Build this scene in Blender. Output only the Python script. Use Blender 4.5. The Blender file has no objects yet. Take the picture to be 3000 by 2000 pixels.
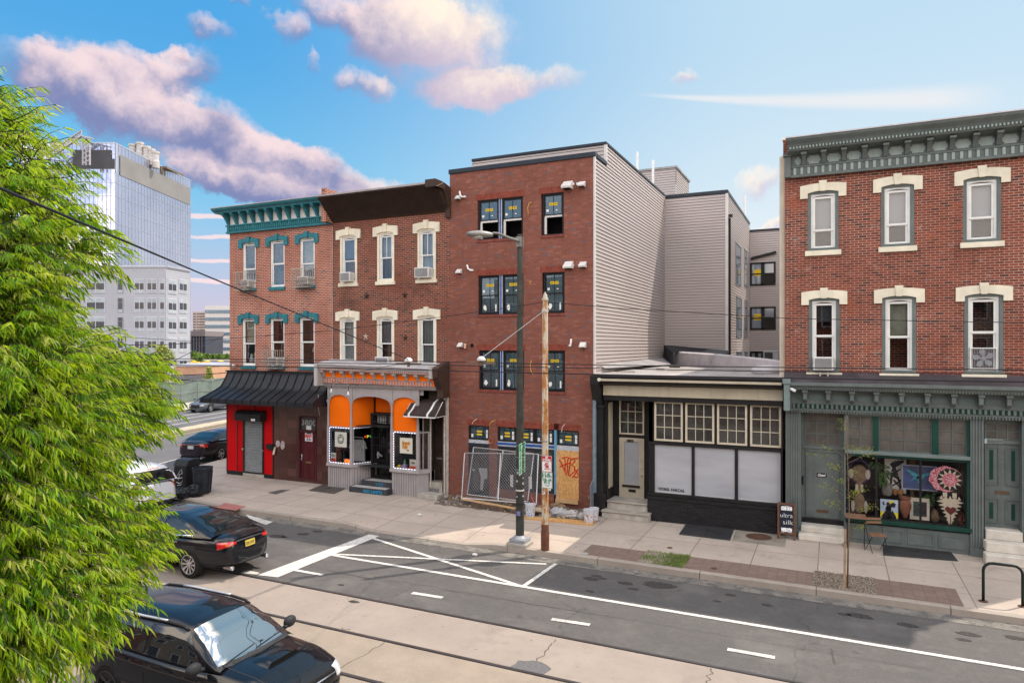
import bpy,bmesh,math,random
from mathutils import Vector,Matrix
from mathutils.bvhtree import BVHTree
random.seed(7)
C=bpy.context.scene.collection
sc=bpy.context.scene
R=math.radians
T=R(25.2);ST,CT=math.sin(T),math.cos(T)
CAMZ=5.7;FPX=2000.0;HY=1010.0
cam_d=bpy.data.cameras.new('camera');cam=bpy.data.objects.new('camera',cam_d);C.objects.link(cam)
cam.location=(0,0,CAMZ);cam.rotation_euler=(R(90),0,T)
cam_d.sensor_width=36;cam_d.lens=24.0;cam_d.clip_start=.05;cam_d.clip_end=6000
cam_d.shift_y=10/3000.0
sc.camera=cam
SUN_EL,SUN_AZ=R(55.5),R(42)
w=bpy.data.worlds.new('World');sc.world=w;w.use_nodes=True
nt=w.node_tree;N=nt.nodes;L=nt.links;N.clear()
def nn(t,**k):
 n=N.new(t)
 for a,b in k.items():setattr(n,a,b)
 return n
def mth(op,a,b=None,c=None,clamp=False):
 n=N.new('ShaderNodeMath');n.operation=op;n.use_clamp=clamp
 for i,v in enumerate((a,b,c)):
  if v is None:continue
  if isinstance(v,(int,float)):n.inputs[i].default_value=v
  else:L.new(v,n.inputs[i])
 return n.outputs[0]
def mixc(f,a,b):
 n=N.new('ShaderNodeMix');n.data_type='RGBA'
 for i,v in((0,f),(6,a),(7,b)):
  if isinstance(v,(int,float)):n.inputs[i].default_value=v
  elif isinstance(v,tuple):n.inputs[i].default_value=(*v,1)
  else:L.new(v,n.inputs[i])
 return n.outputs[2]
def sstep(v,a,b,o0=0.0,o1=1.0):
 n=N.new('ShaderNodeMapRange');n.interpolation_type='SMOOTHSTEP'
 L.new(v,n.inputs[0]);n.inputs[1].default_value=a;n.inputs[2].default_value=b
 n.inputs[3].default_value=o0;n.inputs[4].default_value=o1
 return n.outputs[0]
tc=nn('ShaderNodeTexCoord');sep=nn('ShaderNodeSeparateXYZ');L.new(tc.outputs['Generated'],sep.inputs[0])
az=mth('ARCTAN2',sep.outputs[0],sep.outputs[1])
el=mth('ARCSINE',sep.outputs[2])
nz=nn('ShaderNodeTexNoise');nz.inputs['Scale'].default_value=7;nz.inputs['Detail'].default_value=8;nz.inputs['Roughness'].default_value=.62
L.new(tc.outputs['Generated'],nz.inputs['Vector'])
sepn=nn('ShaderNodeSeparateColor');L.new(nz.outputs['Color'],sepn.inputs[0])
nz2=nn('ShaderNodeTexNoise');nz2.inputs['Scale'].default_value=15;nz2.inputs['Detail'].default_value=10;nz2.inputs['Roughness'].default_value=.63
L.new(tc.outputs['Generated'],nz2.inputs['Vector'])
waz=mth('ADD',az,mth('MULTIPLY_ADD',sepn.outputs[0],.14,-.07))
wel=mth('ADD',el,mth('MULTIPLY_ADD',sepn.outputs[1],.11,-.055))
def dirof(px,py):
 u,v=(px-1500)/FPX,(HY-py)/FPX
 a=math.atan(u)-T
 return a,math.atan(v/math.sqrt(1+u*u))
CL=[(1010,95,185,125,10,1.25),(1180,190,150,32,-5,1.0),(835,205,75,30,25,.95),(930,55,130,80,0,1.1),(1080,225,130,35,-10,1.0),(130,195,170,50,15,1.25),(300,245,230,62,20,1.3),(420,160,100,45,-15,1.0),(560,335,240,60,20,1.3),(640,425,200,40,8,1.1),(500,415,110,26,10,.9),(740,390,230,36,17,1.25),(600,425,210,32,12,1.1),(260,150,110,40,0,.8),(495,82,50,22,15,.85),(555,18,28,14,0,.7),(740,20,110,30,10,.95),(655,60,45,34,0,.85),(705,145,18,24,0,.6),(390,122,36,14,0,.7),(60,100,30,10,0,.5),(1740,430,60,26,-20,.75),(1765,520,60,14,0,.7),(1570,200,34,14,10,.8)]
dens=None;top=None;stk=None
for cx,cy,rx,ry,tilt,wt in CL:
 a0,e0=dirof(cx*1.2755,cy*1.2755)
 sx=rx*1.2755/FPX*(math.cos(a0+T)**2);sy=ry*1.2755/FPX*math.cos(a0+T)
 da=mth('SUBTRACT',waz,a0);de=mth('SUBTRACT',wel,e0)
 ct,st=math.cos(R(-tilt)),math.sin(R(-tilt))
 p=mth('ADD',mth('MULTIPLY',da,ct/sx),mth('MULTIPLY',de,st/sx))
 q=mth('ADD',mth('MULTIPLY',da,-st/sy),mth('MULTIPLY',de,ct/sy))
 r2=mth('ADD',mth('MULTIPLY',p,p),mth('MULTIPLY',q,q))
 b=mth('MULTIPLY',mth('MAXIMUM',mth('SUBTRACT',1.6,r2),0.0),wt/1.6)
 up=mth('MULTIPLY',b,mth('MULTIPLY_ADD',q,.5,.5))
 dens=b if dens is None else mth('ADD',dens,b)
 top=up if top is None else mth('ADD',top,up)
dn=mth('ADD',dens,mth('MULTIPLY_ADD',nz2.outputs[0],1.9,-1.06))
for cx,cy,rx,ry in((500,497,150,7),(560,547,170,6),(500,598,190,5),(470,643,190,6)):
 a0,e0=dirof(cx*1.2755,cy*1.2755);p=mth('MULTIPLY',mth('SUBTRACT',az,a0),FPX/(rx*1.2755));q=mth('MULTIPLY',mth('ADD',mth('SUBTRACT',el,e0),mth('MULTIPLY_ADD',sepn.outputs[1],.02,-.01)),FPX/(ry*1.2755))
 g_=mth('MAXIMUM',mth('SUBTRACT',1.0,mth('ADD',mth('MULTIPLY',p,p),mth('MULTIPLY',q,q))),0.0);stk=g_ if stk is None else mth('ADD',stk,g_)
mask=mth('MULTIPLY',sstep(dn,-.08,1.15),sstep(dens,0.0,.35))
trel=mth('DIVIDE',top,mth('ADD',dens,.05))
lit=sstep(mth('ADD',trel,mth('MULTIPLY_ADD',nz2.outputs[0],1.1,-.55)),.15,.85)
lefty=sstep(az,-.72,-.50)
ccol=mixc(lit,mixc(lefty,(.17,.20,.37),(.50,.43,.52)),mixc(lefty,(.70,.56,.58),(.86,.73,.60)))
elf=sstep(el,0.0,.46);azf=sstep(az,-.86,-.02)
up_=mixc(azf,(.055,.31,.63),(.42,.58,.69));lo_=mixc(azf,(.50,.43,.56),(.70,.70,.71));mid_=mixc(azf,(.17,.47,.68),(.58,.66,.70))
base=mixc(sstep(el,-.0,.23),lo_,mixc(sstep(el,.12,.42),mid_,up_))
sky=nn('ShaderNodeTexSky');sky.sky_type='NISHITA';sky.sun_disc=False;sky.sun_elevation=SUN_EL;sky.sun_rotation=SUN_AZ
skys=nn('ShaderNodeVectorMath',operation='SCALE');L.new(sky.outputs[0],skys.inputs[0]);skys.inputs[3].default_value=.10
base2=mixc(.12,base,skys.outputs[0])
a0,e0=dirof(1850*1.2755,232*1.2755)
da=mth('SUBTRACT',az,a0);de=mth('SUBTRACT',el,e0)
dd=mth('ADD',mth('MULTIPLY',da,.13),de)
trail=mth('MULTIPLY',sstep(mth('DIVIDE',mth('ABSOLUTE',dd),mth('MAXIMUM',mth('MULTIPLY_ADD',da,.05,.013),.004)),1.0,.1),mth('MULTIPLY',sstep(mth('ABSOLUTE',da),.24,.14),.5))
base3=mixc(trail,base2,(.78,.70,.66))
skyc=mixc(mask,mixc(mth('MULTIPLY',sstep(mth('ADD',stk,mth('MULTIPLY_ADD',nz2.outputs[0],.8,-.5)),.05,.7),.8),base3,(.78,.60,.60)),ccol)
ncl=nn('ShaderNodeTexNoise');ncl.inputs['Scale'].default_value=3.2;ncl.inputs['Detail'].default_value=6
L.new(tc.outputs['Generated'],ncl.inputs['Vector'])
fwd=mth('ADD',mth('MULTIPLY',sep.outputs[0],-ST),mth('MULTIPLY',sep.outputs[1],CT))
behind=mth('MAXIMUM',sstep(fwd,.38,-.1),sstep(el,.98,1.2))
fill_col=mixc(sstep(ncl.outputs[0],.45,.62),(.60,.82,1.12),(3.3,2.80,2.32))  # unseen sky behind and overhead made extra bright, added fill for the facades
skyc=mixc(behind,skyc,fill_col)
gnd=sstep(el,-.03,-.01)
skyc=mixc(gnd,(.25,.25,.25),skyc)
sc10=nn('ShaderNodeVectorMath',operation='SCALE');L.new(skyc,sc10.inputs[0]);sc10.inputs[3].default_value=10.0
bg=nn('ShaderNodeBackground');bg.inputs[1].default_value=.1;L.new(sc10.outputs[0],bg.inputs[0])
wo=nn('ShaderNodeOutputWorld');L.new(bg.outputs[0],wo.inputs[0])
w.cycles.sampling_method='MANUAL';w.cycles.sample_map_resolution=512
sd=bpy.data.lights.new('sun','SUN');sd.energy=3.5;sd.angle=R(.6);sd.color=(1.0,.89,.75)
sun=bpy.data.objects.new('sun',sd);C.objects.link(sun)
svec=Vector((math.sin(SUN_AZ)*math.cos(SUN_EL),math.cos(SUN_AZ)*math.cos(SUN_EL),math.sin(SUN_EL)))
sun.rotation_euler=svec.to_track_quat('Z','Y').to_euler();sun.location=svec*100
sc.view_settings.view_transform='Standard';sc.view_settings.look='None';sc.view_settings.gamma=1;sc.view_settings.exposure=0.42
sc.cycles.use_denoising=True;sc.cycles.max_bounces=6;sc.cycles.transparent_max_bounces=10
sc.cycles.caustics_reflective=False;sc.cycles.caustics_refractive=False;sc.cycles.sample_clamp_indirect=6
CR={'A':(0,250,.5739),'B':(600,500,.4146),'C':(580,1050,.3189),'D':(1280,400,.5103),'E':(1300,1100,.3509),'F':(1700,400,.4784),'G':(1720,1050,.38275),'H':(2250,300,.5102),'I':(2280,1080,.4592),'J':(250,1150,.38265),'K':(250,1600,.3614),'L':(700,1450,.4677),'M':(1700,1500,.5527),'W':(0,0,1.2755),'S':(940,1230,.16582),'Q':(2560,1330,.1467),'U':(480,850,.2358),'P':(0,0,1.0),'V':(1360,1400,.17007),'X':(660,1380,.20408)}
def pxof(c,x,y):
 a=CR[c];return a[0]+x*a[2],a[1]+y*a[2]
FY=21.5
def onY(c,x,y,Y=FY):
 px,py=pxof(c,x,y);a=math.atan((px-1500)/FPX)-T
 X=Y*math.tan(a);w_=-X*ST+Y*CT
 return X,CAMZ+(HY-py)*w_/FPX
def onX(c,x,y,X):
 px,py=pxof(c,x,y);a=math.atan((px-1500)/FPX)-T
 Y=X/math.tan(a);w_=-X*ST+Y*CT
 return Y,CAMZ+(HY-py)*w_/FPX
def onG(c,x,y,z=0.0):
 px,py=pxof(c,x,y);w_=(CAMZ-z)*FPX/(py-HY);u=(px-1500)/FPX*w_
 return u*CT-w_*ST,u*ST+w_*CT
def onW(c,x,y,w_):
 px,py=pxof(c,x,y);u=(px-1500)/FPX*w_
 return u*CT-w_*ST,u*ST+w_*CT,CAMZ+(HY-py)*w_/FPX
MC={}
class NB:
 def __init__(s,name):
  s.m=bpy.data.materials.new(name);s.m.use_nodes=True;s.t=s.m.node_tree
  s.n=s.t.nodes;s.b=s.n['Principled BSDF'];s.o=s.n['Material Output']
 def new(s,t,**k):
  n=s.n.new(t)
  for a,b in k.items():setattr(n,a,b)
  return n
 def L(s,a,b):s.t.links.new(a,b)
 def coord(s):
  if not hasattr(s,'tc'):s.tc=s.new('ShaderNodeTexCoord').outputs['Object']
  return s.tc
 def noise(s,scale,detail=4,rough=.55,vec=None,stretch=None):
  n=s.new('ShaderNodeTexNoise');n.inputs['Scale'].default_value=scale;n.inputs['Detail'].default_value=detail;n.inputs['Roughness'].default_value=rough
  v=vec or s.coord()
  if stretch:
   mp=s.new('ShaderNodeMapping');mp.inputs['Scale'].default_value=stretch;s.L(v,mp.inputs[0]);v=mp.outputs[0]
  s.L(v,n.inputs['Vector']);return n.outputs[0]
 def mr(s,v,a,b,c=0.,d=1.):
  n=s.new('ShaderNodeMapRange');s.L(v,n.inputs[0])
  for i,x in enumerate((a,b,c,d)):n.inputs[i+1].default_value=x
  return n.outputs[0]
 def mix(s,f,a,b,mode='MIX'):
  n=s.new('ShaderNodeMix',data_type='RGBA',blend_type=mode)
  for i,v in((0,f),(6,a),(7,b)):
   if isinstance(v,(int,float)):n.inputs[i].default_value=v
   elif isinstance(v,tuple):n.inputs[i].default_value=(*v[:3],1)
   else:s.L(v,n.inputs[i])
  return n.outputs[2]
 def math(s,op,a,b=0.):
  n=s.new('ShaderNodeMath',operation=op)
  for i,v in enumerate((a,b)):
   if isinstance(v,(int,float)):n.inputs[i].default_value=v
   else:s.L(v,n.inputs[i])
  return n.outputs[0]
 def bump(s,h,strength,dist=.02):
  n=s.new('ShaderNodeBump');n.inputs['Strength'].default_value=strength;n.inputs['Distance'].default_value=dist
  s.L(h,n.inputs['Height']);s.L(n.outputs[0],s.b.inputs['Normal'])
 def col(s,c):s.L(c,s.b.inputs['Base Color'])
def pm(name,col,rough=.6,metal=0.,var=.18,scale=2.5,bump=.0,bscale=40,spots=None,spot_t=.66,streak=0,coat=0,spec=.14):
 if name in MC:return MC[name]
 b=NB(name);b.b.inputs['Roughness'].default_value=rough;b.b.inputs['Metallic'].default_value=metal
 b.b.inputs['Specular IOR Level'].default_value=spec
 if coat:b.b.inputs['Coat Weight'].default_value=coat;b.b.inputs['Coat Roughness'].default_value=.03
 if var or spots:
  n1=b.noise(scale,6);d=tuple(max(0,c*(1-var))for c in col);e=tuple(min(1,c*(1+var*.7))for c in col)
  c=b.mix(b.mr(n1,.3,.7),d,e)
  n2=b.noise(scale*9,4);c=b.mix(b.mr(n2,.35,.75,0,var*.8),c,tuple(x*.62 for x in col))
  if streak:
   n3=b.noise(6,4,stretch=(1.6,1.6,.12));c=b.mix(b.mr(n3,.52,.75,0,streak),c,tuple(x*.5 for x in col))
  if spots:
   n4=b.noise(scale*2.2,8,.7);c=b.mix(b.mr(n4,spot_t,spot_t+.05),c,spots)
  b.col(c)
 else:b.b.inputs['Base Color'].default_value=(*col,1)
 if bump:b.bump(b.noise(bscale,5),bump,.01)
 MC[name]=b.m;return b.m
def brickm(name,c1,c2,mortar,bw=.205,rh=.0685,ms=.006,odd=None,oddt=.85,stain=None,pale=.0,odd2=None):
 b=NB(name);b.b.inputs['Roughness'].default_value=.88;b.b.inputs['Specular IOR Level'].default_value=.2
 sp=b.new('ShaderNodeSeparateXYZ');b.L(b.coord(),sp.inputs[0])
 cb=b.new('ShaderNodeCombineXYZ');b.L(b.math('ADD',sp.outputs[0],sp.outputs[1]),cb.inputs[0]);b.L(sp.outputs[2],cb.inputs[1])
 def bt(a,c,m,):
  n=b.new('ShaderNodeTexBrick');b.L(cb.outputs[0],n.inputs['Vector']);n.inputs['Scale'].default_value=1
  n.inputs['Mortar Size'].default_value=ms;n.inputs['Mortar Smooth'].default_value=.25;n.inputs['Brick Width'].default_value=bw;n.inputs['Row Height'].default_value=rh
  n.inputs['Color1'].default_value=(*a,1);n.inputs['Color2'].default_value=(*c,1);n.inputs['Mortar'].default_value=(*m,1);return n
 n=bt(c1,c2,mortar);c=n.outputs['Color']
 if odd:
  o=bt((0,0,0),(1,1,1),(0,0,0));c=b.mix(b.math('GREATER_THAN',o.outputs['Color'],oddt),c,odd)
  if odd2:c=b.mix(b.math('MULTIPLY',b.math('LESS_THAN',o.outputs['Color'],.14),b.math('LESS_THAN',o.outputs['Fac'],.5)),c,odd2)
 big=b.noise(.55,5);c=b.mix(b.mr(big,.35,.7,0,.55),c,tuple(x*.62 for x in c1))
 st=b.noise(3.0,5,stretch=(1.4,1.4,.18));c=b.mix(b.mr(st,.55,.8,0,.35),c,tuple(x*.5 for x in c2))
 if stain:c=b.mix(b.mr(b.noise(.9,6,.65),.56,.72,0,.55),c,stain)
 if pale:c=b.mix(b.mr(b.noise(4.5,8,.75),.58,.72,0,pale),c,(.58,.50,.45))
 b.col(c);b.bump(b.math('MULTIPLY',n.outputs['Fac'],-1.0),.6,.012);MC[name]=b.m;return b.m
def glassm(name,tint=(.86,.88,.88),refl=1.0,dusty=.0,rough=.012,dcol=(.4,.4,.38)):
 if name in MC:return MC[name]
 b=NB(name);b.n.remove(b.b)
 tr=b.new('ShaderNodeBsdfTransparent');tr.inputs[0].default_value=(*tint,1)
 gl=b.new('ShaderNodeBsdfGlossy');gl.inputs['Roughness'].default_value=rough;gl.inputs[0].default_value=(.95,.97,1,1)
 fr=b.new('ShaderNodeFresnel');fr.inputs[0].default_value=1.52
 bp=b.new('ShaderNodeBump');bp.inputs['Strength'].default_value=.02;bp.inputs['Distance'].default_value=.02
 b.L(b.noise(1.6,2),bp.inputs['Height']);b.L(bp.outputs[0],gl.inputs['Normal'])
 mx=b.new('ShaderNodeMixShader');b.L(b.math('MINIMUM',b.math('ADD',b.math('MULTIPLY',fr.outputs[0],.55*refl),.005*refl),1.0),mx.inputs[0]);b.L(tr.outputs[0],mx.inputs[1]);b.L(gl.outputs[0],mx.inputs[2])
 last=mx.outputs[0]
 if dusty:
  df=b.new('ShaderNodeBsdfDiffuse');df.inputs[0].default_value=(*dcol,1);m2=b.new('ShaderNodeMixShader')
  b.L(b.mr(b.noise(3,5,.65),.3,.8,dusty*.3,dusty),m2.inputs[0]);b.L(last,m2.inputs[1]);b.L(df.outputs[0],m2.inputs[2]);last=m2.outputs[0]
 b.L(last,b.o.inputs[0]);MC[name]=b.m;return b.m
def emitm(name,col,s):
 if name in MC:return MC[name]
 b=NB(name);b.b.inputs['Emission Color'].default_value=(*col,1);b.b.inputs['Emission Strength'].default_value=s;b.b.inputs['Base Color'].default_value=(*col,1);MC[name]=b.m;return b.m
WL={}
class MB:
 def __init__(s):s.v=[];s.f=[];s.mi=[];s.m=0;s.xf=None
 def add(s,vs,fs):
  o=len(s.v)
  if s.xf:vs=[s.xf(Vector(p))for p in vs]
  s.v+=[tuple(p)for p in vs];s.f+=[tuple(i+o for i in f)for f in fs];s.mi+=[s.m]*len(fs);return s
 def box(s,x0,x1,y0,y1,z0,z1):
  if x0>x1:x0,x1=x1,x0
  if y0>y1:y0,y1=y1,y0
  if z0>z1:z0,z1=z1,z0
  return s.add([(x0,y0,z0),(x1,y0,z0),(x1,y1,z0),(x0,y1,z0),(x0,y0,z1),(x1,y0,z1),(x1,y1,z1),(x0,y1,z1)],[(0,3,2,1),(4,5,6,7),(0,1,5,4),(1,2,6,5),(2,3,7,6),(3,0,4,7)])
 def obox(s,c,ax,ay,az_,hx,hy,hz):
  c,ax,ay,az_=map(Vector,(c,ax,ay,az_));vs=[]
  for k in(-1,1):
   for a,b in((-1,-1),(1,-1),(1,1),(-1,1)):vs.append(c+ax*hx*a+ay*hy*b+az_*hz*k)
  return s.add(vs,[(0,3,2,1),(4,5,6,7),(0,1,5,4),(1,2,6,5),(2,3,7,6),(3,0,4,7)])
 def bar(s,a,b,wd,hd,up=(0,0,1)):
  a,b=Vector(a),Vector(b);d=(b-a).normalized();u=Vector(up)
  if abs(d.dot(u))>.98:u=Vector((1,0,0))
  sx=d.cross(u).normalized();uu=sx.cross(d)
  return s.obox((a+b)/2,d,sx,uu,(b-a).length/2,wd/2,hd/2)
 def prism(s,poly,a,b,ax='y'):
  n=len(poly)
  if ax=='y':f=lambda p,t:(p[0],t,p[1])
  elif ax=='x':f=lambda p,t:(t,p[0],p[1])
  else:f=lambda p,t:(p[0],p[1],t)
  vs=[f(p,a)for p in poly]+[f(p,b)for p in poly]
  return s.add(vs,[tuple(range(n)),tuple(reversed(range(n,2*n)))]+[((i+1)%n,i,n+i,n+(i+1)%n)for i in range(n)])
 def tube(s,pts,r,n=8,cap=True):
  pts=[Vector(p)for p in pts];m=len(pts);rs=r if isinstance(r,(list,tuple))else[r]*m;vs=[];pu=None
  for i,p in enumerate(pts):
   d=(pts[min(i+1,m-1)]-pts[max(i-1,0)])
   d=d.normalized()if d.length>1e-9 else Vector((0,0,1))
   if pu is None:pu=Vector((0,0,1))if abs(d.z)<.9 else Vector((1,0,0))
   sx=d.cross(pu).normalized();uu=sx.cross(d).normalized();pu=uu
   for k in range(n):
    t=2*math.pi*k/n;vs.append(p+(sx*math.cos(t)+uu*math.sin(t))*rs[i])
  fs=[(i*n+k,i*n+(k+1)%n,(i+1)*n+(k+1)%n,(i+1)*n+k)for i in range(m-1)for k in range(n)]
  if cap:fs+=[tuple(reversed(range(n))),tuple(range((m-1)*n,m*n))]
  return s.add(vs,fs)
 def lathe(s,prof,c=(0,0,0),n=20,axis='z',cap=True):
  vs=[];m=len(prof)
  for r,h in prof:
   for k in range(n):
    t=2*math.pi*k/n;a,b=r*math.cos(t),r*math.sin(t)
    p=(a,b,h)if axis=='z' else((a,h,b)if axis=='y' else(h,a,b))
    vs.append((c[0]+p[0],c[1]+p[1],c[2]+p[2]))
  fs=[(i*n+k,i*n+(k+1)%n,(i+1)*n+(k+1)%n,(i+1)*n+k)for i in range(m-1)for k in range(n)]
  if cap:fs+=[tuple(reversed(range(n))),tuple(range((m-1)*n,m*n))]
  return s.add(vs,fs)
 def sph(s,c,rx,ry=None,rz=None,n=12,m=8):
  ry=ry or rx;rz=rz or rx;vs=[(c[0],c[1],c[2]-rz)]
  for i in range(1,m):
   t=math.pi*i/m
   for k in range(n):p=2*math.pi*k/n;vs.append((c[0]+rx*math.sin(t)*math.cos(p),c[1]+ry*math.sin(t)*math.sin(p),c[2]-rz*math.cos(t)))
  vs.append((c[0],c[1],c[2]+rz));fs=[(0,1+(k+1)%n,1+k)for k in range(n)]
  for i in range(m-2):
   for k in range(n):a=1+i*n+k;b=1+i*n+(k+1)%n;fs.append((a,b,b+n,a+n))
  l=len(vs)-1;o=1+(m-2)*n;fs+=[(l,o+k,o+(k+1)%n)for k in range(n)]
  return s.add(vs,fs)
 def ring(s,x0,x1,z0,z1,t,y0,y1):
  s.box(x0,x1,y0,y1,z1-t,z1);s.box(x0,x1,y0,y1,z0,z0+t);s.box(x0,x0+t,y0,y1,z0+t,z1-t);return s.box(x1-t,x1,y0,y1,z0+t,z1-t)
 def obj(s,name,mats,parent=None,smooth=False,bevel=0,local=False,loc=None,auto=None):
  me=bpy.data.meshes.new(name);me.from_pydata(s.v,[],s.f)
  mats=mats if isinstance(mats,(list,tuple))else[mats]
  for m_ in mats:me.materials.append(m_)
  if len(mats)>1:me.polygons.foreach_set('material_index',s.mi)
  bm=bmesh.new();bm.from_mesh(me)
  if bevel:
   bmesh.ops.remove_doubles(bm,verts=bm.verts,dist=1e-5)
   es=[e for e in bm.edges if len(e.link_faces)==2 and e.calc_face_angle(0)>.6]
   bmesh.ops.bevel(bm,geom=es,offset=bevel,segments=1 if bevel<.02 else 2,profile=.6,affect='EDGES',clamp_overlap=True)
  if not s.nofix:bmesh.ops.recalc_face_normals(bm,faces=bm.faces)
  bm.to_mesh(me);bm.free()
  if smooth:me.polygons.foreach_set('use_smooth',[True]*len(me.polygons))
  if auto:
   me.polygons.foreach_set('use_smooth',[True]*len(me.polygons));me.set_sharp_from_angle(angle=R(auto))
  o=bpy.data.objects.new(name,me);C.objects.link(o);wl=Vector((0,0,0))if loc is None else Vector(loc)
  if parent:
   o.parent=parent
   o.location=wl if local else wl-WL.get(parent.name,Vector((0,0,0)))
  else:o.location=wl
  if loc is not None and not local:
   for v_ in me.vertices:v_.co-=wl
  WL[o.name]=wl if not local else Vector((0,0,0));return o
 nofix=False
def thing(name,label,cat,loc=(0,0,0),group=None,rz=0):
 o=bpy.data.objects.new(name,None);C.objects.link(o);o.location=loc;o.rotation_euler[2]=rz;o.empty_display_size=.3
 o['label']=label;o['category']=cat
 if group:o['group']=group
 WL[o.name]=Vector(loc);return o
def tag(o,label,cat,group=None):
 o['label']=label;o['category']=cat
 if group:o['group']=group
 return o
def struct(o):o['kind']='structure';return o
def text(s_,size,mat,parent,name='lettering',c=(0,0,0),rx=(1,0,0),ux=(0,0,1),width=None,ext=.002,shear=0,local=False,bold=0.,align='CENTER',sy=1.0):
 cu=bpy.data.curves.new(name,'FONT');cu.body=s_;cu.size=size;cu.extrude=0;cu.shear=shear;cu.offset=bold;cu.align_x=align;cu.resolution_u=3
 o=bpy.data.objects.new(name,cu);C.objects.link(o);bpy.context.view_layer.update()
 me=bpy.data.meshes.new_from_object(o.evaluated_get(bpy.context.evaluated_depsgraph_get()));bpy.data.objects.remove(o);bpy.data.curves.remove(cu)
 if not me.vertices:return None
 xs=[v.co.x for v in me.vertices];ys=[v.co.y for v in me.vertices];mx=(min(xs)+max(xs))/2;my=(min(ys)+max(ys))/2
 k=width/(max(xs)-min(xs))if width else 1.0
 X,U=Vector(rx).normalized(),Vector(ux).normalized();c=Vector(c)
 for v in me.vertices:
  v.co=c+X*((v.co.x-mx)*k)+U*((v.co.y-my)*sy)
 m=MB();m.nofix=True;m.v=[tuple(v.co)for v in me.vertices];m.f=[tuple(p.vertices)for p in me.polygons];m.mi=[0]*len(m.f)
 bpy.data.meshes.remove(me)
 return m.obj(name,mat,parent,local=local)
# ================================================================== shared materials
white=pm('white_paint',(.72,.72,.70),.45,var=.10);cream=pm('cream_stone',(.70,.65,.52),.7,var=.14,bump=.15)
teal=pm('teal_paint',(.034,.168,.205),.5,var=.22,scale=5,streak=.3);teald=pm('teal_deep',(.03,.17,.19),.5)
dark=pm('dark_room',(.012,.011,.011),.9,var=0);dark2=pm('dim_room',(.035,.032,.03),.9,var=.3,scale=1.5)
blackp=pm('black_paint',(.022,.021,.022),.42,var=.3,scale=3,streak=.2);blackm=pm('black_metal',(.02,.02,.022),.38,var=.2)
grayp=pm('gray_paint',(.36,.33,.33),.55,var=.12,scale=3,streak=.25);orange=pm('orange_panel',(.88,.155,.002),.5,var=.05,scale=2)
redp=pm('red_panel',(.56,.003,.006),.42,var=.10,scale=3);brownm=pm('brown_metal',(.050,.032,.026),.42,var=.18,streak=.3)
greenp=pm('sage_paint',(.132,.155,.150),.5,var=.16,scale=3,streak=.3);greenl=pm('sage_light',(.29,.35,.33),.5,var=.14,streak=.25);greend=pm('bottle_green',(.012,.05,.038),.45,var=.2)
stone=pm('step_stone',(.40,.37,.33),.8,var=.25,scale=4,bump=.3);galv=pm('galvanised',(.45,.46,.47),.38,.75,var=.15);alum=pm('aluminium',(.62,.63,.65),.35,.6,var=.1)
glass=glassm('window_glass');glassd=glassm('shop_glass',refl=.38,tint=(.96,.96,.96));glassdirty=glassm('dusty_glass',dusty=.16,tint=(.5,.5,.5))
curt=pm('curtain_grey',(.34,.33,.33),.9,var=.12,scale=9);blind=pm('pale_blind',(.55,.53,.52),.85,var=.08);screen=pm('insect_screen',(.075,.07,.08),.8,var=.04)
wood=pm('new_lumber',(.52,.33,.17),.75,var=.2,scale=6);woodold=pm('old_timber',(.12,.085,.062),.8,var=.3,scale=6)
paper=pm('paper',(.72,.71,.68),.7,var=.05);yellow=pm('yellow_label',(.66,.47,.03),.6,var=.04);redink=pm('red_ink',(.55,.02,.02),.5,var=0);blackink=pm('black_ink',(.012,.012,.014),.5,var=0)
conc=pm('concrete',(.38,.35,.31),.85,var=.16,scale=1.2,bump=.25)
def asphalt():
 b=NB('asphalt');b.b.inputs['Roughness'].default_value=.82
 c=b.mix(b.mr(b.noise(.35,6),.3,.7),(.072,.066,.064),(.104,.095,.091))
 c=b.mix(b.mr(b.noise(60,3),.42,.62),c,(.075,.072,.072));c=b.mix(b.mr(b.noise(9,6,.75),.42,.66,0,.55),c,(.055,.051,.05));c=b.mix(b.mr(b.noise(2.3,6,.7),.5,.7,0,.35),c,(.15,.138,.13));c=b.mix(b.mr(b.noise(85,2),.66,.72),c,(.24,.23,.22))
 st=b.noise(1.0,4,stretch=(.25,1.6,1));c=b.mix(b.mr(st,.5,.75,0,.4),c,(.06,.057,.058))
 sp=b.noise(1.1,5,.6);c=b.mix(b.mr(sp,.655,.70,0,.7),c,(.045,.042,.043))
 c=b.mix(b.mr(b.noise(.5,7,.6),.55,.68,0,.5),c,(.15,.138,.13));c=b.mix(b.mr(b.noise(2.6,3),.70,.73,0,.6),c,(.04,.038,.04))
 vo=b.new('ShaderNodeTexVoronoi',feature='DISTANCE_TO_EDGE');vo.inputs['Scale'].default_value=.16
 wv=b.new('ShaderNodeVectorMath',operation='ADD');nv=b.new('ShaderNodeTexNoise');nv.inputs['Scale'].default_value=1.2;nv.inputs['Detail'].default_value=6;b.L(b.coord(),nv.inputs['Vector'])
 b.L(b.coord(),wv.inputs[0]);b.L(nv.outputs['Color'],wv.inputs[1]);b.L(wv.outputs[0],vo.inputs['Vector'])
 c=b.mix(b.mr(vo.outputs['Distance'],.0,.0035,.55,0),c,(.03,.03,.03))
 b.col(c);b.bump(b.noise(90,3),.35,.008);return b.m
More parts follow.
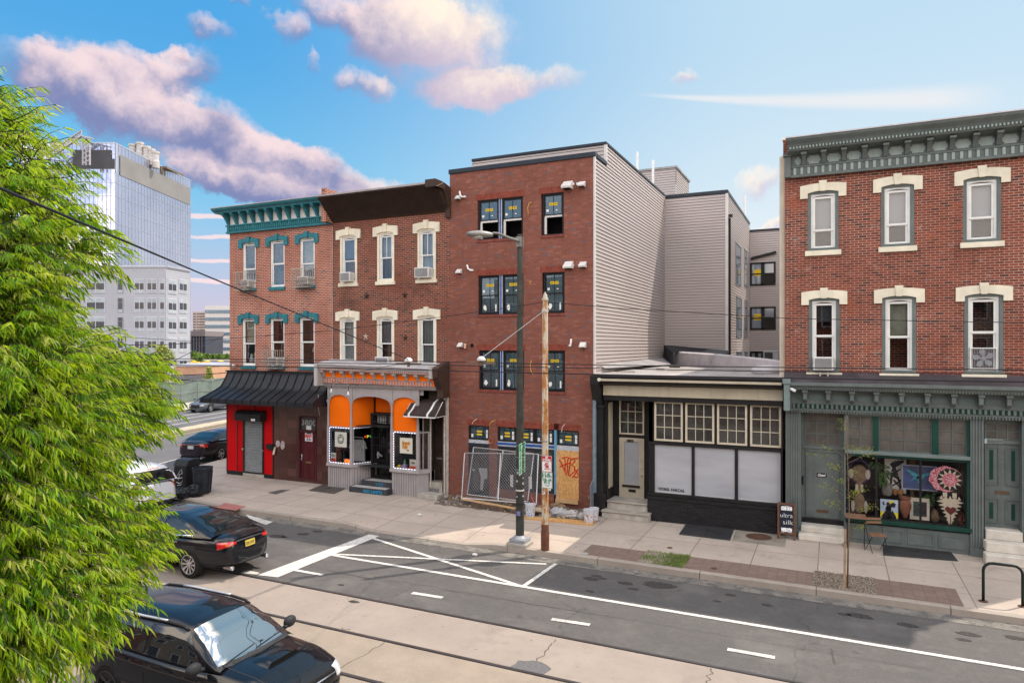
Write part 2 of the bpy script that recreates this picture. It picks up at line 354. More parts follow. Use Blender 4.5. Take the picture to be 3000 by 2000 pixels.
def slab(name,c1,c2,bw,rh,ms,joint,grit=.3,spots=True,off=0.0):
 b=NB(name);b.b.inputs['Roughness'].default_value=.86
 mp=b.new('ShaderNodeMapping');b.L(b.coord(),mp.inputs[0]);mp.inputs['Location'].default_value=(.35,off,0)
 n=b.new('ShaderNodeTexBrick');b.L(mp.outputs[0],n.inputs['Vector']);n.offset=0;n.inputs['Scale'].default_value=1;n.inputs['Brick Width'].default_value=bw;n.inputs['Row Height'].default_value=rh
 n.inputs['Mortar Size'].default_value=ms;n.inputs['Color1'].default_value=(*c1,1);n.inputs['Color2'].default_value=(*c2,1);n.inputs['Mortar'].default_value=(*joint,1)
 c=n.outputs['Color'];c=b.mix(b.mr(b.noise(.8,7,.62),.35,.7,0,.6),c,tuple(x*.72 for x in c1));c=b.mix(b.mr(b.noise(5,6,.65),.5,.75,0,grit),c,tuple(x*.6 for x in c1))
 c=b.mix(b.mr(b.noise(70,3),.35,.7,0,.25),c,tuple(x*.6 for x in c1))
 if spots:
  c=b.mix(b.mr(b.noise(6.5,2),.70,.72,0,.6),c,(.07,.065,.06));c=b.mix(b.mr(b.noise(.7,6,.7),.58,.68,0,.4),c,(.17,.14,.125))
 b.col(c);b.bump(b.noise(50,4),.2,.006);return b.m
m_asph=asphalt();m_side=slab('sidewalk_concrete',(.42,.352,.298),(.48,.402,.342),1.55,1.42,.013,(.10,.09,.08),off=.35)
m_track=slab('track_concrete',(.285,.238,.205),(.315,.262,.222),9.0,40,.008,(.2,.16,.13),.35)
m_curb=slab('curb_stone',(.32,.275,.235),(.38,.325,.275),2.6,50,.012,(.05,.045,.04),.5,False)
def roughconc():
 b=NB('worn_concrete');b.b.inputs['Roughness'].default_value=.9
 c=b.mix(b.mr(b.noise(1.5,7,.65),.3,.7),(.225,.185,.145),(.32,.262,.21));c=b.mix(b.mr(b.noise(45,4),.4,.65,0,.7),c,(.22,.18,.14));c=b.mix(b.mr(b.noise(.9,7,.7),.62,.68,0,.6),c,(.18,.15,.13))
 b.col(c);b.bump(b.noise(45,4),.5,.012);return b.m
m_worn=roughconc()
def paintm(name,col,wear=.5):
 b=NB(name);b.b.inputs['Roughness'].default_value=.7;n=b.noise(26,5,.7);n2=b.noise(1.3,3)
 f=b.math('ADD',b.mr(n,.45,.62),b.mr(n2,.3,.75,-wear,wear));fc=b.new('ShaderNodeClamp');b.L(f,fc.inputs[0])
 b.col(b.mix(b.math('MULTIPLY',fc.outputs[0],.75),col,(.13,.12,.115)));return b.m
m_line=paintm('road_paint',(.66,.64,.60),.02);m_linew=paintm('worn_road_paint',(.62,.60,.56),.35);m_yline=paintm('yellow_road_paint',(.62,.42,.10),.1)
SD=Vector((-.26,.966,0));SN=Vector((.966,.26,0))
def SP(s,n,z=0):p=SD*s+SN*n;return(p.x,p.y,z)
def sheet(name,pts,z,mat,kind='structure'):
 m=MB();m.add([(p[0],p[1],z)for p in pts],[tuple(range(len(pts)))]);o=m.obj(name,mat);o['kind']=kind;return o
b=NB('far_ground');b.b.inputs['Roughness'].default_value=.9
b.col(b.mix(b.mr(b.noise(.02,6),.35,.65),(.16,.17,.10),(.26,.24,.21)));m_far=b.m
sheet('ground',[(-2500,-2500),(2500,-2500),(2500,2500),(-2500,2500)],-.06,m_far)
sheet('road',[(-140,2.5),(40,2.5),(40,17.2),(-17,17.2),(-24,24),(-140,60)],-.004,m_asph)
sheet('side_street',[SP(-40,-19),SP(220,-19),SP(220,-38.1),SP(-40,-38.1)],.0,pm('side_asphalt',(.125,.122,.13),.8,var=.16,scale=.5,bump=.2,bscale=60))
sheet('track_bed',[(-60,10.87),(40,10.87),(40,12.52),(-60,12.52)],.004,m_track)
sheet('track_apron',[(-60,6.6),(40,6.6),(40,10.83),(-60,10.83)],.004,m_worn)
m_rail=pm('rail_steel',(.20,.19,.20),.32,.85,var=.25,scale=.8);m_gap=pm('rail_groove',(.022,.018,.016),.9,var=.3)
for Y,wd in((12.45,.055),(10.85,.055),(9.44,.055),(7.85,.055)):
 m=MB();m.box(-60,40,Y-.03,Y+.07,.0,.008);o=struct(m.obj('rail_groove',m_gap))
 m=MB();m.box(-60,40,Y-.01,Y+wd,.0,.014);o=struct(m.obj('trolley_rail',m_rail))
cp=[];P0=Vector((-26.3,21.6,0));q=Vector((-24.8,16.99,0));P3=Vector((-18.6,17.0,0))
for s in(120,60,30,20,12,8,5,3,1.5):p=P0+SD*s;cp.append((p,Vector((min(-23.6,p.x+2.8),p.y,0))))
B1,B2=P0+Vector((.26,-.966,0))*2.6,Vector((-23.3,17.0,0))
for i in range(13):
 t=i/12;p=P0*(1-t)**3+B1*3*t*(1-t)**2+B2*3*t*t*(1-t)+P3*t**3
 cp.append((p,Vector((-23.6+(t**1.5)*5.0,21.6,0))))
x=-18.6
while x<14:x+=.35;cp.append((Vector((x,17.0,0)),Vector((x,21.6,0))))
ax0,_=onG('L',640,200,.1);ax1,_=onG('L',1560,340,.1)
def drop(x):
 if x<ax0-.1 or x>ax1+.1:return 0
 return .115*max(0,min(1,min(x-ax0,ax1-x)/.9))
m=MB();NS=9
for p,qn in cp:
 for k in range(NS+1):
  t=k/NS;a=p+(p-qn).normalized()*-.16 if False else p+(qn-p).normalized()*.17
  v=a.lerp(qn,t);m.v.append((v.x,v.y,.15-drop(p.x)*max(0,1-t*2.6)))
n=NS+1
for i in range(len(cp)-1):
 for k in range(NS):m.f.append((i*n+k,(i+1)*n+k,(i+1)*n+k+1,i*n+k+1));m.mi.append(0)
struct(m.obj('sidewalk',m_side))
m=MB();vs=[]
for p,qn in cp:
 d=(qn-p).normalized();h=.148-drop(p.x);a=p+d*.175
 vs+=[(p.x,p.y,-.02),(p.x+d.x*.012,p.y+d.y*.012,h-.012),(p.x+d.x*.03,p.y+d.y*.03,h),(a.x,a.y,h+.001),(a.x,a.y,-.02)]
k=len(cp);m.add(vs,[(i*5+j,i*5+j+1,(i+1)*5+j+1,(i+1)*5+j)for i in range(k-1)for j in range(4)]);struct(m.obj('curb',m_curb,auto=40))
m=MB();vs=[]
for p,qn in cp:
 d=(qn-p).normalized();a=p-d*.42;vs+=[(p.x,p.y,.002),(a.x,a.y,.002)]
m.add(vs,[(i*2,i*2+1,i*2+3,i*2+2)for i in range(k-1)]);struct(m.obj('gutter',pm('gutter_dirt',(.20,.185,.165),.9,var=.4,scale=1.5,spots=(.11,.105,.1),spot_t=.5)))
sheet('near_sidewalk',[(-60,-6),(40,-6),(40,2.5),(-60,2.5)],.15,m_side)
m=MB()
for pts,a,b_ in(([SP(-2,-28.75),SP(200,-28.75),SP(200,-29.9),SP(-2,-29.9)],0,.16),):m.prism([(p[0],p[1])for p in pts],a,b_,'z')
struct(m.obj('median',pm('median_concrete',(.42,.36,.27),.85,var=.2),bevel=.03))
sheet('far_sidewalk',[SP(-60,-38.1),SP(220,-38.1),SP(220,-42.8),SP(-60,-42.8)],.1,pm('far_walk',(.45,.40,.34),.85,var=.2,scale=.6))
sheet('vacant_lot',[SP(-60,-42.8),SP(140,-42.8),SP(140,-80),SP(-60,-80)],.02,pm('lot_dirt',(.30,.25,.17),.9,var=.35,scale=.3,spots=(.12,.16,.05),spot_t=.55))
def lineS(n,s0,s1,wd,mat,name='lane_line'):sheet(name,[SP(s0,n-wd/2),SP(s1,n-wd/2),SP(s1,n+wd/2),SP(s0,n+wd/2)],.012,mat)
lineS(-28.35,-1,200,.13,m_yline);lineS(-30.3,-1,200,.13,m_yline)
for n in(-32.3,-34.1,-35.7):lineS(n,4,160,.13,m_line)
for s in range(0,100,9):lineS(-25.6,9+s,12.5+s,.12,m_line)
lineS(-22.4,12,90,.1,m_line)
for s in(-6,-2.4):sheet('crosswalk_line',[SP(s+10,-20.5),SP(s+10,-37.6),SP(s+10.3,-37.6),SP(s+10.3,-20.5)],.012,m_line)
def gl(name,pts,crop,mat,z=.006):sheet(name,[onG(crop,x,y,0)for x,y in pts],z,mat)
def gline(name,a,b_,wd,crop,mat,z=.007):
 p,q=Vector(onG(crop,*a)),Vector(onG(crop,*b_));d=(q-p).normalized();nrm=Vector((-d.y,d.x))*wd/2
 sheet(name,[p-nrm,q-nrm,q+nrm,p+nrm],z,mat)
gl('stop_line',[(815,246),(880,256),(243,514),(118,500)],'L',m_line)
gl('crosswalk_line',[(40,120),(212,168),(168,186),(70,150)],'L',m_linew,.007)
gl('crosswalk_line',[(60,472),(132,486),(112,498),(10,488)],'L',m_linew,.008)
gline('box_line',(826,266),(1780,574),.115,'L',m_line,.009);gline('box_line',(590,370),(1925,432),.10,'L',m_line,.010)
gline('box_line',(1985,430),(1782,572),.11,'L',m_line,.011);gline('short_line',(332,466),(525,500),.12,'L',m_line,.008)
xa=onG('L',568,375)[0];sheet('bike_lane_line',[(xa,14.62),(40,14.62),(40,14.74),(xa,14.74)],.007,m_line)
for a,b_,c in(((1085,612),(1275,642),'L'),((1958,776),(2198,812),'L'),((780,726),(1032,770),'M')):gline('lane_dash',a,b_,.13,c,m_linew,.008)
gline('lane_dash',(2350,1000),(2352,1001),.01,'L',m_linew)
oil=pm('oil_stain',(.058,.053,.052),.8,var=.45,scale=14);ro=random.Random(5)
for crop,x,y,r_ in(('M',420,385,.30),('M',795,437,.10),('M',990,490,.09),('M',60,352,.16),('M',240,375,.14),('M',280,405,.10),('M',120,350,.08),('M',1735,597,.15),('M',2060,645,.16),('M',2035,675,.10),('M',1480,548,.20),('M',1400,540,.10),('M',2310,665,.14),('M',725,470,.07),('X',750,930,.22),('X',1105,900,.13),('X',1320,860,.14),('X',850,940,.09),('X',1170,890,.08),('L',720,667,.11),('L',2240,505,.10),('L',2200,600,.08),('L',640,560,.07)):
 X_,Y_=onG(crop,x,y);m=MB();m.prism([(X_+math.cos(t/26*6.283)*r_*1.35*ro.uniform(.78,1.12),Y_+math.sin(t/26*6.283)*r_*.75*ro.uniform(.78,1.12))for t in range(26)],-.003,.0045 if Y_<12.6 else .0015,'z');struct(m.obj('oil_stain',oil))
m=MB();c=onG('L',1830,1078);m.prism([(c[0]+math.cos(t/14*6.283)*.38*random.uniform(.75,1.15),c[1]+math.sin(t/14*6.283)*.28*random.uniform(.75,1.15))for t in range(14)],.004,.009,'z')
struct(m.obj('tar_patch',pm('tar',(.13,.125,.13),.9,var=.2,scale=20,bump=.4)))
m=MB()
def crack(a,b_,crop,z=.0065,wd=.012,n=16):
 p,q=Vector((*onG(crop,*a),z)),Vector((*onG(crop,*b_),z));pr=None;vs=[]
 d=(q-p).normalized();nn_=Vector((-d.y,d.x,0));off=0
 for i in range(n+1):
  off=off*.7+random.uniform(-.035,.035);c=p.lerp(q,i/n)+nn_*off;w_=wd*random.uniform(.5,1.3);vs+=[tuple(c-nn_*w_),tuple(c+nn_*w_)]
 m.add(vs,[(i*2,i*2+1,i*2+3,i*2+2)for i in range(n)])
crack((1990,905),(1860,1045),'L');crack((930,905),(560,1150),'L',wd=.008);crack((640,830),(700,850),'L');crack((620,1110),(900,1176),'L',wd=.02);crack((700,830),(665,905),'M');crack((1330,720),(1345,800),'M',wd=.008)
crack((560,470),(830,520),'L',wd=.006);crack((940,530),(2350,760),'L',wd=.006,n=50)
struct(m.obj('pavement_cracks',pm('crack_fill',(.10,.085,.072),.9)))
m_pav=slab('herringbone_brick',(.185,.125,.098),(.245,.165,.13),.22,.11,.010,(.13,.10,.085),.5)
def inset(name,x0,x1,y0,y1,mat,z=.1545):sheet(name,[(x0,y0),(x1,y0),(x1,y1),(x0,y1)],z,mat)
gx=lambda x,y,c='M':onG(c,x,y,.15)[0]
X1=gx(20,205);X2=gx(322,240);X3=gx(567,265);X4=gx(1238,352);X5=gx(1565,395);X6=gx(2010,450)
inset('brick_paving',X1,X2,17.19,18.15,m_pav);inset('brick_paving',X3,X4,17.19,18.2,m_pav);inset('brick_paving',X5,X6,17.19,18.35,m_pav)
inset('planting_soil',X2,X3,17.19,18.2,pm('soil',(.24,.20,.15),.95,var=.4,scale=14,bump=.6,spots=(.40,.37,.33),spot_t=.55),.1585)
inset('mulch_bed',X4,X5,17.19,18.35,pm('mulch',(.17,.13,.095),.95,var=.4,scale=20,bump=.8,bscale=60,spots=(.42,.38,.32),spot_t=.54),.1585)
m=MB()
for i in range(2600):
 x,y=random.uniform(X4-.02,X5+.02),random.uniform(17.17,18.38);s=random.uniform(.006,.016);a=random.uniform(0,3.1);c_,s_=math.cos(a)*s,math.sin(a)*s;z=.160
 m.m=random.randrange(3);m.add([(x-c_,y-s_,z),(x+s_,y-c_,z),(x+c_,y+s_,z+s*.3),(x-s_,y+c_,z),(x,y,z+s*1.1)],[(0,1,4),(1,2,4),(2,3,4),(3,0,4)])
o=m.obj('gravel',[pm('chip_a',(.20,.155,.115),.9,var=0),pm('chip_b',(.085,.062,.045),.9,var=0),pm('chip_c',(.34,.30,.26),.9,var=0)]);o['kind']='stuff';o['label']='mulch and gravel chips round the sapling'
m=MB();
for i in range(5200):
 u=random.random();x=X2+(X3-X2)*u;y=random.uniform(17.17,18.22)
 dn_=.25+.75*max(0,min(1,(u-.45)*3))if u>.3 else .55*(.5+.5*math.sin(y*9))
 if random.random()>dn_:continue
 h=random.uniform(.02,.085);a=random.uniform(0,6.28);dx,dy=math.cos(a),math.sin(a);t=random.uniform(.01,.05);m.m=random.randrange(3)
 m.add([(x-dy*.006,y+dx*.006,.155),(x+dy*.006,y-dx*.006,.155),(x+dx*t,y+dy*t,.155+h)],[(0,1,2)])
o=m.obj('grass',[pm('grass_a',(.08,.15,.03),.7,var=.2),pm('grass_b',(.13,.21,.04),.7,var=.2),pm('grass_c',(.26,.27,.09),.8,var=.2)]);o['kind']='stuff';o['label']='green weeds in the kerbside tree pit'
def flat(name,crop,pts,z0,z1,mat,bevel=0,extra=None,zz=.15):
 m=MB();m.prism([onG(crop,x,y,zz)for x,y in pts],z0,z1,'z')
 if extra:extra(m)
 return m.obj(name,mat,bevel=bevel)
steeld=pm('black_steel_plate',(.045,.044,.046),.6,.2,var=.3,scale=2,spots=(.09,.085,.08),spot_t=.62)
def cellar(crop,pts,label,mat):
 P=[Vector((*onG(crop,x,y,.17),0))for x,y in pts];cx=sum((p for p in P),Vector())/4;r=thing('cellar_door',label,'cellar door',(cx.x,cx.y,.15),'cellar doors set in the sidewalk')
 a=(P[0]+P[1])/2;b2=(P[3]+P[2])/2
 for q4 in((P[0],a,b2,P[3]),(a,P[1],P[2],b2)):
  c=sum(q4,Vector())/4;qq=[c+(p-c)*.985 for p in q4];m=MB();m.prism([(p.x,p.y)for p in qq],.151,.182,'z');lf=m.obj('door_leaf',mat,r,bevel=.006)
 m=MB();c=(a+b2)/2;m.lathe([(.001,.182),(.05,.183),(.04,.20),(.001,.205)],(c.x,c.y-.05,0),10);m.obj('handle',blackm,r)
 m=MB();c=sum(P,Vector())/4;qq=[c+(p-c)*1.06 for p in P];m.prism([(p.x,p.y)for p in qq],.150,.156,'z');m.obj('frame',conc,r)
cellar('M',[(572,42),(822,72),(795,148),(522,116)],'flat black steel cellar door in the sidewalk before the black shopfront',steeld)
cellar('M',[(1600,150),(1950,190),(2005,258),(1605,226)],'wide grey steel cellar door in the sidewalk under the art shop window',steeld)
cellar('C',[(1165,1148),(1400,1170),(1250,1240),(1015,1210)],'brown steel cellar door in the sidewalk by the orange shopfront',pm('brown_plate',(.10,.085,.078),.6,.2,var=.15))
def cover(c,x,y,r,label,cat='manhole cover',mat=None,nm='manhole_cover'):
 X,Y=onG(c,x,y,.15);m=MB();m.lathe([(r,.151),(r,.158),(r*.9,.160),(r*.86,.156),(.001,.157)],(X,Y,0),24)
 for k in range(7):
  for j in(-2,-1,0,1,2):
   xx=X+(k-3)*r*.24;yy=Y+j*r*.3
   if(xx-X)**2+(yy-Y)**2<(r*.8)**2:m.box(xx-.02*r/.3,xx+.02*r/.3,yy-.03*r/.3,yy+.03*r/.3,.156,.160)
 return tag(m.obj(nm,mat or pm('rust_iron',(.13,.075,.05),.7,.3,var=.3,scale=8)),label,cat)
cover('M',946,130,.36,'rusty round manhole cover in the sidewalk left of the chalkboard');cover('M',710,298,.085,'small round valve cover in the brick strip by the kerb','valve cover',nm='valve_cover')
cover('M',474,188,.075,'small round valve cover in the slabs behind the grassy pit','valve cover',nm='valve_cover')
cover('L',2165,365,.10,'small pale valve cover at the brick paving corner near the rusty pole','valve cover',pm('pale_iron',(.45,.44,.43),.6,.3,var=.3),nm='valve_cover')
sheet('asphalt_patch',[onG('C',x,y,.15)for x,y in((640,1232),(760,1205),(850,1205),(715,1248))],.156,pm('patch_grit',(.10,.095,.09),.95,var=.4,scale=12,bump=.5))
sheet('asphalt_patch',[onG('M',x,y,.15)for x,y in((830,75),(1098,105),(1085,185),(800,150))],.1535,pm('old_slab',(.25,.22,.185),.9,var=.3,scale=2,bump=.3))
sheet('tactile_paving',[onG('J',x,y,.15)for x,y in((1066,843),(1232,870),(1150,902),(1000,880))],.156,pm('tactile_red',(.36,.15,.13),.85,var=.15,scale=3,bump=.3))
sheet('tactile_paving',[onG('J',x,y,.15)for x,y in((790,590),(880,585),(900,600),(800,615))],.156,MC['tactile_red'])
# ================================================================== building helpers
def wall_holes(m,x0,x1,z0,z1,holes,y,depth=.18,back=None):
 """front sheet at y with rectangular openings and their reveals going back to y+depth"""
 xs=sorted({x0,x1,*[h[0]for h in holes],*[h[1]for h in holes]});zs=sorted({z0,z1,*[h[2]for h in holes],*[h[3]for h in holes]})
 for i in range(len(xs)-1):
  for j in range(len(zs)-1):
   cx,cz=(xs[i]+xs[i+1])/2,(zs[j]+zs[j+1])/2
   if any(h[0]<cx<h[1]and h[2]<cz<h[3]for h in holes)or not(x0<cx<x1 and z0<cz<z1):continue
   m.add([(xs[i],y,zs[j]),(xs[i+1],y,zs[j]),(xs[i+1],y,zs[j+1]),(xs[i],y,zs[j+1])],[(0,1,2,3)])
 for a,b_,c,d in holes:
  m.add([(a,y,c),(a,y,d),(a,y+depth,d),(a,y+depth,c)],[(0,1,2,3)]);m.add([(b_,y,c),(b_,y+depth,c),(b_,y+depth,d),(b_,y,d)],[(0,1,2,3)])
  m.add([(a,y,d),(b_,y,d),(b_,y+depth,d),(a,y+depth,d)],[(0,1,2,3)]);m.add([(a,y,c),(a,y+depth,c),(b_,y+depth,c),(b_,y,c)],[(0,1,2,3)])
def rectY(crop,x0,y0,x1,y1,Y=FY):
 a=onY(crop,x0,(y0+y1)/2,Y)[0];b_=onY(crop,x1,(y0+y1)/2,Y)[0];xm=(x0+x1)/2
 return(a,b_,onY(crop,xm,y1,Y)[1],onY(crop,xm,y0,Y)[1])
def lintel(h,wide,ht,ear,rise,y,mat,parent,thick=.07,key=True):
 """segmental stone head with ears and a keystone over opening h=(x0,x1,z0,z1)"""
 a,b_,z=h[0],h[1],h[3];m=MB();pts=[];cx=(a+b_)/2;W=(b_-a)/2;n=10
 for i in range(n+1):t=-1+2*i/n;pts.append((cx+t*W,z-rise*(t*t)+.0))
 lo=[(a-wide,z-ear),(a,z-ear)]+[(p[0],p[1])for p in pts]+[(b_,z-ear),(b_+wide,z-ear)]
 up=[]
 for i in range(n+1):t=1-2*i/n;up.append((cx+t*(W+wide),z+ht-rise*.9*abs(t)**1.6*1.0))
 poly=lo+[(b_+wide,z+ht-rise)]+up[1:-1]+[(a-wide,z+ht-rise)]
 N_=12;vs=[]
 for i in range(N_+1):
  t=-1+2*i/N_;x=cx+t*(W+wide);ti=max(-1,min(1,(x-cx)/W));zl=z-rise*ti*ti if abs(x-cx)<W else z-ear;zu=z+ht-rise*.9*abs(t)**1.6
  vs.append((x,zl,zu))
 def piece(xa,xb,la,lb,ua,ub):m.prism([(xa,la),(xb,lb),(xb,ub),(xa,ua)],y-thick,y+.02)
 zu=lambda x:z+ht-rise*.9*abs((x-cx)/(W+wide))**1.6
 piece(a-wide,a,z-ear,z-ear,zu(a-wide),zu(a));piece(b_,b_+wide,z-ear,z-ear,zu(b_),zu(b_+wide))
 for i in range(n):p,q4=pts[i],pts[i+1];piece(p[0],q4[0],p[1],q4[1],zu(p[0]),zu(q4[0]))
 if key:
  kw=wide*.42;m.prism([(cx-kw*.8,z-.02),(cx+kw*.8,z-.02),(cx+kw*1.25,z+ht+.06),(cx-kw*1.25,z+ht+.06)],y-thick-.035,y-.0)
 return m.obj('lintel',mat,parent)
def sash_window(bld,h,y,fmat,rise=.0,fw=.06,meet=.5,glassmat=None,curtain=None,sillm=None,sill=None,lint=None,lmat=None,label=None,deep=.13,open_=0,room=.7,muntin=0,gl_open=False,casing=None,cw=.05):
 """double-hung window in opening h; y is the wall face"""
 a,b_,z0,z1=h;Y=y+deep*.45;r=thing('window','','')if False else None
 m=MB()
 if casing:m.m=1;m.ring(a-.004,b_+.004,z0,z1,cw,y-.012,y+deep);m.m=0;a+=cw;b_-=cw;z0+=cw*.4;z1-=cw*.9
 m.ring(a,b_,z0,z1,fw*.6,Y-.02,Y+.09)
 if rise:
  n=8;cx=(a+b_)/2;W=(b_-a)/2
  for i in range(n):
   t0,t1=-1+2*i/n,-1+2*(i+1)/n;m.prism([(cx+t0*W,z1-rise*t0*t0-.05),(cx+t1*W,z1-rise*t1*t1-.05),(cx+t1*W,z1+.002),(cx+t0*W,z1+.002)],Y-.03,Y+.085)
 win=m.obj('window',[fmat,casing or fmat],bld)
 if label:win['label']=label
 f2=fw*.6;ia,ib,iz0,iz1=a+f2,b_-f2,z0+f2,z1-f2-(rise*.6);mz=iz0+(iz1-iz0)*meet
 m=MB();m.ring(ia,ib,mz-.02,iz1,fw*.62,Y+.0,Y+.03)
 if muntin:m.box((ia+ib)/2-.012,(ia+ib)/2+.012,Y+.004,Y+.024,mz,iz1)
 lo1=mz+.02
 m.ring(ia,ib,iz0+open_,lo1+open_*.0 if not open_ else min(iz1,lo1+open_),fw*.62,Y+.032,Y+.062)
 m.obj('sash',fmat,win)
 m=MB();m.box(ia+.02,ib-.02,Y+.012,Y+.018,mz,iz1-.02);m.box(ia+.02,ib-.02,Y+.044,Y+.05,iz0+open_+.02,(lo1 if not open_ else min(iz1,lo1+open_))-.01)
 m.obj('pane',glassmat or glass,win)
 m=MB();m.m=0;m.add([(ia-.1,Y+room,iz0-.1),(ib+.1,Y+room,iz0-.1),(ib+.1,Y+room,iz1+.1),(ia-.1,Y+room,iz1+.1)],[(0,1,2,3)])
 m.add([(ia-.1,Y+room,iz0-.1),(ia-.1,Y+room,iz1+.1),(ia-.03,Y+.09,iz1),(ia-.03,Y+.09,iz0)],[(0,1,2,3)]);m.add([(ib+.1,Y+room,iz0-.1),(ib+.1,Y+room,iz1+.1),(ib+.03,Y+.09,iz1),(ib+.03,Y+.09,iz0)],[(0,1,2,3)])
 m.add([(ia-.1,Y+room,iz1+.1),(ib+.1,Y+room,iz1+.1),(ib+.03,Y+.09,iz1),(ia-.03,Y+.09,iz1)],[(0,1,2,3)]);m.add([(ia-.1,Y+room,iz0-.1),(ib+.1,Y+room,iz0-.1),(ib+.03,Y+.09,iz0),(ia-.03,Y+.09,iz0)],[(0,1,2,3)])
 m.obj('room',dark2,win)
 if curtain:
  for kind,za,zb,xa,xb,cm in curtain:
   m=MB();A,B=ia+(ib-ia)*xa,ia+(ib-ia)*xb;Z0,Z1=iz0+(iz1-iz0)*za,iz0+(iz1-iz0)*zb;n=max(4,int((B-A)/.028))if kind not in('blind','shade','screen')else 1
   vs=[]
   for i in range(n+1):
    yy=Y+.12+(.022*math.sin(i*1.9)+.01*math.sin(i*.7)if kind not in('blind','shade','screen')else 0);x=A+(B-A)*i/n;vs+=[(x,yy,Z0),(x,yy,Z1)]
   m.add(vs,[(i*2,i*2+2,i*2+3,i*2+1)for i in range(n)]);m.obj(kind,cm,win)
 if sill:
  w_,hh,pr=sill;m=MB();m.box(h[0]-w_,h[1]+w_,y-pr,y+.1,h[2]-hh,h[2]+.004);m.obj('sill',sillm,win,bevel=.008)
 if lint:lintel(h,*lint,y,lmat,win)
 return win
def ac_unit(h,y,frac,label,w_=None,hh=.34,grille=None):
 a,b_,z0,z1=h;cx=a+(b_-a)*frac;w_=w_ or .5
 r=thing('air_conditioner',label,'air conditioner',(cx,y,z0),'window air conditioners');zb=z0+.05
 m=MB();m.box(cx-w_/2,cx+w_/2,y-.27,y+.12,zb,zb+hh);m.obj('case',pm('ac_white',(.62,.61,.59),.5,var=.12,scale=5),r,bevel=.015)
 m=MB();m.box(cx-w_/2+.045,cx+w_/2-.045,y-.279,y-.271,zb+.04,zb+hh-.04)
 g=pm('ac_coil',(.22,.22,.23),.6,.4,var=.15);m.obj('grille',g,r)
 m=MB()
 for k in range(9):z=zb+.06+k*(hh-.12)/8;m.box(cx-w_/2+.05,cx+w_/2-.05,y-.288,y-.280,z-.004,z+.004)
 for s in(-1,1):
  for k in range(4):m.box(cx+s*(w_/2+.001),cx+s*(w_/2+.006),y-.24+k*.05,y-.215+k*.05,zb+.06,zb+hh-.06)
 m.obj('fins',pm('ac_fin',(.42,.42,.42),.5,var=.1),r)
 m=MB();m.box(a+.07,cx-w_/2-.002,y+.075,y+.10,zb-.02,zb+hh);m.obj('side_panel',white,r);m=MB();m.box(cx+w_/2+.002,b_-.07,y+.075,y+.10,zb-.02,zb+hh);m.obj('side_panel',white,r)
def cornice_prof(bld,x0,x1,prof,mat,name='cornice'):
 m=MB();m.prism(prof,x0,x1,'x');return m.obj(name,mat,bld,bevel=0)
# ================================================================== 1. corner rowhouse, teal trim
bt=brickm('corner_brick',(.36,.105,.058),(.26,.070,.042),(.66,.54,.46),ms=.0085,odd=(.13,.05,.04),oddt=.93)
XL,XM,XR=-23.6,-18.02,-12.62
b1=thing('corner_rowhouse','red brick corner house with teal window heads and bracketed teal cornice','building',(XL,FY,0))
TW=[rectY('B',*q)for q in((268,508,360,822),(463,492,563,822),(672,467,776,803),(265,1040,357,1376),(462,1040,562,1380),(670,1030,776,1386))]
zt1=sum(t[3]for t in TW[:3])/3;zb1=TW[1][2];zt2=sum(t[3]for t in TW[3:])/3;zb2=sum(t[2]for t in TW[3:])/3
TW=[(a,b_,zb1 if i<3 else zb2,zt1 if i<3 else zt2)for i,(a,b_,c,d)in enumerate(TW)]
ZT=10.5
m=MB();wall_holes(m,XL,XM,3.2,ZT+.8,TW,FY,.2)
m.add([(XL,FY,0),(XL,FY+16,0),(XL,FY+16,ZT+.6),(XL,FY,ZT+.8)],[(0,1,2,3)]);m.add([(XL,FY+16,0),(XM,FY+16,0),(XM,FY+16,ZT+.6),(XL,FY+16,ZT+.6)],[(0,1,2,3)])
m.add([(XM,FY,0),(XM,FY+16,0),(XM,FY+16,ZT+.6),(XM,FY,ZT+.8)],[(0,3,2,1)]);m.obj('wall',bt,b1)
m=MB();m.box(XL,XM,FY+.0,FY+16,ZT+.5,ZT+.62);m.obj('roof',pm('roof_felt',(.30,.30,.31),.9,var=.25),b1)
cur_t=[[('shade',.55,1,0,1,screen)],[('curtain',.0,.35,.3,.9,screen),('shade',.5,1,0,1,pm('tan_shade',(.16,.14,.12),.9))],[('blind',.35,1,0,1,pm('lace_blind',(.38,.38,.34),.9,var=.25,scale=6))],[('blind',.5,1,0,1,pm('sun_blind',(.42,.38,.30),.9,var=.2))],[('curtain',.5,1,.0,.35,pm('plum_curtain',(.10,.03,.045),.9)),('curtain',.2,1,.65,1,pm('plum_curtain',(.10,.03,.045),.9))],[('curtain',.4,1,.5,1,pm('plum_curtain',(.10,.03,.045),.9))]]
for i,h in enumerate(TW):
 sash_window(b1,h,FY,white,rise=.05,fw=.085,meet=(.42,.5,.46,.47,.5,.5)[i],curtain=cur_t[i],glassmat=glassm('dim_glass',refl=.4),sillm=teal,sill=(.05,.13,.07),lint=(.21,.17,.24,.05),lmat=teal)
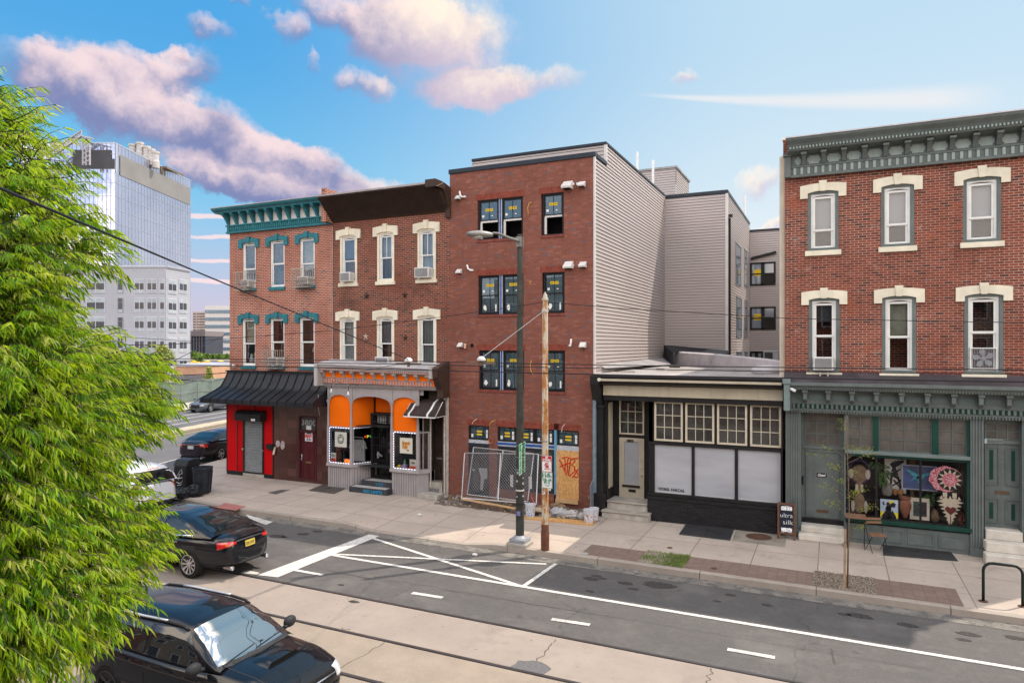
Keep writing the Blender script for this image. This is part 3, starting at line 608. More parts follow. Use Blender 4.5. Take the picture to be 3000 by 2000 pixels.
def guard(h,y,label):
 a,b_,z0,z1=h;a-=.12;b_-=.02;r=thing('window_guard',label,'window guard',((a+b_)/2,y,z0-.1),'iron window guards on the corner house')
 m=MB();y0=y-.36;zt=z0+.66;zb=z0-.08
 for x in[a+(b_-a)*k/8 for k in range(9)]:m.box(x-.008,x+.008,y0-.008,y0+.008,zb,zt)
 for yy in(y0+.12,y0+.24):
  for x in(a,b_):m.box(x-.008,x+.008,yy-.008,yy+.008,zb,zt)
 m.obj('bars',pm('guard_iron',(.42,.36,.31),.6,.3,var=.35,scale=9),r)
 m=MB()
 for z in(zb,zt,zb+.30):m.box(a-.012,b_+.012,y0-.014,y0+.014,z-.012,z+.012);m.box(a-.012,a+.012,y0,y+.01,z-.012,z+.012);m.box(b_-.012,b_+.012,y0,y+.01,z-.012,z+.012)
 m.obj('rail',MC['guard_iron'],r)
 m=MB();m.box(a,b_,y0,y-.08,zb-.012,zb-.004);m.obj('tray',MC['guard_iron'],r)
guard(TW[0],FY,'rusty iron guard basket on the upper far left window of the corner house');guard(TW[2],FY,'iron guard basket on the upper right window of the corner house, largest of three');guard(TW[4],FY,'iron guard basket on the lower middle window of the corner house')
ac_unit(TW[0],FY,.5,'window air conditioner behind the guard on the upper left teal-headed window',.44,.30);ac_unit(TW[2],FY,.5,'white air conditioner behind the guard of the upper right teal-headed window',.55,.30);ac_unit(TW[4],FY,.5,'white air conditioner in the guard of the lower middle window, corner house',.5,.32)
h=TW[3];r=thing('lamp','pale table lamp standing in the lower right window of the corner house','lamp',(TW[5][1]-.25,FY+.4,TW[5][2]+.1))
m=MB();m.lathe([(.15,.50),(.07,.82)],(TW[5][1]-.25,FY+.35,TW[5][2]+.1),14);m.obj('lamp_shade',pm('lampshade',(.5,.45,.36),.8),r,smooth=True)
m=MB();m.lathe([(.07,0),(.08,.04),(.03,.12),(.06,.25),(.02,.42),(.015,.52)],(TW[5][1]-.25,FY+.35,TW[5][2]+.1),12);m.obj('base',pm('lamp_base',(.3,.28,.25),.4),r,smooth=True)
m=MB();m.sph((h[0]+.58,FY+.22,h[2]+.50),.11,.06,.12);tag(m.obj('balloon',pm('yellow_toy',(.75,.52,.02),.4,var=0)),'small round yellow balloon in the lower left window of the corner house','balloon')
for k,(dx,lb)in enumerate(((.30,'white'),(.55,'pale'))):
 m=MB();m.lathe([(.05,0),(.09,.06),(.10,.18),(.06,.27),(.075,.34),(.04,.42),(.001,.44)],(h[0]+dx,FY+.24,h[2]+.08),12);tag(m.obj('figurine',pm('china',(.55,.55,.55),.4),smooth=True),('taller white' if k==0 else 'white')+' china figurine on the sill, '+('left of' if k==0 else 'below')+' the yellow balloon','figurine')
z0=10.5;P='cornice'
m=MB();m.box(XL-.06,XM+.02,FY-.10,FY-.004,z0,z0+.30);m.box(XL-.08,XM+.02,FY-.15,FY-.004,z0-.02,z0+.05);m.box(XL-.08,XM+.02,FY-.17,FY-.004,z0+.28,z0+.33)
m.box(XL-.36,XM,FY-.50,FY+.0,z0+.80,z0+.85);m.prism([(FY-.5,z0+.85),(FY-.62,z0+.93),(FY-.64,z0+.99),(FY+.05,z0+.99),(FY+.05,z0+.85)],XL-.42,XM,'x')
cor=m.obj('cornice',teal,b1,bevel=.008)
m=MB();m.box(XL-.02,XM,FY-.07,FY-.003,z0+.33,z0+.80);m.obj('frieze',pm('off_white',(.70,.68,.66),.6,var=.1,streak=.2),cor)
m=MB();m.box(XL-.42,XM,FY-.66,FY+.05,z0+.99,z0+1.02);m.obj('gutter_flashing',pm('lead_edge',(.42,.38,.38),.5,.3,var=.2),cor)
nb=12
for k in range(nb):
 x=XL+.06+(XM-XL-.22)*k/(nb-1);m=MB();m.prism([(FY-.06,z0+.18),(FY-.12,z0+.18),(FY-.16,z0+.36),(FY-.34,z0+.62),(FY-.46,z0+.70),(FY-.46,z0+.80),(FY-.06,z0+.80)],x-.055,x+.055,'x');m.box(x-.075,x+.075,FY-.48,FY-.06,z0+.755,z0+.80)
 m.obj('bracket',teal,cor,bevel=.006)
m=MB();x=XL+.05
while x<XM-.1:m.box(x,x+.055,FY-.135,FY-.098,z0+.08,z0+.25);x+=.105
m.obj('dentils',teald,cor)
m=MB();x=XL-.3
while x<XM-.1:m.box(x,x+.04,FY-.55,FY-.49,z0+.855,z0+.90);x+=.075
m.obj('dentils',pm('peeling_teal',(.05,.09,.10),.7,var=.5,scale=12),cor)
m=MB();m.box(XM-.16,XM+.06,FY-.45,FY+.3,z0+.02,z0+1.25);m.box(XM-.12,XM+.04,FY-.5,FY+.25,z0+1.25,z0+1.33);m.obj('chimney_pier',bt,b1,bevel=.01)
r=thing('floodlight','small white twin floodlight on the corner house above the black awning','floodlight',(XL+.2,FY,5.0));x,z=onY('B',215,1382)
m=MB();m.box(x-.05,x+.05,FY-.04,FY,z-.03,z+.03);m.bar((x,FY-.03,z),(x-.14,FY-.14,z+.03),.02,.02);m.bar((x,FY-.03,z),(x+.10,FY-.14,z+.04),.02,.02);m.obj('bracket',alum,r)
for dx in(-.16,.12):m=MB();m.lathe([(.03,0),(.06,-.10),(.065,-.12),(.001,-.11)],(x+dx,FY-.12,z+.04),12,'y');m.obj('lamp',white,r,smooth=True)
aw=thing('metal_awning','black curved standing-seam metal awning around the red corner shopfront','awning',(XL,FY,3.6))
zt=onY('C',640,150,FY-.12)[1];zl=onY('C',560,388,FY-1.15)[1];zl2=zl-.17
prof=[(FY-.06,zt+.12),(FY-.10,zt+.10),(FY-.12,zt),(FY-.24,zt-.28),(FY-.38,zt-.52),(FY-.46,zt-.59),(FY-1.15,zl)]
mm=pm('awning_black',(.030,.031,.036),.38,.35,var=.25,scale=2,bump=.05)
x1=onY('C',1100,320,FY-.9)[0];x0=onY('C',22,345,FY-1.15)[0]
m=MB();vs=[];n=len(prof)
offs=[FY-.02-p[0]for p in prof];tl=[max(0,o-.08)for o in offs]
SL=(XL-x0)/(offs[-1]-.08)
for p,o in zip(prof,tl):vs.append((XL-.02-o*SL,p[0],p[1]))
for p,o in zip(prof,tl):vs.append((x1-.0,p[0],p[1]))
for p,o in zip(prof,tl):vs.append((XL-.02-o*SL,FY+3.0,p[1]))
fs=[(i,n+i,n+i+1,i+1)for i in range(n-1)]+[(2*n+i,i,i+1,2*n+i+1)for i in range(n-1)]
m.add(vs,fs);xa=vs[n-1][0]
m.add([(xa,FY-1.15,zl),(x1,FY-1.15,zl),(x1,FY-1.15,zl2),(xa,FY-1.15,zl2),(xa,FY+3,zl),(xa,FY+3,zl2)],[(0,1,2,3),(4,0,3,5)])
m.add([(xa,FY-1.15,zl2),(x1,FY-1.15,zl2),(x1,FY,zl2+.05),(xa,FY,zl2+.05)],[(0,1,2,3)])
m.add([(x1,p[0],p[1])for p in prof]+[(x1,FY-1.15,zl2),(x1,FY,zl2)],[tuple(range(n+2))])
m.obj('roof_sheet',mm,aw)
m=MB();k=13
for i in range(k+1):
 t=i/k;xt_=XL+.0+(x1-XL)*t;xb=xa+.1+(x1-xa-.1)*t
 for j in range(n-1):
  fa=tl[j]/tl[-1];fb=tl[j+1]/tl[-1];pa,pb=prof[j],prof[j+1]
  m.bar((xt_+(xb-xt_)*fa,pa[0]-.012,pa[1]+.012),(xt_+(xb-xt_)*fb,pb[0]-.012,pb[1]+.012),.022,.04)
 m.box(xb-.011,xb+.011,FY-1.175,FY-1.15,zl2,zl)
m.obj('standing_seam',mm,aw)
m=MB();m.box(xa-.02,x1+.02,FY-1.185,FY-1.15,zl2-.02,zl2+.02);m.box(XL-.1,x1,FY-.14,FY-.0,zt+.10,zt+.16);m.obj('trim',blackm,aw)
zS=.15;xr=onY('C',708,700)[0];xg=onY('C',1190,700)[0]
sh=rectY('C',438,560,622,1040);sh=(sh[0],sh[1],zS+.14,sh[3])
m=MB();m.box(XL-.06,sh[0],FY-.10,FY+.2,zS+.16,zl2+.6);m.box(sh[1],xr,FY-.10,FY+.2,zS+.16,zl2+.6);m.box(sh[0],sh[1],FY-.10,FY+.2,sh[3],zl2+.6)
rp=m.obj('red_boarding',redp,b1)
m=MB()
def clipseg(p,q,x0,x1,z0,z1):
 (a,b_),(c,d)=p,q;t0,t1=0.,1.
 for num,den in((x0-a,c-a),(a-x1,a-c),(z0-b_,d-b_),(b_-z1,b_-d)):
  if abs(den)<1e-9:
   if num>0:return None
  else:
   t=num/den
   if den>0:t0=max(t0,t)
   else:t1=min(t1,t)
 if t0>=t1:return None
 return(a+(c-a)*t0,b_+(d-b_)*t0),(a+(c-a)*t1,b_+(d-b_)*t1)
xe=onY('C',382,700)[0];xf=onY('C',540,500)[0]
for(xa_,xb_,sgn,za,zb_)in((XL-.05,xe,-1,zS+.2,zl2+.1),(xe,sh[0],1,zS+.2,zl2+.1),(sh[0],xf,1,sh[3]+.3,zl2+.1),(xf,sh[1],-1,sh[3]+.3,zl2+.1),(sh[1],xr,-1,zS+.2,zl2+.1)):
 z=za-3
 while z<zb_+3:
  s=clipseg((xa_,z),(xb_,z+(xb_-xa_)*sgn),xa_,xb_,za,zb_)
  if s:m.bar((s[0][0],FY-.104,s[0][1]),(s[1][0],FY-.104,s[1][1]),.008,.012,up=(0,1,0))
  z+=.105
m.obj('board_joint',pm('red_shade',(.30,.006,.008),.6,var=0),rp)
m=MB()
for x in(XL-.05,xe,xr-.01):m.box(x-.02,x+.02,FY-.115,FY-.10,zS+.1,zl2+.3)
m.box(xf-.02,xf+.02,FY-.115,FY-.10,sh[3]+.2,zl2+.3);m.box(XL-.05,sh[0]-.03,FY-.12,FY-.0,zS,zS+.17);m.box(sh[1]+.03,xr,FY-.12,FY-.0,zS,zS+.17);m.obj('trim',blackp,rp)
m=MB();m.box(sh[0]-.02,sh[1]+.02,FY-.14,FY+.1,zS,zS+.14);m.obj('step',conc,b1,bevel=.01)
rs=MB();rs.ring(sh[0]-.01,sh[1]+.01,sh[2],sh[3],.06,FY-.15,FY-.06);rs=rs.obj('roller_shutter',blackp,b1)
m=MB();prof2=[];z=sh[2]+.03
while z<sh[3]-.06:prof2+=[(FY-.085,z),(FY-.115,z+.025),(FY-.115,z+.05),(FY-.085,z+.075)];z+=.075
vs=[(sh[0]+.05,p[0],p[1])for p in prof2]+[(sh[1]-.05,p[0],p[1])for p in prof2];n=len(prof2);m.add(vs,[(i,n+i,n+i+1,i+1)for i in range(n-1)]);m.obj('slats',pm('shutter_steel',(.30,.32,.33),.42,.5,var=.12,streak=.3),rs)
bx=rectY('C',378,478,620,578,FY-.3);m=MB();m.prism([(FY-.1,bx[3]+.0),(FY-.34,bx[3]-.02),(FY-.46,bx[3]-.16),(FY-.46,bx[2]+.03),(FY-.1,bx[2]+.03)],sh[0]-.18,sh[1]+.16,'x');m.obj('shutter_box',blackm,rs,bevel=.012)
m=MB();m.box(sh[1]-.35,sh[1]-.12,FY-.464,FY-.461,bx[2]+.05,bx[2]+.14);m.obj('sticker',paper,rs)
for x in(sh[0]+.0,sh[1]-.02):m=MB();m.box(x-.02,x+.035,FY-.19,FY-.15,1.25,1.33);m.obj('padlock',galv,rs)
gr=NB('granite_tile');gr.b.inputs['Roughness'].default_value=.22
sp=gr.new('ShaderNodeSeparateXYZ');gr.L(gr.coord(),sp.inputs[0]);cb=gr.new('ShaderNodeCombineXYZ');gr.L(sp.outputs[0],cb.inputs[0]);gr.L(sp.outputs[2],cb.inputs[1])
bk=gr.new('ShaderNodeTexBrick');gr.L(cb.outputs[0],bk.inputs['Vector']);bk.offset=0;bk.inputs['Scale'].default_value=1;bk.inputs['Brick Width'].default_value=.45;bk.inputs['Row Height'].default_value=.33;bk.inputs['Mortar Size'].default_value=.004
bk.inputs['Color1'].default_value=(.105,.040,.032,1);bk.inputs['Color2'].default_value=(.055,.020,.017,1);bk.inputs['Mortar'].default_value=(.03,.012,.01,1)
gr.col(gr.mix(gr.mr(gr.noise(30,4),.4,.7,0,.5),bk.outputs['Color'],(.04,.017,.015)));granite=gr.m
dr=rectY('C',940,525,1105,1080);dr=(dr[0],dr[1],zS+.12,dr[3])
m=MB();wall_holes(m,xr,XM+.0,zS,zl2+.6,[dr],FY-.09,.12);m.obj('granite_wall',granite,b1)
dm=pm('maroon_door',(.085,.018,.022),.4,var=.15,streak=.2);m=MB();zz=dr[3]-.62
m.box(dr[0]+.06,dr[1]-.06,FY-.03,FY+.02,dr[2],zz-.04);d1=m.obj('door',dm,b1)
m=MB();m.ring(dr[0],dr[1],dr[2]-.02,dr[3],.06,FY-.11,FY+.03);m.box(dr[0],dr[1],FY-.11,FY+.03,zz-.05,zz+.05);m.obj('frame',pm('maroon_frame',(.07,.02,.022),.5,streak=.3),d1)
m=MB();cx=(dr[0]+dr[1])/2
for sx in(-1,1):
 for za,zb_ in((.12,.62),(.75,1.3),(1.4,1.75)):xx=cx+sx*.17;m.ring(xx-.13,xx+.13,dr[2]+za,dr[2]+zb_,.02,FY-.045,FY-.03)
m.obj('panel_moulding',dm,d1)
m=MB();m.box(cx-.14,cx+.14,FY-.045,FY-.03,dr[2]+.66,dr[2]+.72);m.obj('mail_slot',pm('brass',(.35,.25,.10),.35,.8,var=.1),d1)
m=MB();m.sph((dr[0]+.12,FY-.07,dr[2]+.80),.03);m.box(dr[0]+.1,dr[0]+.14,FY-.05,FY-.03,dr[2]+.72,dr[2]+1.0);m.obj('handle',galv,d1,smooth=True)
m=MB();m.box(dr[0]+.07,dr[1]-.07,FY-.02,FY-.01,zz+.05,dr[3]-.06);m.obj('transom_pane',pm('frosted_dark',(.06,.075,.075),.25),d1)
text('3800',.5,pm('etched_number',(.30,.31,.31),.5,var=0),d1,'house_number',(cx,FY-.024,zz+.34),width=.78,bold=.008,sy=.62)
m=MB();m.box(cx-.13,cx+.13,FY-.03,FY-.026,zz+.06,zz+.22);m.obj('notice',paper,d1)
m=MB();x,z=onY('C',1018,716,FY-.04);m.box(x-.19,x+.19,FY-.043,FY-.040,z-.19,z+.17);sg=tag(m.obj('rent_sign',paper),'white RENT sign taped to the maroon door','sign')
text('RENT',.2,redink,sg,c=(x,FY-.046,z+.02),width=.33,bold=.01,sy=1.0);m=MB();m.box(x-.12,x+.12,FY-.046,FY-.044,z+.11,z+.15);m.box(x-.14,x+.14,FY-.046,FY-.044,z-.14,z-.10);m.obj('caption_bar',pm('blue_ink',(.04,.05,.2),.5,var=0),sg)
m=MB();x,z=onY('C',1028,600,FY-.04)
for cxx,czz,wd,hh,lb,tl_ in((733,782,.26,.26,'upper torn white flyer on the granite tiles',0),(776,795,.24,.34,'larger torn white flyer on the granite tiles beside the mailbox',1)):
 x,z=onY('C',cxx,czz,FY-.1);m=MB();n=11;pts=[(x+wd/2*math.cos(6.283*k/n)*random.uniform(.8,1.25),z+hh/2*math.sin(6.283*k/n)*random.uniform(.8,1.2))for k in range(n)];m.prism(pts,FY-.098,FY-.094)
 tag(m.obj('flyer',pm('flyer',(.45,.37,.38),.8,var=.4,scale=14)),lb,'flyer')
x,z=onY('C',655,812,FY-.2);mbx=thing('mailbox','black wall mailbox on the red boards right of the shutter','mailbox',(x,FY-.1,z))
m=MB();m.box(x-.17,x+.17,FY-.22,FY-.11,z-.10,z+.06);m.obj('body',blackm,mbx,bevel=.01);m=MB();m.prism([(FY-.11,z+.12),(FY-.24,z+.07),(FY-.24,z+.05),(FY-.11,z+.06)],x-.19,x+.19,'x');m.obj('lid',blackm,mbx)
m=MB();x,z=onY('C',688,848,FY-.2);m.add([(x-.08,FY-.15,z-.17),(x+.06,FY-.18,z-.14),(x+.10,FY-.14,z+.16),(x-.0,FY-.12,z+.17),(x-.02,FY-.17,z)],[(0,1,4),(1,2,4),(2,3,4),(3,0,4)]);tag(m.obj('newspaper',pm('newsprint',(.6,.52,.42),.8,var=.3,scale=20)),'rolled newspaper hanging from the black mailbox','newspaper')
m=MB();a=onY('C',1105,330,FY-1.0);b_=onY('C',1120,530,FY-.12);m.tube([(a[0],FY-1.0,a[1]),((a[0]+b_[0])/2-.02,FY-.6,(a[1]+b_[1])/2),(b_[0],FY-.13,b_[1])],.009,5);tag(m.obj('cable',paper),'thin white cable hanging from the right end of the black awning','cable')
# ================================================================== 2. brown-corniced rowhouse with the orange shop
bo=brickm('dark_brick',(.215,.062,.038),(.125,.038,.027),(.42,.29,.22),ms=.007,odd=(.055,.03,.028),oddt=.9,stain=(.06,.035,.03),pale=.25)
b2=thing('orange_rowhouse','dark brick house with brown metal cornice and an orange arched shopfront','building',(XM,FY,0))
T2=[rectY('B',*q)for q in((958,455,1076,793),(1220,433,1338,784),(1505,408,1632,770),(956,1030,1070,1392),(1218,1028,1338,1400),(1506,1020,1636,1412))]
za=sum(t[3]for t in T2[:3])/3;zb_=sum(t[2]for t in T2[:3])/3;zc=sum(t[3]for t in T2[3:])/3;zd=sum(t[2]for t in T2[3:])/3
T2=[(a,b_,zb_ if i<3 else zd,za if i<3 else zc)for i,(a,b_,c,d)in enumerate(T2)]
m=MB();wall_holes(m,XM,XR,zS,11.3,T2+[(XM+.3,XR-.3,.2,4.2)],FY,.2);m.box(XM+.01,XR,FY+.35,FY+15,4.6,11.3);m.obj('wall',bo,b2)
pc=pm('white_curtain',(.46,.46,.46),.9,var=.05,scale=3);bc=pm('blue_curtain',(.16,.24,.36),.9,var=.05,scale=3)
cur=[[('curtain',.55,1,0,1,bc)],[('curtain',.5,1,0,1,pm('pale_blue_curtain',(.42,.50,.60),.9)),('curtain',.0,.5,.15,.9,screen)],[('curtain',.15,1,0,1,pm('pale_blue_curtain',(.42,.50,.60),.9))],[('curtain',0,1,0,1,pc)],[('curtain',.5,1,.0,.8,pm('grey_curtain',(.22,.21,.24),.9))],[('vertical_blind',0,1,0,1,pm('green_grey_blind',(.24,.29,.30),.9))]]
for i,h in enumerate(T2):sash_window(b2,h,FY,white,rise=.06,fw=.07,meet=(.48,.5,.5,.47,.5,.48)[i],curtain=cur[i],sillm=cream,sill=(.06,.13,.08),lint=(.18,.24,.16,.06),lmat=cream,casing=cream,cw=.085,muntin=i in(1,2))
ac_unit(T2[0],FY,.52,'white air conditioner in the upper left cream-headed window',.5,.36);ac_unit(T2[2],FY,.42,'white air conditioner in the upper right cream-headed window',.62,.38);ac_unit(T2[4],FY,.5,'grey-faced air conditioner in the lower middle cream-headed window',.62,.42)
z0=onY('B',1280,335)[1];z1=onY('B',1250,132,FY-.85)[1];m=MB();n=62
prof=[(FY-.02,z0),(FY-.10,z0+.06),(FY-.85,z1-.05),(FY-.88,z1-.05),(FY-.88,z1),(FY+.3,z1+.02),(FY+.3,z0)]
m.prism(prof,XM+.03,XR-.05,'x');bc2=m.obj('cornice',brownm,b2)
m=MB()
for k in range(n+1):x=XM+.05+(XR-XM-.12)*k/n;m.bar((x,FY-.115,z0+.06),(x,FY-.865,z1-.06),.012,.02)
m.obj('siding_rib',pm('brown_rib',(.035,.022,.018),.45),bc2)
m=MB();m.box(XM+.03,XR-.03,FY-.92,FY-.86,z1-.01,z1+.055);m.obj('gutter',pm('pale_gutter',(.34,.30,.30),.5,.2,var=.2),bc2)
m=MB();m.box(XR-.42,XR+.02,FY-1.02,FY-.5,z1-.16,z1+.12);m.prism([(FY-1.02,z1-.16),(FY-.5,z1-.16),(FY-.12,z0+.15),(FY-.12,z0-.22),(FY-.02,z0-.22),(FY-.02,z1),(FY-.5,z1+.1)],XR-.13,XR+.06,'x');m.obj('end_cap',brownm,bc2,bevel=.012)
ci=pm('cast_iron',(.05,.035,.03),.6,.3,var=.3)
for(x,y,lb,mt)in((1145,885,'rusty iron star wall anchor, upper left of four on the dark brick',ci),(1415,880,'rusty iron star wall anchor, upper right of four on the dark brick',ci),(1138,1172,'pale cream star wall anchor between the lower cream-headed windows',pm('pale_star',(.45,.38,.30),.6)),(1417,1180,'rusty iron star wall anchor with a white chip, lower right of four',ci)):
 X,Z=onY('B',x,y);m=MB();pts=[(X+math.sin(k*math.pi/5)*(.15 if k%2==0 else .058),Z+math.cos(k*math.pi/5)*(.15 if k%2==0 else .058))for k in range(10)]
 vs=[(X,FY-.05,Z)]+[(p[0],FY-.008,p[1])for p in pts];m.add(vs,[(0,1+k,1+(k+1)%10)for k in range(10)]);tag(m.obj('star_anchor',mt),lb,'wall anchor','star wall anchors on the dark brick wall')
m=MB();x,z=onY('B',898,900);m.tube([(XM+.04,FY-.03,10.4),(XM+.04,FY-.03,4.9)],.014,6);tag(m.obj('downpipe',pm('pale_cable',(.45,.38,.34),.7)),'thin pale conduit running down between the two brick houses','conduit')
SF=FY-.42;xw0=onY('S',128,600,SF)[0];xw1=onY('S',868,600,FY+.5)[0];xw2=onY('S',545,600,SF)[0];xd1=onY('S',1258,600,SF)[0];xe1=onY('S',1712,600,SF)[0]
kz=zS+.80;tz=onY('S',340,112,SF)[1];az1=onY('C',1300,335,SF)[1];top=az1+.35
print('shop',xw0,xw2,xd1,xe1,kz,tz,az1)
sill_z=onY('S',330,775,SF)[1];XW1=xw2+.42;YB=FY+.42
m=MB();m.prism([(xw0,SF),(xw2,SF),(XW1+.15,YB),(XW1+.15,FY+.2),(xw0,FY+.2)][:3]+[(xw0,YB)],zS,sill_z-.06,'z');m.prism([(xd1,SF),(xe1,SF),(xe1+.25,FY-.05),(xe1+.25,YB),(xd1-.02,YB)],zS,sill_z-.06,'z')
sf=m.obj('shopfront_base',grayp,b2)
m=MB()
def grooves(p,q,z0_,z1_,step=.105):
 p,q=Vector(p),Vector(q);d=(q-p);L_=d.length;d.normalize();nrm=Vector((d.y,-d.x));k=step
 while k<L_:c=p+d*k;m.box(c.x-.005,c.x+.005,c.y-.006+nrm.y*.003,c.y+.004+nrm.y*.003,z0_,z1_);k+=step
grooves((xw0,SF),(xw2,SF),zS,sill_z-.1);grooves((xd1,SF),(xe1,SF),zS,sill_z-.1)
for k in range(1,9):t=k/9;m.box(xw2+(XW1+.15-xw2)*t-.004,xw2+(XW1+.15-xw2)*t+.004,SF+(YB-SF)*t-.012,SF+(YB-SF)*t,zS,sill_z-.1)
m.obj('board_groove',pm('groove_grey',(.13,.115,.115),.8,var=0),sf)
m=MB();m.prism([(xw0-.05,SF-.07),(xw2+.03,SF-.07),(XW1+.20,YB-.05),(XW1+.15,YB),(xw0-.05,SF+.1)],sill_z-.10,sill_z,'z');m.prism([(xd1-.08,SF-.07),(xe1+.03,SF-.07),(xe1+.34,FY-.09),(xe1+.3,FY),(xd1-.08,FY)],sill_z-.10,sill_z,'z');m.obj('sill',grayp,sf,bevel=.01)
def pane(p,q,z0_,z1_,fw,nm='shop_window',fm=grayp,gm=glassd):
 p,q=Vector((*p,0)),Vector((*q,0));d=(q-p).normalized();L_=(q-p).length;nrm=Vector((d.y,-d.x,0));m=MB();up=Vector((0,0,1))
 for a,c in((fw/2,(z0_+z1_)/2),(L_-fw/2,(z0_+z1_)/2)):m.obox(p+d*a+up*c,d,nrm,up,fw/2,.04,(z1_-z0_)/2)
 for z in(z0_+fw/2,z1_-fw/2):m.obox(p+d*L_/2+up*z,d,nrm,up,L_/2-fw-.001,.04,fw/2)
 o=m.obj(nm,fm,b2);m=MB();m.obox(p+d*L_/2+up*(z0_+z1_)/2,d,nrm,up,L_/2-fw*.7,.004,(z1_-z0_)/2-fw*.7);m.obj('pane',gm,o);return o
pane((xw0+.02,SF+.02),(xw2-.01,SF+.02),sill_z,tz,.06);pane((xw2+.01,SF+.02),(XW1,YB),sill_z,tz,.05);pane((xd1+.02,SF+.02),(xe1,SF+.02),sill_z,tz-.03,.06);pane((xe1,SF+.03),(xe1+.25,FY-.04),sill_z,tz-.03,.05)
m=MB();up0=tz;up1=az1+.1
m.box(xw0+.05,xw2,SF+.03,SF+.05,up0,up1);m.box(xd1+.03,xe1,SF+.03,SF+.05,up0-.03,up1)
p,q=Vector((xw2+.02,SF+.03)),Vector((XW1,YB));m.add([(p.x,p.y,up0),(q.x,q.y,up0),(q.x,q.y,up1),(p.x,p.y,up1)],[(0,1,2,3)]);dz=onY('C',1690,492,YB)[1];m.box(XW1+.08,xd1-.0,YB-.0,YB+.03,dz,up1+.2)
m.obj('orange_panel',orange,b2)
m=MB();m.box(xw0-.04,XR-.25,SF+.02,FY,az1+.36,az1+.42);m.box(XW1,xd1,SF+.1,YB,up1+.22,up1+.26);m.box(xw0,xe1+.2,SF+.06,SF+.10,az1+.1,az1+.36);m.obj('soffit',grayp,b2)
def arch(x0,x1,spring,crown,nm='arch'):
 m=MB();cx=(x0+x1)/2;W=(x1-x0)/2;n=16;pts=[(cx+W*math.cos(math.pi*(1-i/n)),spring+(crown-spring)*math.sin(math.pi*i/n))for i in range(n+1)]
 for i in range(n):
  a,b_=pts[i],pts[i+1];m.prism([a,b_,(b_[0],az1+.40),(a[0],az1+.40)],SF-.015,SF+.03)
 for i in range(n):a,b_=pts[i],pts[i+1];m.bar((a[0],SF-.03,a[1]+.02),(b_[0],SF-.03,b_[1]+.02),.05,.05,up=(0,1,0))
 m.obj(nm,grayp,b2)
spr=onY('C',1395,400,SF)[1]
xs4=[xw0+.03,xw2,onY('C',1783,600,SF)[0],xe1+.02]
arch(xs4[0]+.05,xs4[1]-.05,spr,az1+.02);arch(xs4[1]+.05,xs4[2]-.05,spr,az1+.0);arch(xs4[2]+.05,xs4[3]-.02,spr,az1+.02)
for x in xs4:
 m=MB();m.lathe([(.05,tz-.02),(.045,tz+.3),(.035,tz+.6),(.04,spr-.12),(.05,spr-.1),(.05,spr-.06),(.075,spr),(.08,spr+.05)],(x,SF-.02,0),10);m.box(x-.05,x+.05,SF-.05,SF+.06,sill_z,tz+.02);m.box(x-.04,x+.04,SF-.03,SF+.03,spr+.04,az1+.4);m.obj('colonnette',grayp,b2)
cz=az1+.34;yT=SF-.44;CX0,CX1=xw0-.12,XR-.30
m=MB();m.xf=lambda p:Vector((p.x,p.y,p.z-.022*(p.x-CX0)*max(0,min(1,(p.z-cz)/.5))))
m.prism([(FY,cz-.04),(SF-.06,cz-.04),(SF-.12,cz+.10),(SF-.16,cz+.12),(SF-.16,cz+.32),(SF-.18,cz+.33),(SF-.18,cz+.58),(yT+.07,cz+.64),(yT+.05,cz+.72),(yT,cz+.74),(yT,cz+.86),(FY,cz+1.0)],CX0,CX1,'x')
cc=m.obj('shop_cornice',grayp,b2)
xf=m.xf
m=MB();m.xf=xf;m.box(CX0+.02,CX1,SF-.168,SF-.16,cz+.13,cz+.31);m.box(CX0+.02,CX1,SF-.19,SF-.18,cz+.36,cz+.57);m.obj('orange_band',orange,cc)
m=MB();m.xf=xf;x=CX0+.05
while x<CX1-.05:m.box(x,x+.06,SF-.20,SF-.166,cz+.13,cz+.31);x+=.125
x=CX0+.05
while x<CX1-.05:m.box(x,x+.035,SF-.15,SF-.09,cz+.03,cz+.09);x+=.07
x=CX0+.05
while x<CX1-.05:m.box(x,x+.05,yT+.01,yT+.05,cz+.65,cz+.72);x+=.09
m.obj('dentils',grayp,cc)
m=MB();m.xf=xf;m.box(CX0+.05,CX1,yT+.042,yT+.06,cz+.645,cz+.72);m.obj('orange_line',orange,cc)
for k in range(11):
 x=CX0+.10+(CX1-CX0-.28)*k/10;m=MB();m.xf=xf;m.prism([(SF-.17,cz+.34),(SF-.22,cz+.36),(SF-.26,cz+.46),(yT+.12,cz+.55),(yT+.08,cz+.64),(SF-.17,cz+.64)],x-.045,x+.045,'x');m.box(x-.08,x+.08,yT+.06,yT+.16,cz+.55,cz+.64);m.obj('bracket',grayp,cc,bevel=.005)
m=MB();m.xf=xf;m.prism([(yT-.05,cz+.86),(yT-.03,cz+.89),(FY+.3,cz+1.08),(FY+.3,cz+.9)],CX0-.12,CX1,'x');m.obj('roof',pm('peeling_roof',(.45,.43,.44),.85,var=.2,scale=1.6,bump=.3,spots=(.12,.11,.11),spot_t=.63),cc)
m=MB();m.box(CX0-.16,CX0+.0,yT-.06,FY,cz+.02,cz+.92);m.box(CX1-.02,CX1+.10,yT-.08,yT+.08,cz+.40,cz+.84);m.obj('end_block',pm('end_grey',(.42,.39,.38),.6,streak=.4),cc,bevel=.01)
m=MB();m.prism([(yT-.02,cz+.76),(yT+.0,cz+.45),(SF-.05,cz+.02),(SF-.05,cz-.3),(FY+.1,cz-.3),(FY+.1,cz+1.02)],CX1+.06,XR+.0,'x');m.obj('brown_return',pm('brown_return',(.065,.038,.03),.5,var=.25,scale=4,spots=(.35,.33,.32),spot_t=.68),cc)
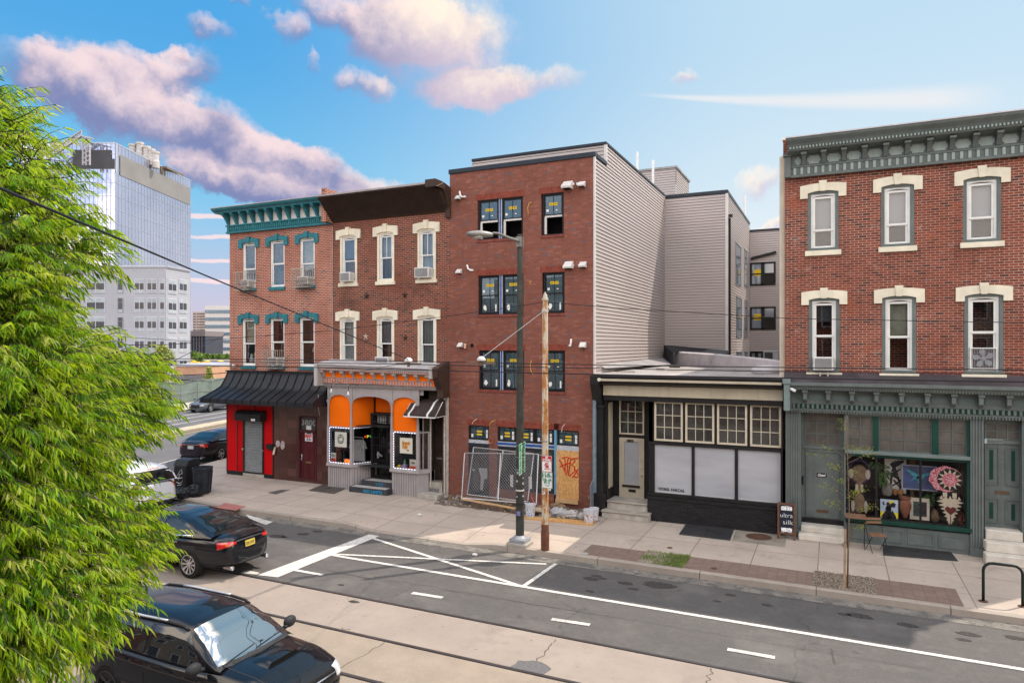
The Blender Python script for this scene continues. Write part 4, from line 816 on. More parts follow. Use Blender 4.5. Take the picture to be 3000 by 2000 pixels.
st2=thing('shop_steps','two black painted steps with blue graffiti at the orange shop door','steps',((xw2+xd1)/2,SF,zS))
sx0=onY('S',545,1200,SF-.5)[0];sx1=onY('S',1240,1200,SF-.5)[0]
m=MB();m.box(xw2+.12,xd1+.02,SF-.32,YB,zS,zS+.20);m.box(XW1-.02,xd1-.03,SF+.06,YB,zS+.20,zS+.40);m.obj('step_block',pm('step_black',(.05,.053,.06),.75,var=.35,scale=4,spots=(.45,.43,.42),spot_t=.64),st2,bevel=.012)
m=MB();m.box(xw2+.2,xd1-.12,SF-.28,SF+.05,zS+.201,zS+.206);m.box(XW1+.1,xd1-.1,SF+.1,SF+.5,zS+.401,zS+.406);m.obj('worn_tread',pm('worn_tread',(.42,.40,.38),.85,var=.25,scale=5,spots=(.05,.05,.055),spot_t=.6),st2)
blg=pm('blue_graffiti',(.02,.25,.45),.6,var=0);text('NO LIMITS',.16,blg,st2,'graffiti',((xw2+xd1)/2+.30,SF-.325,zS+.09),width=.85,bold=.006,sy=1.0);text('VOM',.16,blg,st2,'graffiti',((XW1+xd1)/2+.1,SF+.055,zS+.30),width=.34)
gd=MB();gz0=zS+.41;gz1=dz-.02;gx0,gx1=XW1+.10,xd1+.0;gY=YB-.22;gd.ring(gx0-.08,gx1+.04,gz0,gz1,.07,gY-.02,YB);gd=gd.obj('shop_door',blackm,b2)
m=MB();xm=(gx0+gx1)/2+.02;m.ring(gx0,xm,gz0+.02,gz1-.04,.035,gY-.03,gY+.0);m.ring(xm+.02,gx1-.02,gz0+.02,gz1-.04,.035,gY-.03,gY+.0)
for k in range(1,12):x=gx0+(gx1-gx0)*k/12;m.box(x-.008,x+.008,gY-.022,gY-.006,gz0+.03,gz1-.06)
for t in(.28,.5,.62,.87):m.box(gx0,gx1-.02,gY-.026,gY-.002,gz0+(gz1-gz0)*t-.012,gz0+(gz1-gz0)*t+.012)
m.obj('security_gate',blackm,gd)
m=MB();m.box(gx0,gx1,YB-.06,YB-.05,gz0+.05,gz1-.1);m.obj('pane',glassd,gd)
m=MB();m.box(gx0+.03,xm-.02,YB+.05,YB+.06,gz1-.42,gz1-.08);m.box(xm+.02,gx1-.05,YB+.05,YB+.06,gz1-.42,gz1-.08);m.obj('transom_blind',paper,gd)
m=MB()
for(dx,z,w_,hh)in((.62,1.40,.10,.16),(.74,1.38,.12,.2),(.60,1.62,.14,.13),(.78,1.20,.1,.06),(.62,2.0,.05,.1),(.70,1.72,.1,.05),(.85,2.0,.06,.1)):x=gx0+dx;m.box(x-w_/2,x+w_/2,YB-.07,YB-.064,gz0+z-hh/2-.35,gz0+z+hh/2-.35)
m.obj('door_sticker',[pm('mixed_sticker',(.45,.2,.25),.6,var=.6,scale=12)],gd)
m=MB();m.box(gx0+.28,gx0+.34,gY-.09,gY-.03,gz0+.78,gz0+1.02);m.sph((gx0+.31,gY-.1,gz0+.92),.035);m.bar((gx0+.35,gY-.08,gz0+.95),(gx0+.5,gY-.08,gz0+.86),.04,.05);m.obj('handle',galv,gd)
m=MB();IY=FY+1.6;x0i,x1i=xw0+.05,XR-.9
m.add([(x0i,IY,zS),(x1i,IY,zS),(x1i,IY,tz+.4),(x0i,IY,tz+.4)],[(0,1,2,3)]);m.add([(x0i,SF+.1,sill_z-.02),(x1i-.8,SF+.1,sill_z-.02),(x1i-.8,IY,sill_z-.02),(x0i,IY,sill_z-.02)],[(0,1,2,3)]);m.add([(x0i,SF+.1,zS),(x0i,IY,zS),(x0i,IY,tz+.4),(x0i,SF+.1,tz+.4)],[(0,1,2,3)]);m.add([(x1i-.3,FY,zS),(x1i-.3,IY,zS),(x1i-.3,IY,tz+.4),(x1i-.3,FY,tz+.4)],[(0,1,2,3)]);m.add([(x0i,SF+.12,tz+.05),(x1i-.2,SF+.12,tz+.05),(x1i-.2,IY,tz+.05),(x0i,IY,tz+.05)],[(0,1,2,3)])
m.obj('shop_interior',pm('shop_dark',(.03,.032,.034),.8,var=.4,scale=2),b2)
led=emitm('led_strip',(.80,.82,1.0),2.2)
ls=thing('led_strip','white LED strip dashes framing the orange shop windows','light strip',(xw0,SF,sill_z))
def leds(p,q,n,nm='led_segment'):
 p,q=Vector(p),Vector(q);m=MB()
 for k in range(n):a=p.lerp(q,(k+.24)/n);b_=p.lerp(q,(k+.74)/n);m.bar(a,b_,.010,.012)
 m.obj(nm,led,ls)
Yl=SF-.03
for(a,b_,za,zb_)in((xw0+.10,xw2-.06,sill_z+.05,tz-.05),(xd1+.09,xe1-.05,sill_z+.05,tz-.08)):
 leds((a,Yl,zb_),(b_,Yl,zb_),8);leds((a,Yl,za),(b_,Yl,za),8);leds((a,Yl,za),(a,Yl,zb_),14)
leds((xw2+.05,SF+.01,tz-.05),(XW1-.03,YB-.09,tz-.05),7);leds((xw2+.05,SF+.01,sill_z+.05),(XW1-.03,YB-.09,sill_z+.05),7);leds((XW1-.04,YB-.10,sill_z+.05),(XW1-.04,YB-.10,tz-.05),14)
def hang(name,lab,cat,crop,q,Y,mat):
 h=rectY(crop,*q,Y);r=thing(name,lab,cat,((h[0]+h[1])/2,Y,h[2]));m=MB();m.box(h[0],h[1],Y,Y+.012,h[2],h[3]);m.obj('board',mat,r);m=MB();m.tube([(h[1]-.05,Y+.005,h[3]),(h[1]-.05,Y+.005,h[3]+.30)],.004,4);m.obj('cord',paper,r);return r,h
r,h=hang('hanging_sign','cream hanging sign with a black line-drawn round face, left shop window','sign','S',(248,212,455,476),SF+.05,pm('sign_cream',(.85,.84,.72),.6,var=.03))
cx,cz_=(h[0]+h[1])/2,(h[2]+h[3])/2;m=MB()
def oval(cx,cz,rx,rz,t,a0=0,a1=360,n=26,Y=SF+.042):m.tube([(cx+rx*math.cos(R(a0+(a1-a0)*i/n)),Y,cz+rz*math.sin(R(a0+(a1-a0)*i/n)))for i in range(n+1)],t,4)
oval(cx,cz_+.05,.14,.145,.009,-20,200);oval(cx,cz_+.02,.115,.085,.009);oval(cx,cz_+.0,.14,.12,.009,190,350);oval(cx,cz_-.05,.12,.10,.009,195,345);oval(cx,cz_+.03,.07,.05,.007,100,190)
for k in(-.03,0,.03):m.bar((cx+k,SF+.042,cz_+.19),(cx+k*.8,SF+.042,cz_+.13),.008,.008)
m.obj('drawing',blackink,r)
r,h=hang('hanging_sign','cream hanging sign reading Smoxotic Philly in orange script, right shop window','sign','S',(1396,316,1616,590),SF+.05,MC['sign_cream']);cx,cz_=(h[0]+h[1])/2,(h[2]+h[3])/2;oi=pm('orange_ink',(.75,.28,.01),.5,var=0)
text('Smoxotic',.17,oi,r,c=(cx,SF+.042,cz_+.11),width=.36,shear=.25,bold=.010,sy=1.1);text('Philly',.17,oi,r,c=(cx-.04,SF+.042,cz_-.06),width=.26,shear=.25,bold=.010,sy=1.1)
def heart(m,cx,cz,s,y0,y1):
 pts=[(cx+s*16*math.sin(t)**3/16,cz+s*(13*math.cos(t)-5*math.cos(2*t)-2*math.cos(3*t)-math.cos(4*t))/16)for t in[2*math.pi*k/24 for k in range(24)]];m.prism(pts,y0,y1)
m=MB();heart(m,cx+.09,cz_-.17,.04,SF+.038,SF+.045);m.obj('heart',redink,r)
m=MB()
def poster(crop,q,Y,lab):
 h=rectY(crop,*q,Y);r=thing('poster',lab,'poster',((h[0]+h[1])/2,Y,h[2]),'NOW OPEN posters in the shop windows');m=MB();m.box(h[0],h[1],Y,Y+.008,h[2],h[3]);m.obj('sheet',pm('poster_top',(.55,.54,.50),.6,var=.3,scale=9),r)
 m=MB();m.box(h[0]+.01,h[1]-.01,Y-.003,Y-.0005,h[2]+.01,h[2]+(h[3]-h[2])*.45);m.obj('lower_band',pm('poster_pink',(.62,.20,.14),.6,var=.1),r);cx=(h[0]+h[1])/2;H_=h[3]-h[2]
 text('NOW',.1,redink,r,c=(cx,Y-.005,h[2]+H_*.38),width=(h[1]-h[0])*.7,bold=.006);text('OPEN',.1,redink,r,c=(cx,Y-.005,h[2]+H_*.22),width=(h[1]-h[0])*.75,bold=.006)
 m=MB();m.sph((cx,Y,h[2]+H_*.72),(h[1]-h[0])*.33,.006,H_*.1);m.obj('picture',pm('poster_pic',(.25,.26,.18),.6,var=.6,scale=18),r)
poster('S',(172,574,268,752),SF+.08,'NOW OPEN poster at the lower left of the left shop window');poster('S',(1568,696,1684,910),SF+.08,'NOW OPEN poster at the lower right of the right shop window')
h=rectY('S',413,684,516,764,SF+.1);r=thing('open_sign','small lit orange OPEN board on the left shop window ledge','sign',((h[0]+h[1])/2,SF+.1,h[2]));m=MB();m.ring(h[0],h[1],h[2],h[3],.012,SF+.09,SF+.115);m.obj('frame',galv,r);m=MB();m.box(h[0]+.01,h[1]-.01,SF+.10,SF+.11,h[2]+.01,h[3]-.01);m.obj('board',blackm,r);text('OPEN',.1,emitm('orange_lit',(1.0,.16,.02),1.6),r,c=((h[0]+h[1])/2,SF+.093,(h[2]+h[3])/2),width=(h[1]-h[0])*.84,bold=.01,sy=1.5)
d=Vector((XW1-xw2,YB-SF,0)).normalized();r=thing('neon_sign','multicolour neon open sign hanging in the angled shop window','sign',(XW1-.2,YB-.3,tz-.4));a=Vector((xw2+.02,SF+.02,0));nin=Vector((-d.y,d.x,0))
for k,(ch,cl)in enumerate((('o',(1,.08,.02)),('p',(1,.75,.05)),('e',(.05,.8,.15)),('n',(.10,.15,1)))):
 c=a+d*(.56+.115*k)+nin*.06;text(ch,.17,emitm('neon_'+'abcd'[k],cl,2.5),r,'tube_letter',(c.x,c.y,tz-.42),rx=d,bold=-.004,sy=.95)
ry=FY+.55;rr=thing('clothes_rack','white metal clothes rail inside the orange shop','clothes rack',(XW1-.3,ry,zS));hx0=onY('S',560,300,ry)[0];hx1=onY('S',752,300,ry)[0];hz=onY('S',650,302,ry)[1]
m=MB();m.tube([(hx0,ry,sill_z),(hx0,ry,hz-.06),(hx0+.05,ry,hz),(hx1-.06,ry,hz),(hx1,ry,hz-.06),(hx1,ry,sill_z-.2)],.013,8);m.obj('rail',white,rr)
for k,t in enumerate((.18,.34,.52,.76)):
 x=hx0+(hx1-hx0)*t;z=hz-.10;m=MB();W=.17;pts=[(x-.05,z),(x-W,z-.07),(x-W-.08,z-.34),(x-W+.0,z-.36),(x-W+.03,z-.2),(x-W+.02,z-.85),(x+W-.02,z-.87),(x+W-.03,z-.2),(x+W,z-.36),(x+W+.08,z-.34),(x+W,z-.07),(x+.05,z)]
 yy=ry-.05+.03*k;vs=[]
 for side in(0,1):vs+=[(p[0],yy+side*.05,p[1])for p in pts]
 n=len(pts);m.add(vs,[(0,1,10,11),(1,2,3,4),(1,4,7,10),(7,8,9,10),(4,5,6,7)]+[(12,23,22,13),(13,16,15,14),(13,22,19,16),(19,22,21,20),(16,19,18,17)]+[(i,(i+1)%n,n+(i+1)%n,n+i)for i in range(n)])
 r=tag(m.obj('shirt',pm('shirt_white',(.50,.51,.53),.8,var=.12,scale=6),smooth=False),('white shirt hanging on the shop rail, %s')%('farthest left','second from the left','third from the left','nearest the door, with a dark print')[k],'shirt','shirts on the clothes rail')
 if k==3:m=MB();m.box(x-.06,x+.03,yy-.004,yy-.001,z-.45,z-.22);m.obj('print',blackink,r)
h=rectY('S',1352,782,1420,880,SF+.2)
for(q,col,lb,kind)in(((1352,782,1418,880),(.65,.5,.03),'yellow snack bag leaning in the right shop window','bag'),((1425,770,1528,892),(.35,.25,.48),'purple patterned box with a green top in the right shop window','box'),((1532,836,1570,895),(.55,.20,.08),'small orange bag beside the NOW OPEN poster','bag')):
 h=rectY('S',*q,SF+.2);m=MB();m.prism([(h[0],h[2]),(h[1],h[2]),(h[1]-.02,h[3]-.02),((h[0]+h[1])/2,h[3]),(h[0]+.03,h[3]-.03)],SF+.15,SF+.24);o=tag(m.obj(kind,pm(kind+'_%d'%int(col[0]*100),col,.5,var=.5,scale=14),bevel=.01),lb,kind)
h=rectY('S',1462,705,1500,772,SF+.2);m=MB();cx=(h[0]+h[1])/2;m.lathe([(.03,h[2]),(.035,h[2]+.08),(.015,h[2]+.12),(.035,h[2]+.15),(.001,h[3])],(cx,SF+.2,0),12);tag(m.obj('bottle',pm('green_bottle',(.10,.30,.18),.3)),'small green bottle standing on the purple box','bottle')
m=MB();x,z=onY('S',400,500,FY+.4);m.sph((x,FY+.4,z),.12,.05,.09);o=tag(m.obj('cap',pm('red_cap',(.25,.05,.06),.8,var=.4,scale=9)),'dim red cap on a thin stand inside the left shop window','cap')
m=MB();m.tube([(x,FY+.42,z-.05),(x,FY+.42,sill_z)],.01,6);m.lathe([(.09,sill_z),(.09,sill_z+.01),(.01,sill_z+.02)],(x,FY+.42,0),14);tag(m.obj('display_stand',galv),'thin metal display stand under the red cap','stand')
m=MB();x,z=onY('S',330,640,FY+.9);m.box(x-.45,x+.4,FY+.9,FY+1.3,sill_z,z+.5);tag(m.obj('counter',pm('gold_counter',(.22,.13,.02),.6,var=.4,scale=3),bevel=.02),'dim golden brown counter inside the orange shop','counter')
aw2=thing('striped_awning','small dark brown metal awning with white stripes over the side door','awning',(XR-.9,FY,3.0));h=rectY('C',1965,375,2275,555,FY-.45);ax0_,ax1_=XR-1.30,XR-.10
x0_=onY('C',1965,540,FY-.85)[0];x1_=onY('C',2200,540,FY-.85)[0];x2_=onY('C',2285,390,FY-.1)[0];za=onY('C',2150,378,FY-.3)[1];zb_=onY('C',2080,540,FY-.85)[1]
x0_,x1_=XR-1.42,XR-.12;nst=15
for k in range(nst):
 xa_,xb_=x0_+(x1_-x0_)*k/nst,x0_+(x1_-x0_)*(k+1)/nst;m=MB();zoff=.012*(k%2)
 pts=[(FY-.10,za),(FY-.35,za-.10),(FY-.62,za-.34),(FY-.85,zb_+.10),(FY-.86,zb_)]
 for j in range(4):(ya,z_a),(yb,z_b)=pts[j],pts[j+1];m.add([(xa_,ya,z_a+zoff),(xb_,ya,z_a+zoff),(xb_,yb,z_b+zoff),(xa_,yb,z_b+zoff)],[(0,1,2,3)])
 m.obj('slat',white if k in(2,11)else pm('awning_brown',(.06,.045,.042),.45,.2,var=.1),aw2)
m=MB()
for x in(x0_,x1_):m.prism([(FY-.10,za-.01),(FY-.35,za-.11),(FY-.62,za-.35),(FY-.84,zb_+.09),(FY-.84,zb_),(FY-.10,zb_)],x-.004,x+.004,'x')
m.obj('side',MC['awning_brown'],aw2);m=MB();m.box(x0_,x1_,FY-.87,FY-.855,zb_-.02,zb_+.02)
for x in(x0_-.01,x1_+.01):m.bar((x,FY-.85,zb_),(x,FY-.1,zb_),.02,.02);m.bar((x,FY-.85,zb_),(x,FY-.3,za-.06),.018,.018)
m.obj('trim',white,aw2)
sdx0,sdx1=XR-1.02,XR-.28;sY=FY+.35;sz0=zS+.52;sz1=zb_+.25
m=MB();m.box(xe1+.25,sdx0-.12,FY-.06,FY+.3,zS,az1+.4);m.box(sdx1+.06,XR-.16,FY-.10,FY+.4,zS,az1+.2);m.box(sdx0-.12,sdx1+.06,FY-.06,FY+.4,sz1+.03,az1+.4);m.obj('pilaster',pm('brown_pilaster',(.060,.042,.036),.6,var=.3,scale=5,streak=.4),b2)
m=MB();m.box(xe1+.30,xe1+.36,FY-.08,FY-.06,zS+.3,sz1);m.box(sdx0-.10,sdx0-.05,FY-.08,FY-.06,zS+.5,sz1);m.box(sdx1+.10,sdx1+.16,FY-.13,FY-.10,zS,sz1+.6);m.box(XR-.14,XR-.04,FY-.06,FY+.1,zS,az1+.1);m.obj('pilaster_trim',pm('peeling_white',(.50,.46,.42),.7,var=.3,scale=8,spots=(.1,.07,.06),spot_t=.62),b2)
m=MB();m.box(sdx0,sdx1,sY,sY+.05,sz0,sz1);sdd=m.obj('side_door',pm('old_door',(.050,.036,.032),.55,var=.35,scale=5,streak=.4),b2)
m=MB();cx=(sdx0+sdx1)/2
for s in(-1,1):
 x=cx+s*.17;m.ring(x-.13,x+.13,sz0+1.0,sz1-.22,.025,sY-.02,sY);m.ring(x-.13,x+.13,sz0+.15,sz0+.62,.025,sY-.02,sY)
 for i in range(8):a,b_=math.pi*i/8,math.pi*(i+1)/8;m.bar((x+.12*math.cos(a),sY-.01,sz1-.22+.1*math.sin(a)),(x+.12*math.cos(b_),sY-.01,sz1-.22+.1*math.sin(b_)),.02,.02)
m.obj('panel_moulding',MC['old_door'],sdd);m=MB();m.box(cx-.12,cx+.12,sY-.012,sY,sz0+.78,sz0+.84);m.obj('mail_slot',galv,sdd);m=MB();m.sph((sdx0+.06,sY-.05,sz0+1.05),.03);m.box(sdx0+.03,sdx0+.09,sY-.02,sY,sz0+.9,sz0+1.2);m.obj('handle',galv,sdd)
m=MB();m.box(sdx0,sdx1,sY-.4,sY+.1,zS+.02,sz0);o=m.obj('riser',pm('riser_stone',(.36,.33,.28),.8,var=.25,scale=5),b2);text('Khbbez',.18,pm('ink_graffiti',(.03,.03,.10),.6,var=0),o,'graffiti',(cx,sY-.405,zS+.25),width=.5,shear=.3,sy=1.4)
m=MB();m.box(xe1+.1,XR-.15,FY-.62,FY-.05,zS,zS+.17);tag(m.obj('door_step',stone,bevel=.02),'pale stone slab step below the brown side door','step')
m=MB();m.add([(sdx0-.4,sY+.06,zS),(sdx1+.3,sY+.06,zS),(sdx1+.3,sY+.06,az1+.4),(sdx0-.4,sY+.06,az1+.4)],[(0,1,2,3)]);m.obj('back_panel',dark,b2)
gn=thing('gooseneck_lamps','pair of gooseneck lamps on a conduit across the orange cornice','lamp fixture',(xw0+.4,yT,cz));m=MB();p1,p2=onY('C',1225,300,yT-.3),onY('C',1380,325,yT-.3)
m.tube([(p1[0],yT-.3,p1[1]+.06),(p1[0],yT-.3,p1[1]+.28),(p1[0]+.12,yT-.2,p1[1]+.38),(p1[0]+.3,yT-.06,p1[1]+.30)],.010,6);m.tube([(p2[0],yT-.3,p2[1]+.06),(p2[0]+.02,yT-.3,p2[1]+.28),(p2[0]+.1,yT-.2,p2[1]+.38),(p2[0]+.3,yT-.06,p2[1]+.3)],.010,6);m.tube([(p1[0]-.05,yT-.05,p1[1]+.25),(p2[0]+.2,yT-.05,p2[1]+.36),(p2[0]+1.6,yT-.05,p2[1]+.38)],.009,6);m.obj('conduit',blackm,gn)
for p in(p1,p2):m=MB();m.lathe([(.02,.10),(.035,.04),(.07,-.05),(.001,-.04)],(p[0],yT-.3,p[1]),12);m.obj('lamp',white,gn,smooth=True)
# ================================================================== 3. new four-storey brick building
XA,XB=XR,-7.12
bn=brickm('new_brick',(.245,.092,.065),(.188,.067,.049),(.23,.11,.085),ms=.005,odd=(.145,.095,.098),oddt=.945,odd2=(.27,.105,.078),pale=.2)
vin=pm('vinyl_siding',(.405,.362,.352),.55,var=.05,scale=.6);trimw=pm('trim_white',(.58,.56,.55),.5,var=.06);cop=pm('coping_black',(.035,.040,.050),.35,.5,var=.15)
b3=thing('brick_apartment_building','new four storey red brick building under construction with stickered black windows and vinyl sides','building',(XA,FY,0))
ztop=onY('D',500,165)[1]
def op(*q):return rectY('D',*q)
H3=[op(232,355,494,583),op(597,325,728,568),op(236,796,497,1022),op(603,777,733,1012),op(240,1228,500,1455),op(605,1228,735,1463)]
rows=[]
for i in(0,2,4):z0_=(H3[i][2]+H3[i+1][2])/2;z1_=(H3[i][3]+H3[i+1][3])/2;rows+=[(H3[i][0],H3[i][1],z0_,z1_),(H3[i+1][0],H3[i+1][1],z0_,z1_)]
H3=rows
def opE(*q):return rectY('E',*q)
GA=opE(205,415,378,1003);GB=opE(447,432,930,968);GC=opE(936,468,1128,1090);ztr=(GA[3]+GB[3]+GC[3])/3
GA=(GA[0],GA[1],zS+.18,ztr);GB=(GB[0],GC[0]-.0,GB[2],ztr);GC=(GC[0],GC[1],zS+.32,ztr)
m=MB();wall_holes(m,XA+.0,XB,.05,ztop,H3+[GA,GB,GC],FY,.16)
wl3=m.obj('brick_wall',bn,b3)
m=MB()
m.add([(XA,FY,.05),(XA,FY+20,.05),(XA,FY+20,ztop),(XA,FY,ztop)],[(0,1,2,3)]);m.box(XA+.01,XB-.03,FY+9.8,FY+10.2,.1,ztop);m.obj('party_wall',pm('parge',(.28,.26,.25),.9,var=.15),b3)
Yu=22.75;zu=12.62;Yw=31.8;XW=onY('F',900,600,Yw)[0];Yr=onX('F',1035,700,XW)[0];zw=onY('F',900,345,Yw)[1]
print('new',ztop,zu,XW,Yr,zw,H3,GA,GB,GC)
vshade=pm('vinyl_lap_shade',(.215,.19,.185),.7,var=0)  # darker tone paints the lap shadow onto board lips and top strips
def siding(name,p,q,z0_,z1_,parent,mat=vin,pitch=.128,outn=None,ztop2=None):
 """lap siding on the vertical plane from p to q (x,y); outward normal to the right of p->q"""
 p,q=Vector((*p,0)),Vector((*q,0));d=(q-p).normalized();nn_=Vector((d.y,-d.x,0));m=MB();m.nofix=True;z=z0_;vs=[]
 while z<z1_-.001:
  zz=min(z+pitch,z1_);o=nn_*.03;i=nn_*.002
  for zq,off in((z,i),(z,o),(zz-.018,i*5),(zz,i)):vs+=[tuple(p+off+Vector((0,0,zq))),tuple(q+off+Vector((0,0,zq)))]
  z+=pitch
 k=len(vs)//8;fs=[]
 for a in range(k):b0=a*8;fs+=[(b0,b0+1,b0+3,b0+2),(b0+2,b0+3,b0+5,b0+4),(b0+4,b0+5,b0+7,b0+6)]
 m.add(vs,fs);m.mi=[(1,0,1)[i_%3]for i_ in range(len(fs))];return m.obj(name,[mat,vshade],parent)
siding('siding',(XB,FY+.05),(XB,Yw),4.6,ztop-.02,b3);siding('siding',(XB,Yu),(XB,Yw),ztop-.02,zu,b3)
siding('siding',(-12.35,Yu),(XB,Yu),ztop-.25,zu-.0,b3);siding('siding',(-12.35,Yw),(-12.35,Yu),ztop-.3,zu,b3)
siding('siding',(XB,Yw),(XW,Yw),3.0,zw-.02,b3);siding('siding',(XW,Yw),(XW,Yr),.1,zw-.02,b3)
m=MB();m.box(XA+.02,XB-.02,FY+.05,Yu+.3,ztop-.3,ztop-.2);m.box(-12.33,XB-.01,Yu+.02,Yw,zu-.3,zu-.2);m.box(-12.33,XW-.01,Yw+.02,Yr+6,zw-.3,zw-.2);m.box(-12.3,-12.2,Yu,Yr+6,ztop-2,zw-.25);m.obj('roof',MC['roof_felt'],b3)
m=MB();m.box(XA-.03,XB+.04,FY-.05,FY+.22,ztop,ztop+.16);m.box(XB-.22,XB+.05,FY+.22,Yu,ztop,ztop+.14);m.box(-12.38,XB+.04,Yu-.05,Yu+.18,zu,zu+.10);m.box(XB-.2,XB+.05,Yu+.18,Yw,zu,zu+.09)
m.box(XB+.05,XW+.04,Yw-.05,Yw+.15,zw-.02,zw+.14);m.box(XW-.15,XW+.05,Yw+.15,Yr,zw-.02,zw+.12);m.obj('coping',cop,b3,bevel=.01)
m=MB();m.box(XB-.03,XB+.035,FY-.006,FY+.06,.1,ztop);m.box(XB-.06,XB+.04,Yu-.03,Yu+.06,ztop+.14,zu);m.box(XW-.08,XW+.035,Yw-.035,Yw+.08,3,zw);m.obj('corner_trim',trimw,b3)
a=onY('F',360,300,36.);b_=onY('F',585,300,36.);zp=onY('F',480,203,36.)[1]
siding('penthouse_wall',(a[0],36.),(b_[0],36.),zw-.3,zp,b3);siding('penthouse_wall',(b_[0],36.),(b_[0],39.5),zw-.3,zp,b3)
m=MB();m.box(a[0],b_[0]+.08,35.93,39.6,zp,zp+.1);m.obj('penthouse_roof',MC['roof_felt'],b3)
for cx_,y1_ in((348,97),(445,145),(1008,365)):
 Yp=28.5 if cx_==348 else(30.4 if cx_==445 else Yr-1);x,z=onY('F',cx_,y1_,Yp);m=MB();m.tube([(x,Yp,zu-.3 if cx_<900 else zw-.3),(x,Yp,z)],.055,10);m.obj('vent_stack',pm('pvc_white',(.72,.72,.72),.4,var=.08),b3)
yd=onX('F',913,900,XW+.06)[0];m=MB();m.box(XW+.02,XW+.12,yd-.06,yd+.06,4.4,onX('F',913,500,XW+.06)[1]);m.box(XW+.02,XW+.2,yd-.12,yd+.12,onX('F',913,505,XW)[1],onX('F',913,490,XW)[1]);m.obj('downspout',blackm,b3)
for(xa_,xb_,ya_,yb_)in((948,980,645,905),(1002,1018,685,920),(952,984,975,1230),(1003,1019,1000,1232),(953,985,1315,1400),(1003,1019,1315,1400)):
 Ya=onX('F',xa_,700,XW)[0];Yb=onX('F',xb_,700,XW)[0];z1_=onX('F',xa_,ya_,XW)[1];z0_=onX('F',xa_,yb_,XW)[1]
 m=MB();f=.06
 for q in((Ya,Yb,z1_-f,z1_),(Ya,Yb,z0_,z0_+f),(Ya,Ya+f,z0_,z1_),(Yb-f,Yb,z0_,z1_),(Ya,Yb,(z0_+z1_)/2-.03,(z0_+z1_)/2+.03)):m.box(XW+.0,XW+.05,*q)
 wi=m.obj('window',pm('grey_vinyl',(.20,.21,.23),.4),b3);m=MB();m.box(XW+.004,XW+.03,Ya+f,Yb-f,z0_+f,z1_-f);m.obj('pane',pm('sky_pane',(.16,.20,.25),.06,var=0,spec=1.0),wi)
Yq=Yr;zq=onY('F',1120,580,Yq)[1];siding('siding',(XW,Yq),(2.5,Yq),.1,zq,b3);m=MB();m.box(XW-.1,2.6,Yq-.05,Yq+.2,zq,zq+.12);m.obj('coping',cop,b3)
m=MB();p1=onY('F',1045,748,Yq-.1);p2=onY('F',1200,708,Yq-.1);m.bar((p1[0],Yq-.1,p1[1]),(p2[0],Yq-.1,p2[1]),.1,.14);m.obj('downspout',blackm,b3)
for q in((1040,770,1197,912),(1040,1042,1198,1183),(1040,1315,1120,1420)):
 h=rectY('F',*q,Yq);m=MB();m.ring(h[0],h[1],h[2],h[3],.1,Yq-.06,Yq-.0);cx=(h[0]+h[1])/2;m.box(cx-.09,cx+.09,Yq-.06,Yq,h[2],h[3]);m.box(h[0],h[1],Yq-.055,Yq,(h[2]+h[3])/2-.04,(h[2]+h[3])/2+.04);wi=m.obj('window',blackm,b3)
 m=MB();m.box(h[0],h[1],Yq-.04,Yq-.03,(h[2]+h[3])/2,h[3]);m.box(h[0],cx,Yq-.04,Yq-.03,h[2],(h[2]+h[3])/2);m.obj('pane',pm('sky_pane',(.16,.20,.25),.06),wi);m=MB();m.box(cx,h[1],Yq-.03,Yq-.025,h[2],h[3]);m.obj('opening',dark2,wi)
 m=MB();m.box(h[0]+.2,h[0]+.75,Yq-.05,Yq-.045,h[3]-.75,h[3]-.4);m.obj('label',yellow,wi)
tape=pm('blue_tape',(.025,.085,.30),.5,var=.1);wrap=pm('window_wrap',(.42,.44,.48),.6,var=.2,scale=8)
blk=pm('window_black',(.016,.016,.018),.35,var=0);film=glassm('filmed_glass',tint=(.70,.80,.84),refl=2.8,dusty=.34,dcol=(.16,.27,.33));hz=pm('dim_teal_room',(.075,.125,.15),.9,var=.5,scale=1.2)
rnd=random.Random(4)
def labels(win,x0,x1,z0_,z1_,Y,full=True):
 cx=(x0+x1)/2;W=x1-x0;Hh=z1_-z0_;m=MB()
 for s in(-1,1):m.box(cx+s*.078-.07,cx+s*.078+.07,Y-.004,Y-.001,z0_+Hh*.715,z0_+Hh*.785)
 o=m.obj('yellow_label',yellow,win);text('MAX',.08,pm('label_ink',(.35,.22,.01),.6,var=0),o,c=(cx-.078,Y-.006,z0_+Hh*.75),width=.10,bold=.004);text('VIEW',.08,MC['label_ink'],o,c=(cx+.078,Y-.006,z0_+Hh*.75),width=.10,bold=.004)
 def sq(x,z,w_,h_,nm='sticker'):
  m=MB();m.box(x-w_/2,x+w_/2,Y-.004,Y-.001,z-h_/2,z+h_/2);m.obj(nm,paper,win)
 sq(x0+.11,z0_+Hh*.60,.08,.08);sq(cx+.12,z0_+Hh*.60,.06,.035)
 if full:
  m=MB();n=9;zc_=z0_+.24;xc_=x0+.16;m.prism([(xc_+.065*math.cos(6.283*k/n)*rnd.uniform(.7,1.3),zc_+.11*math.sin(6.283*k/n)*rnd.uniform(.7,1.2))for k in range(n)],Y-.004,Y-.001);m.obj('torn_paper',paper,win)
  sq(x1-.11,z0_+.24,.055,.24,'tall_sticker')
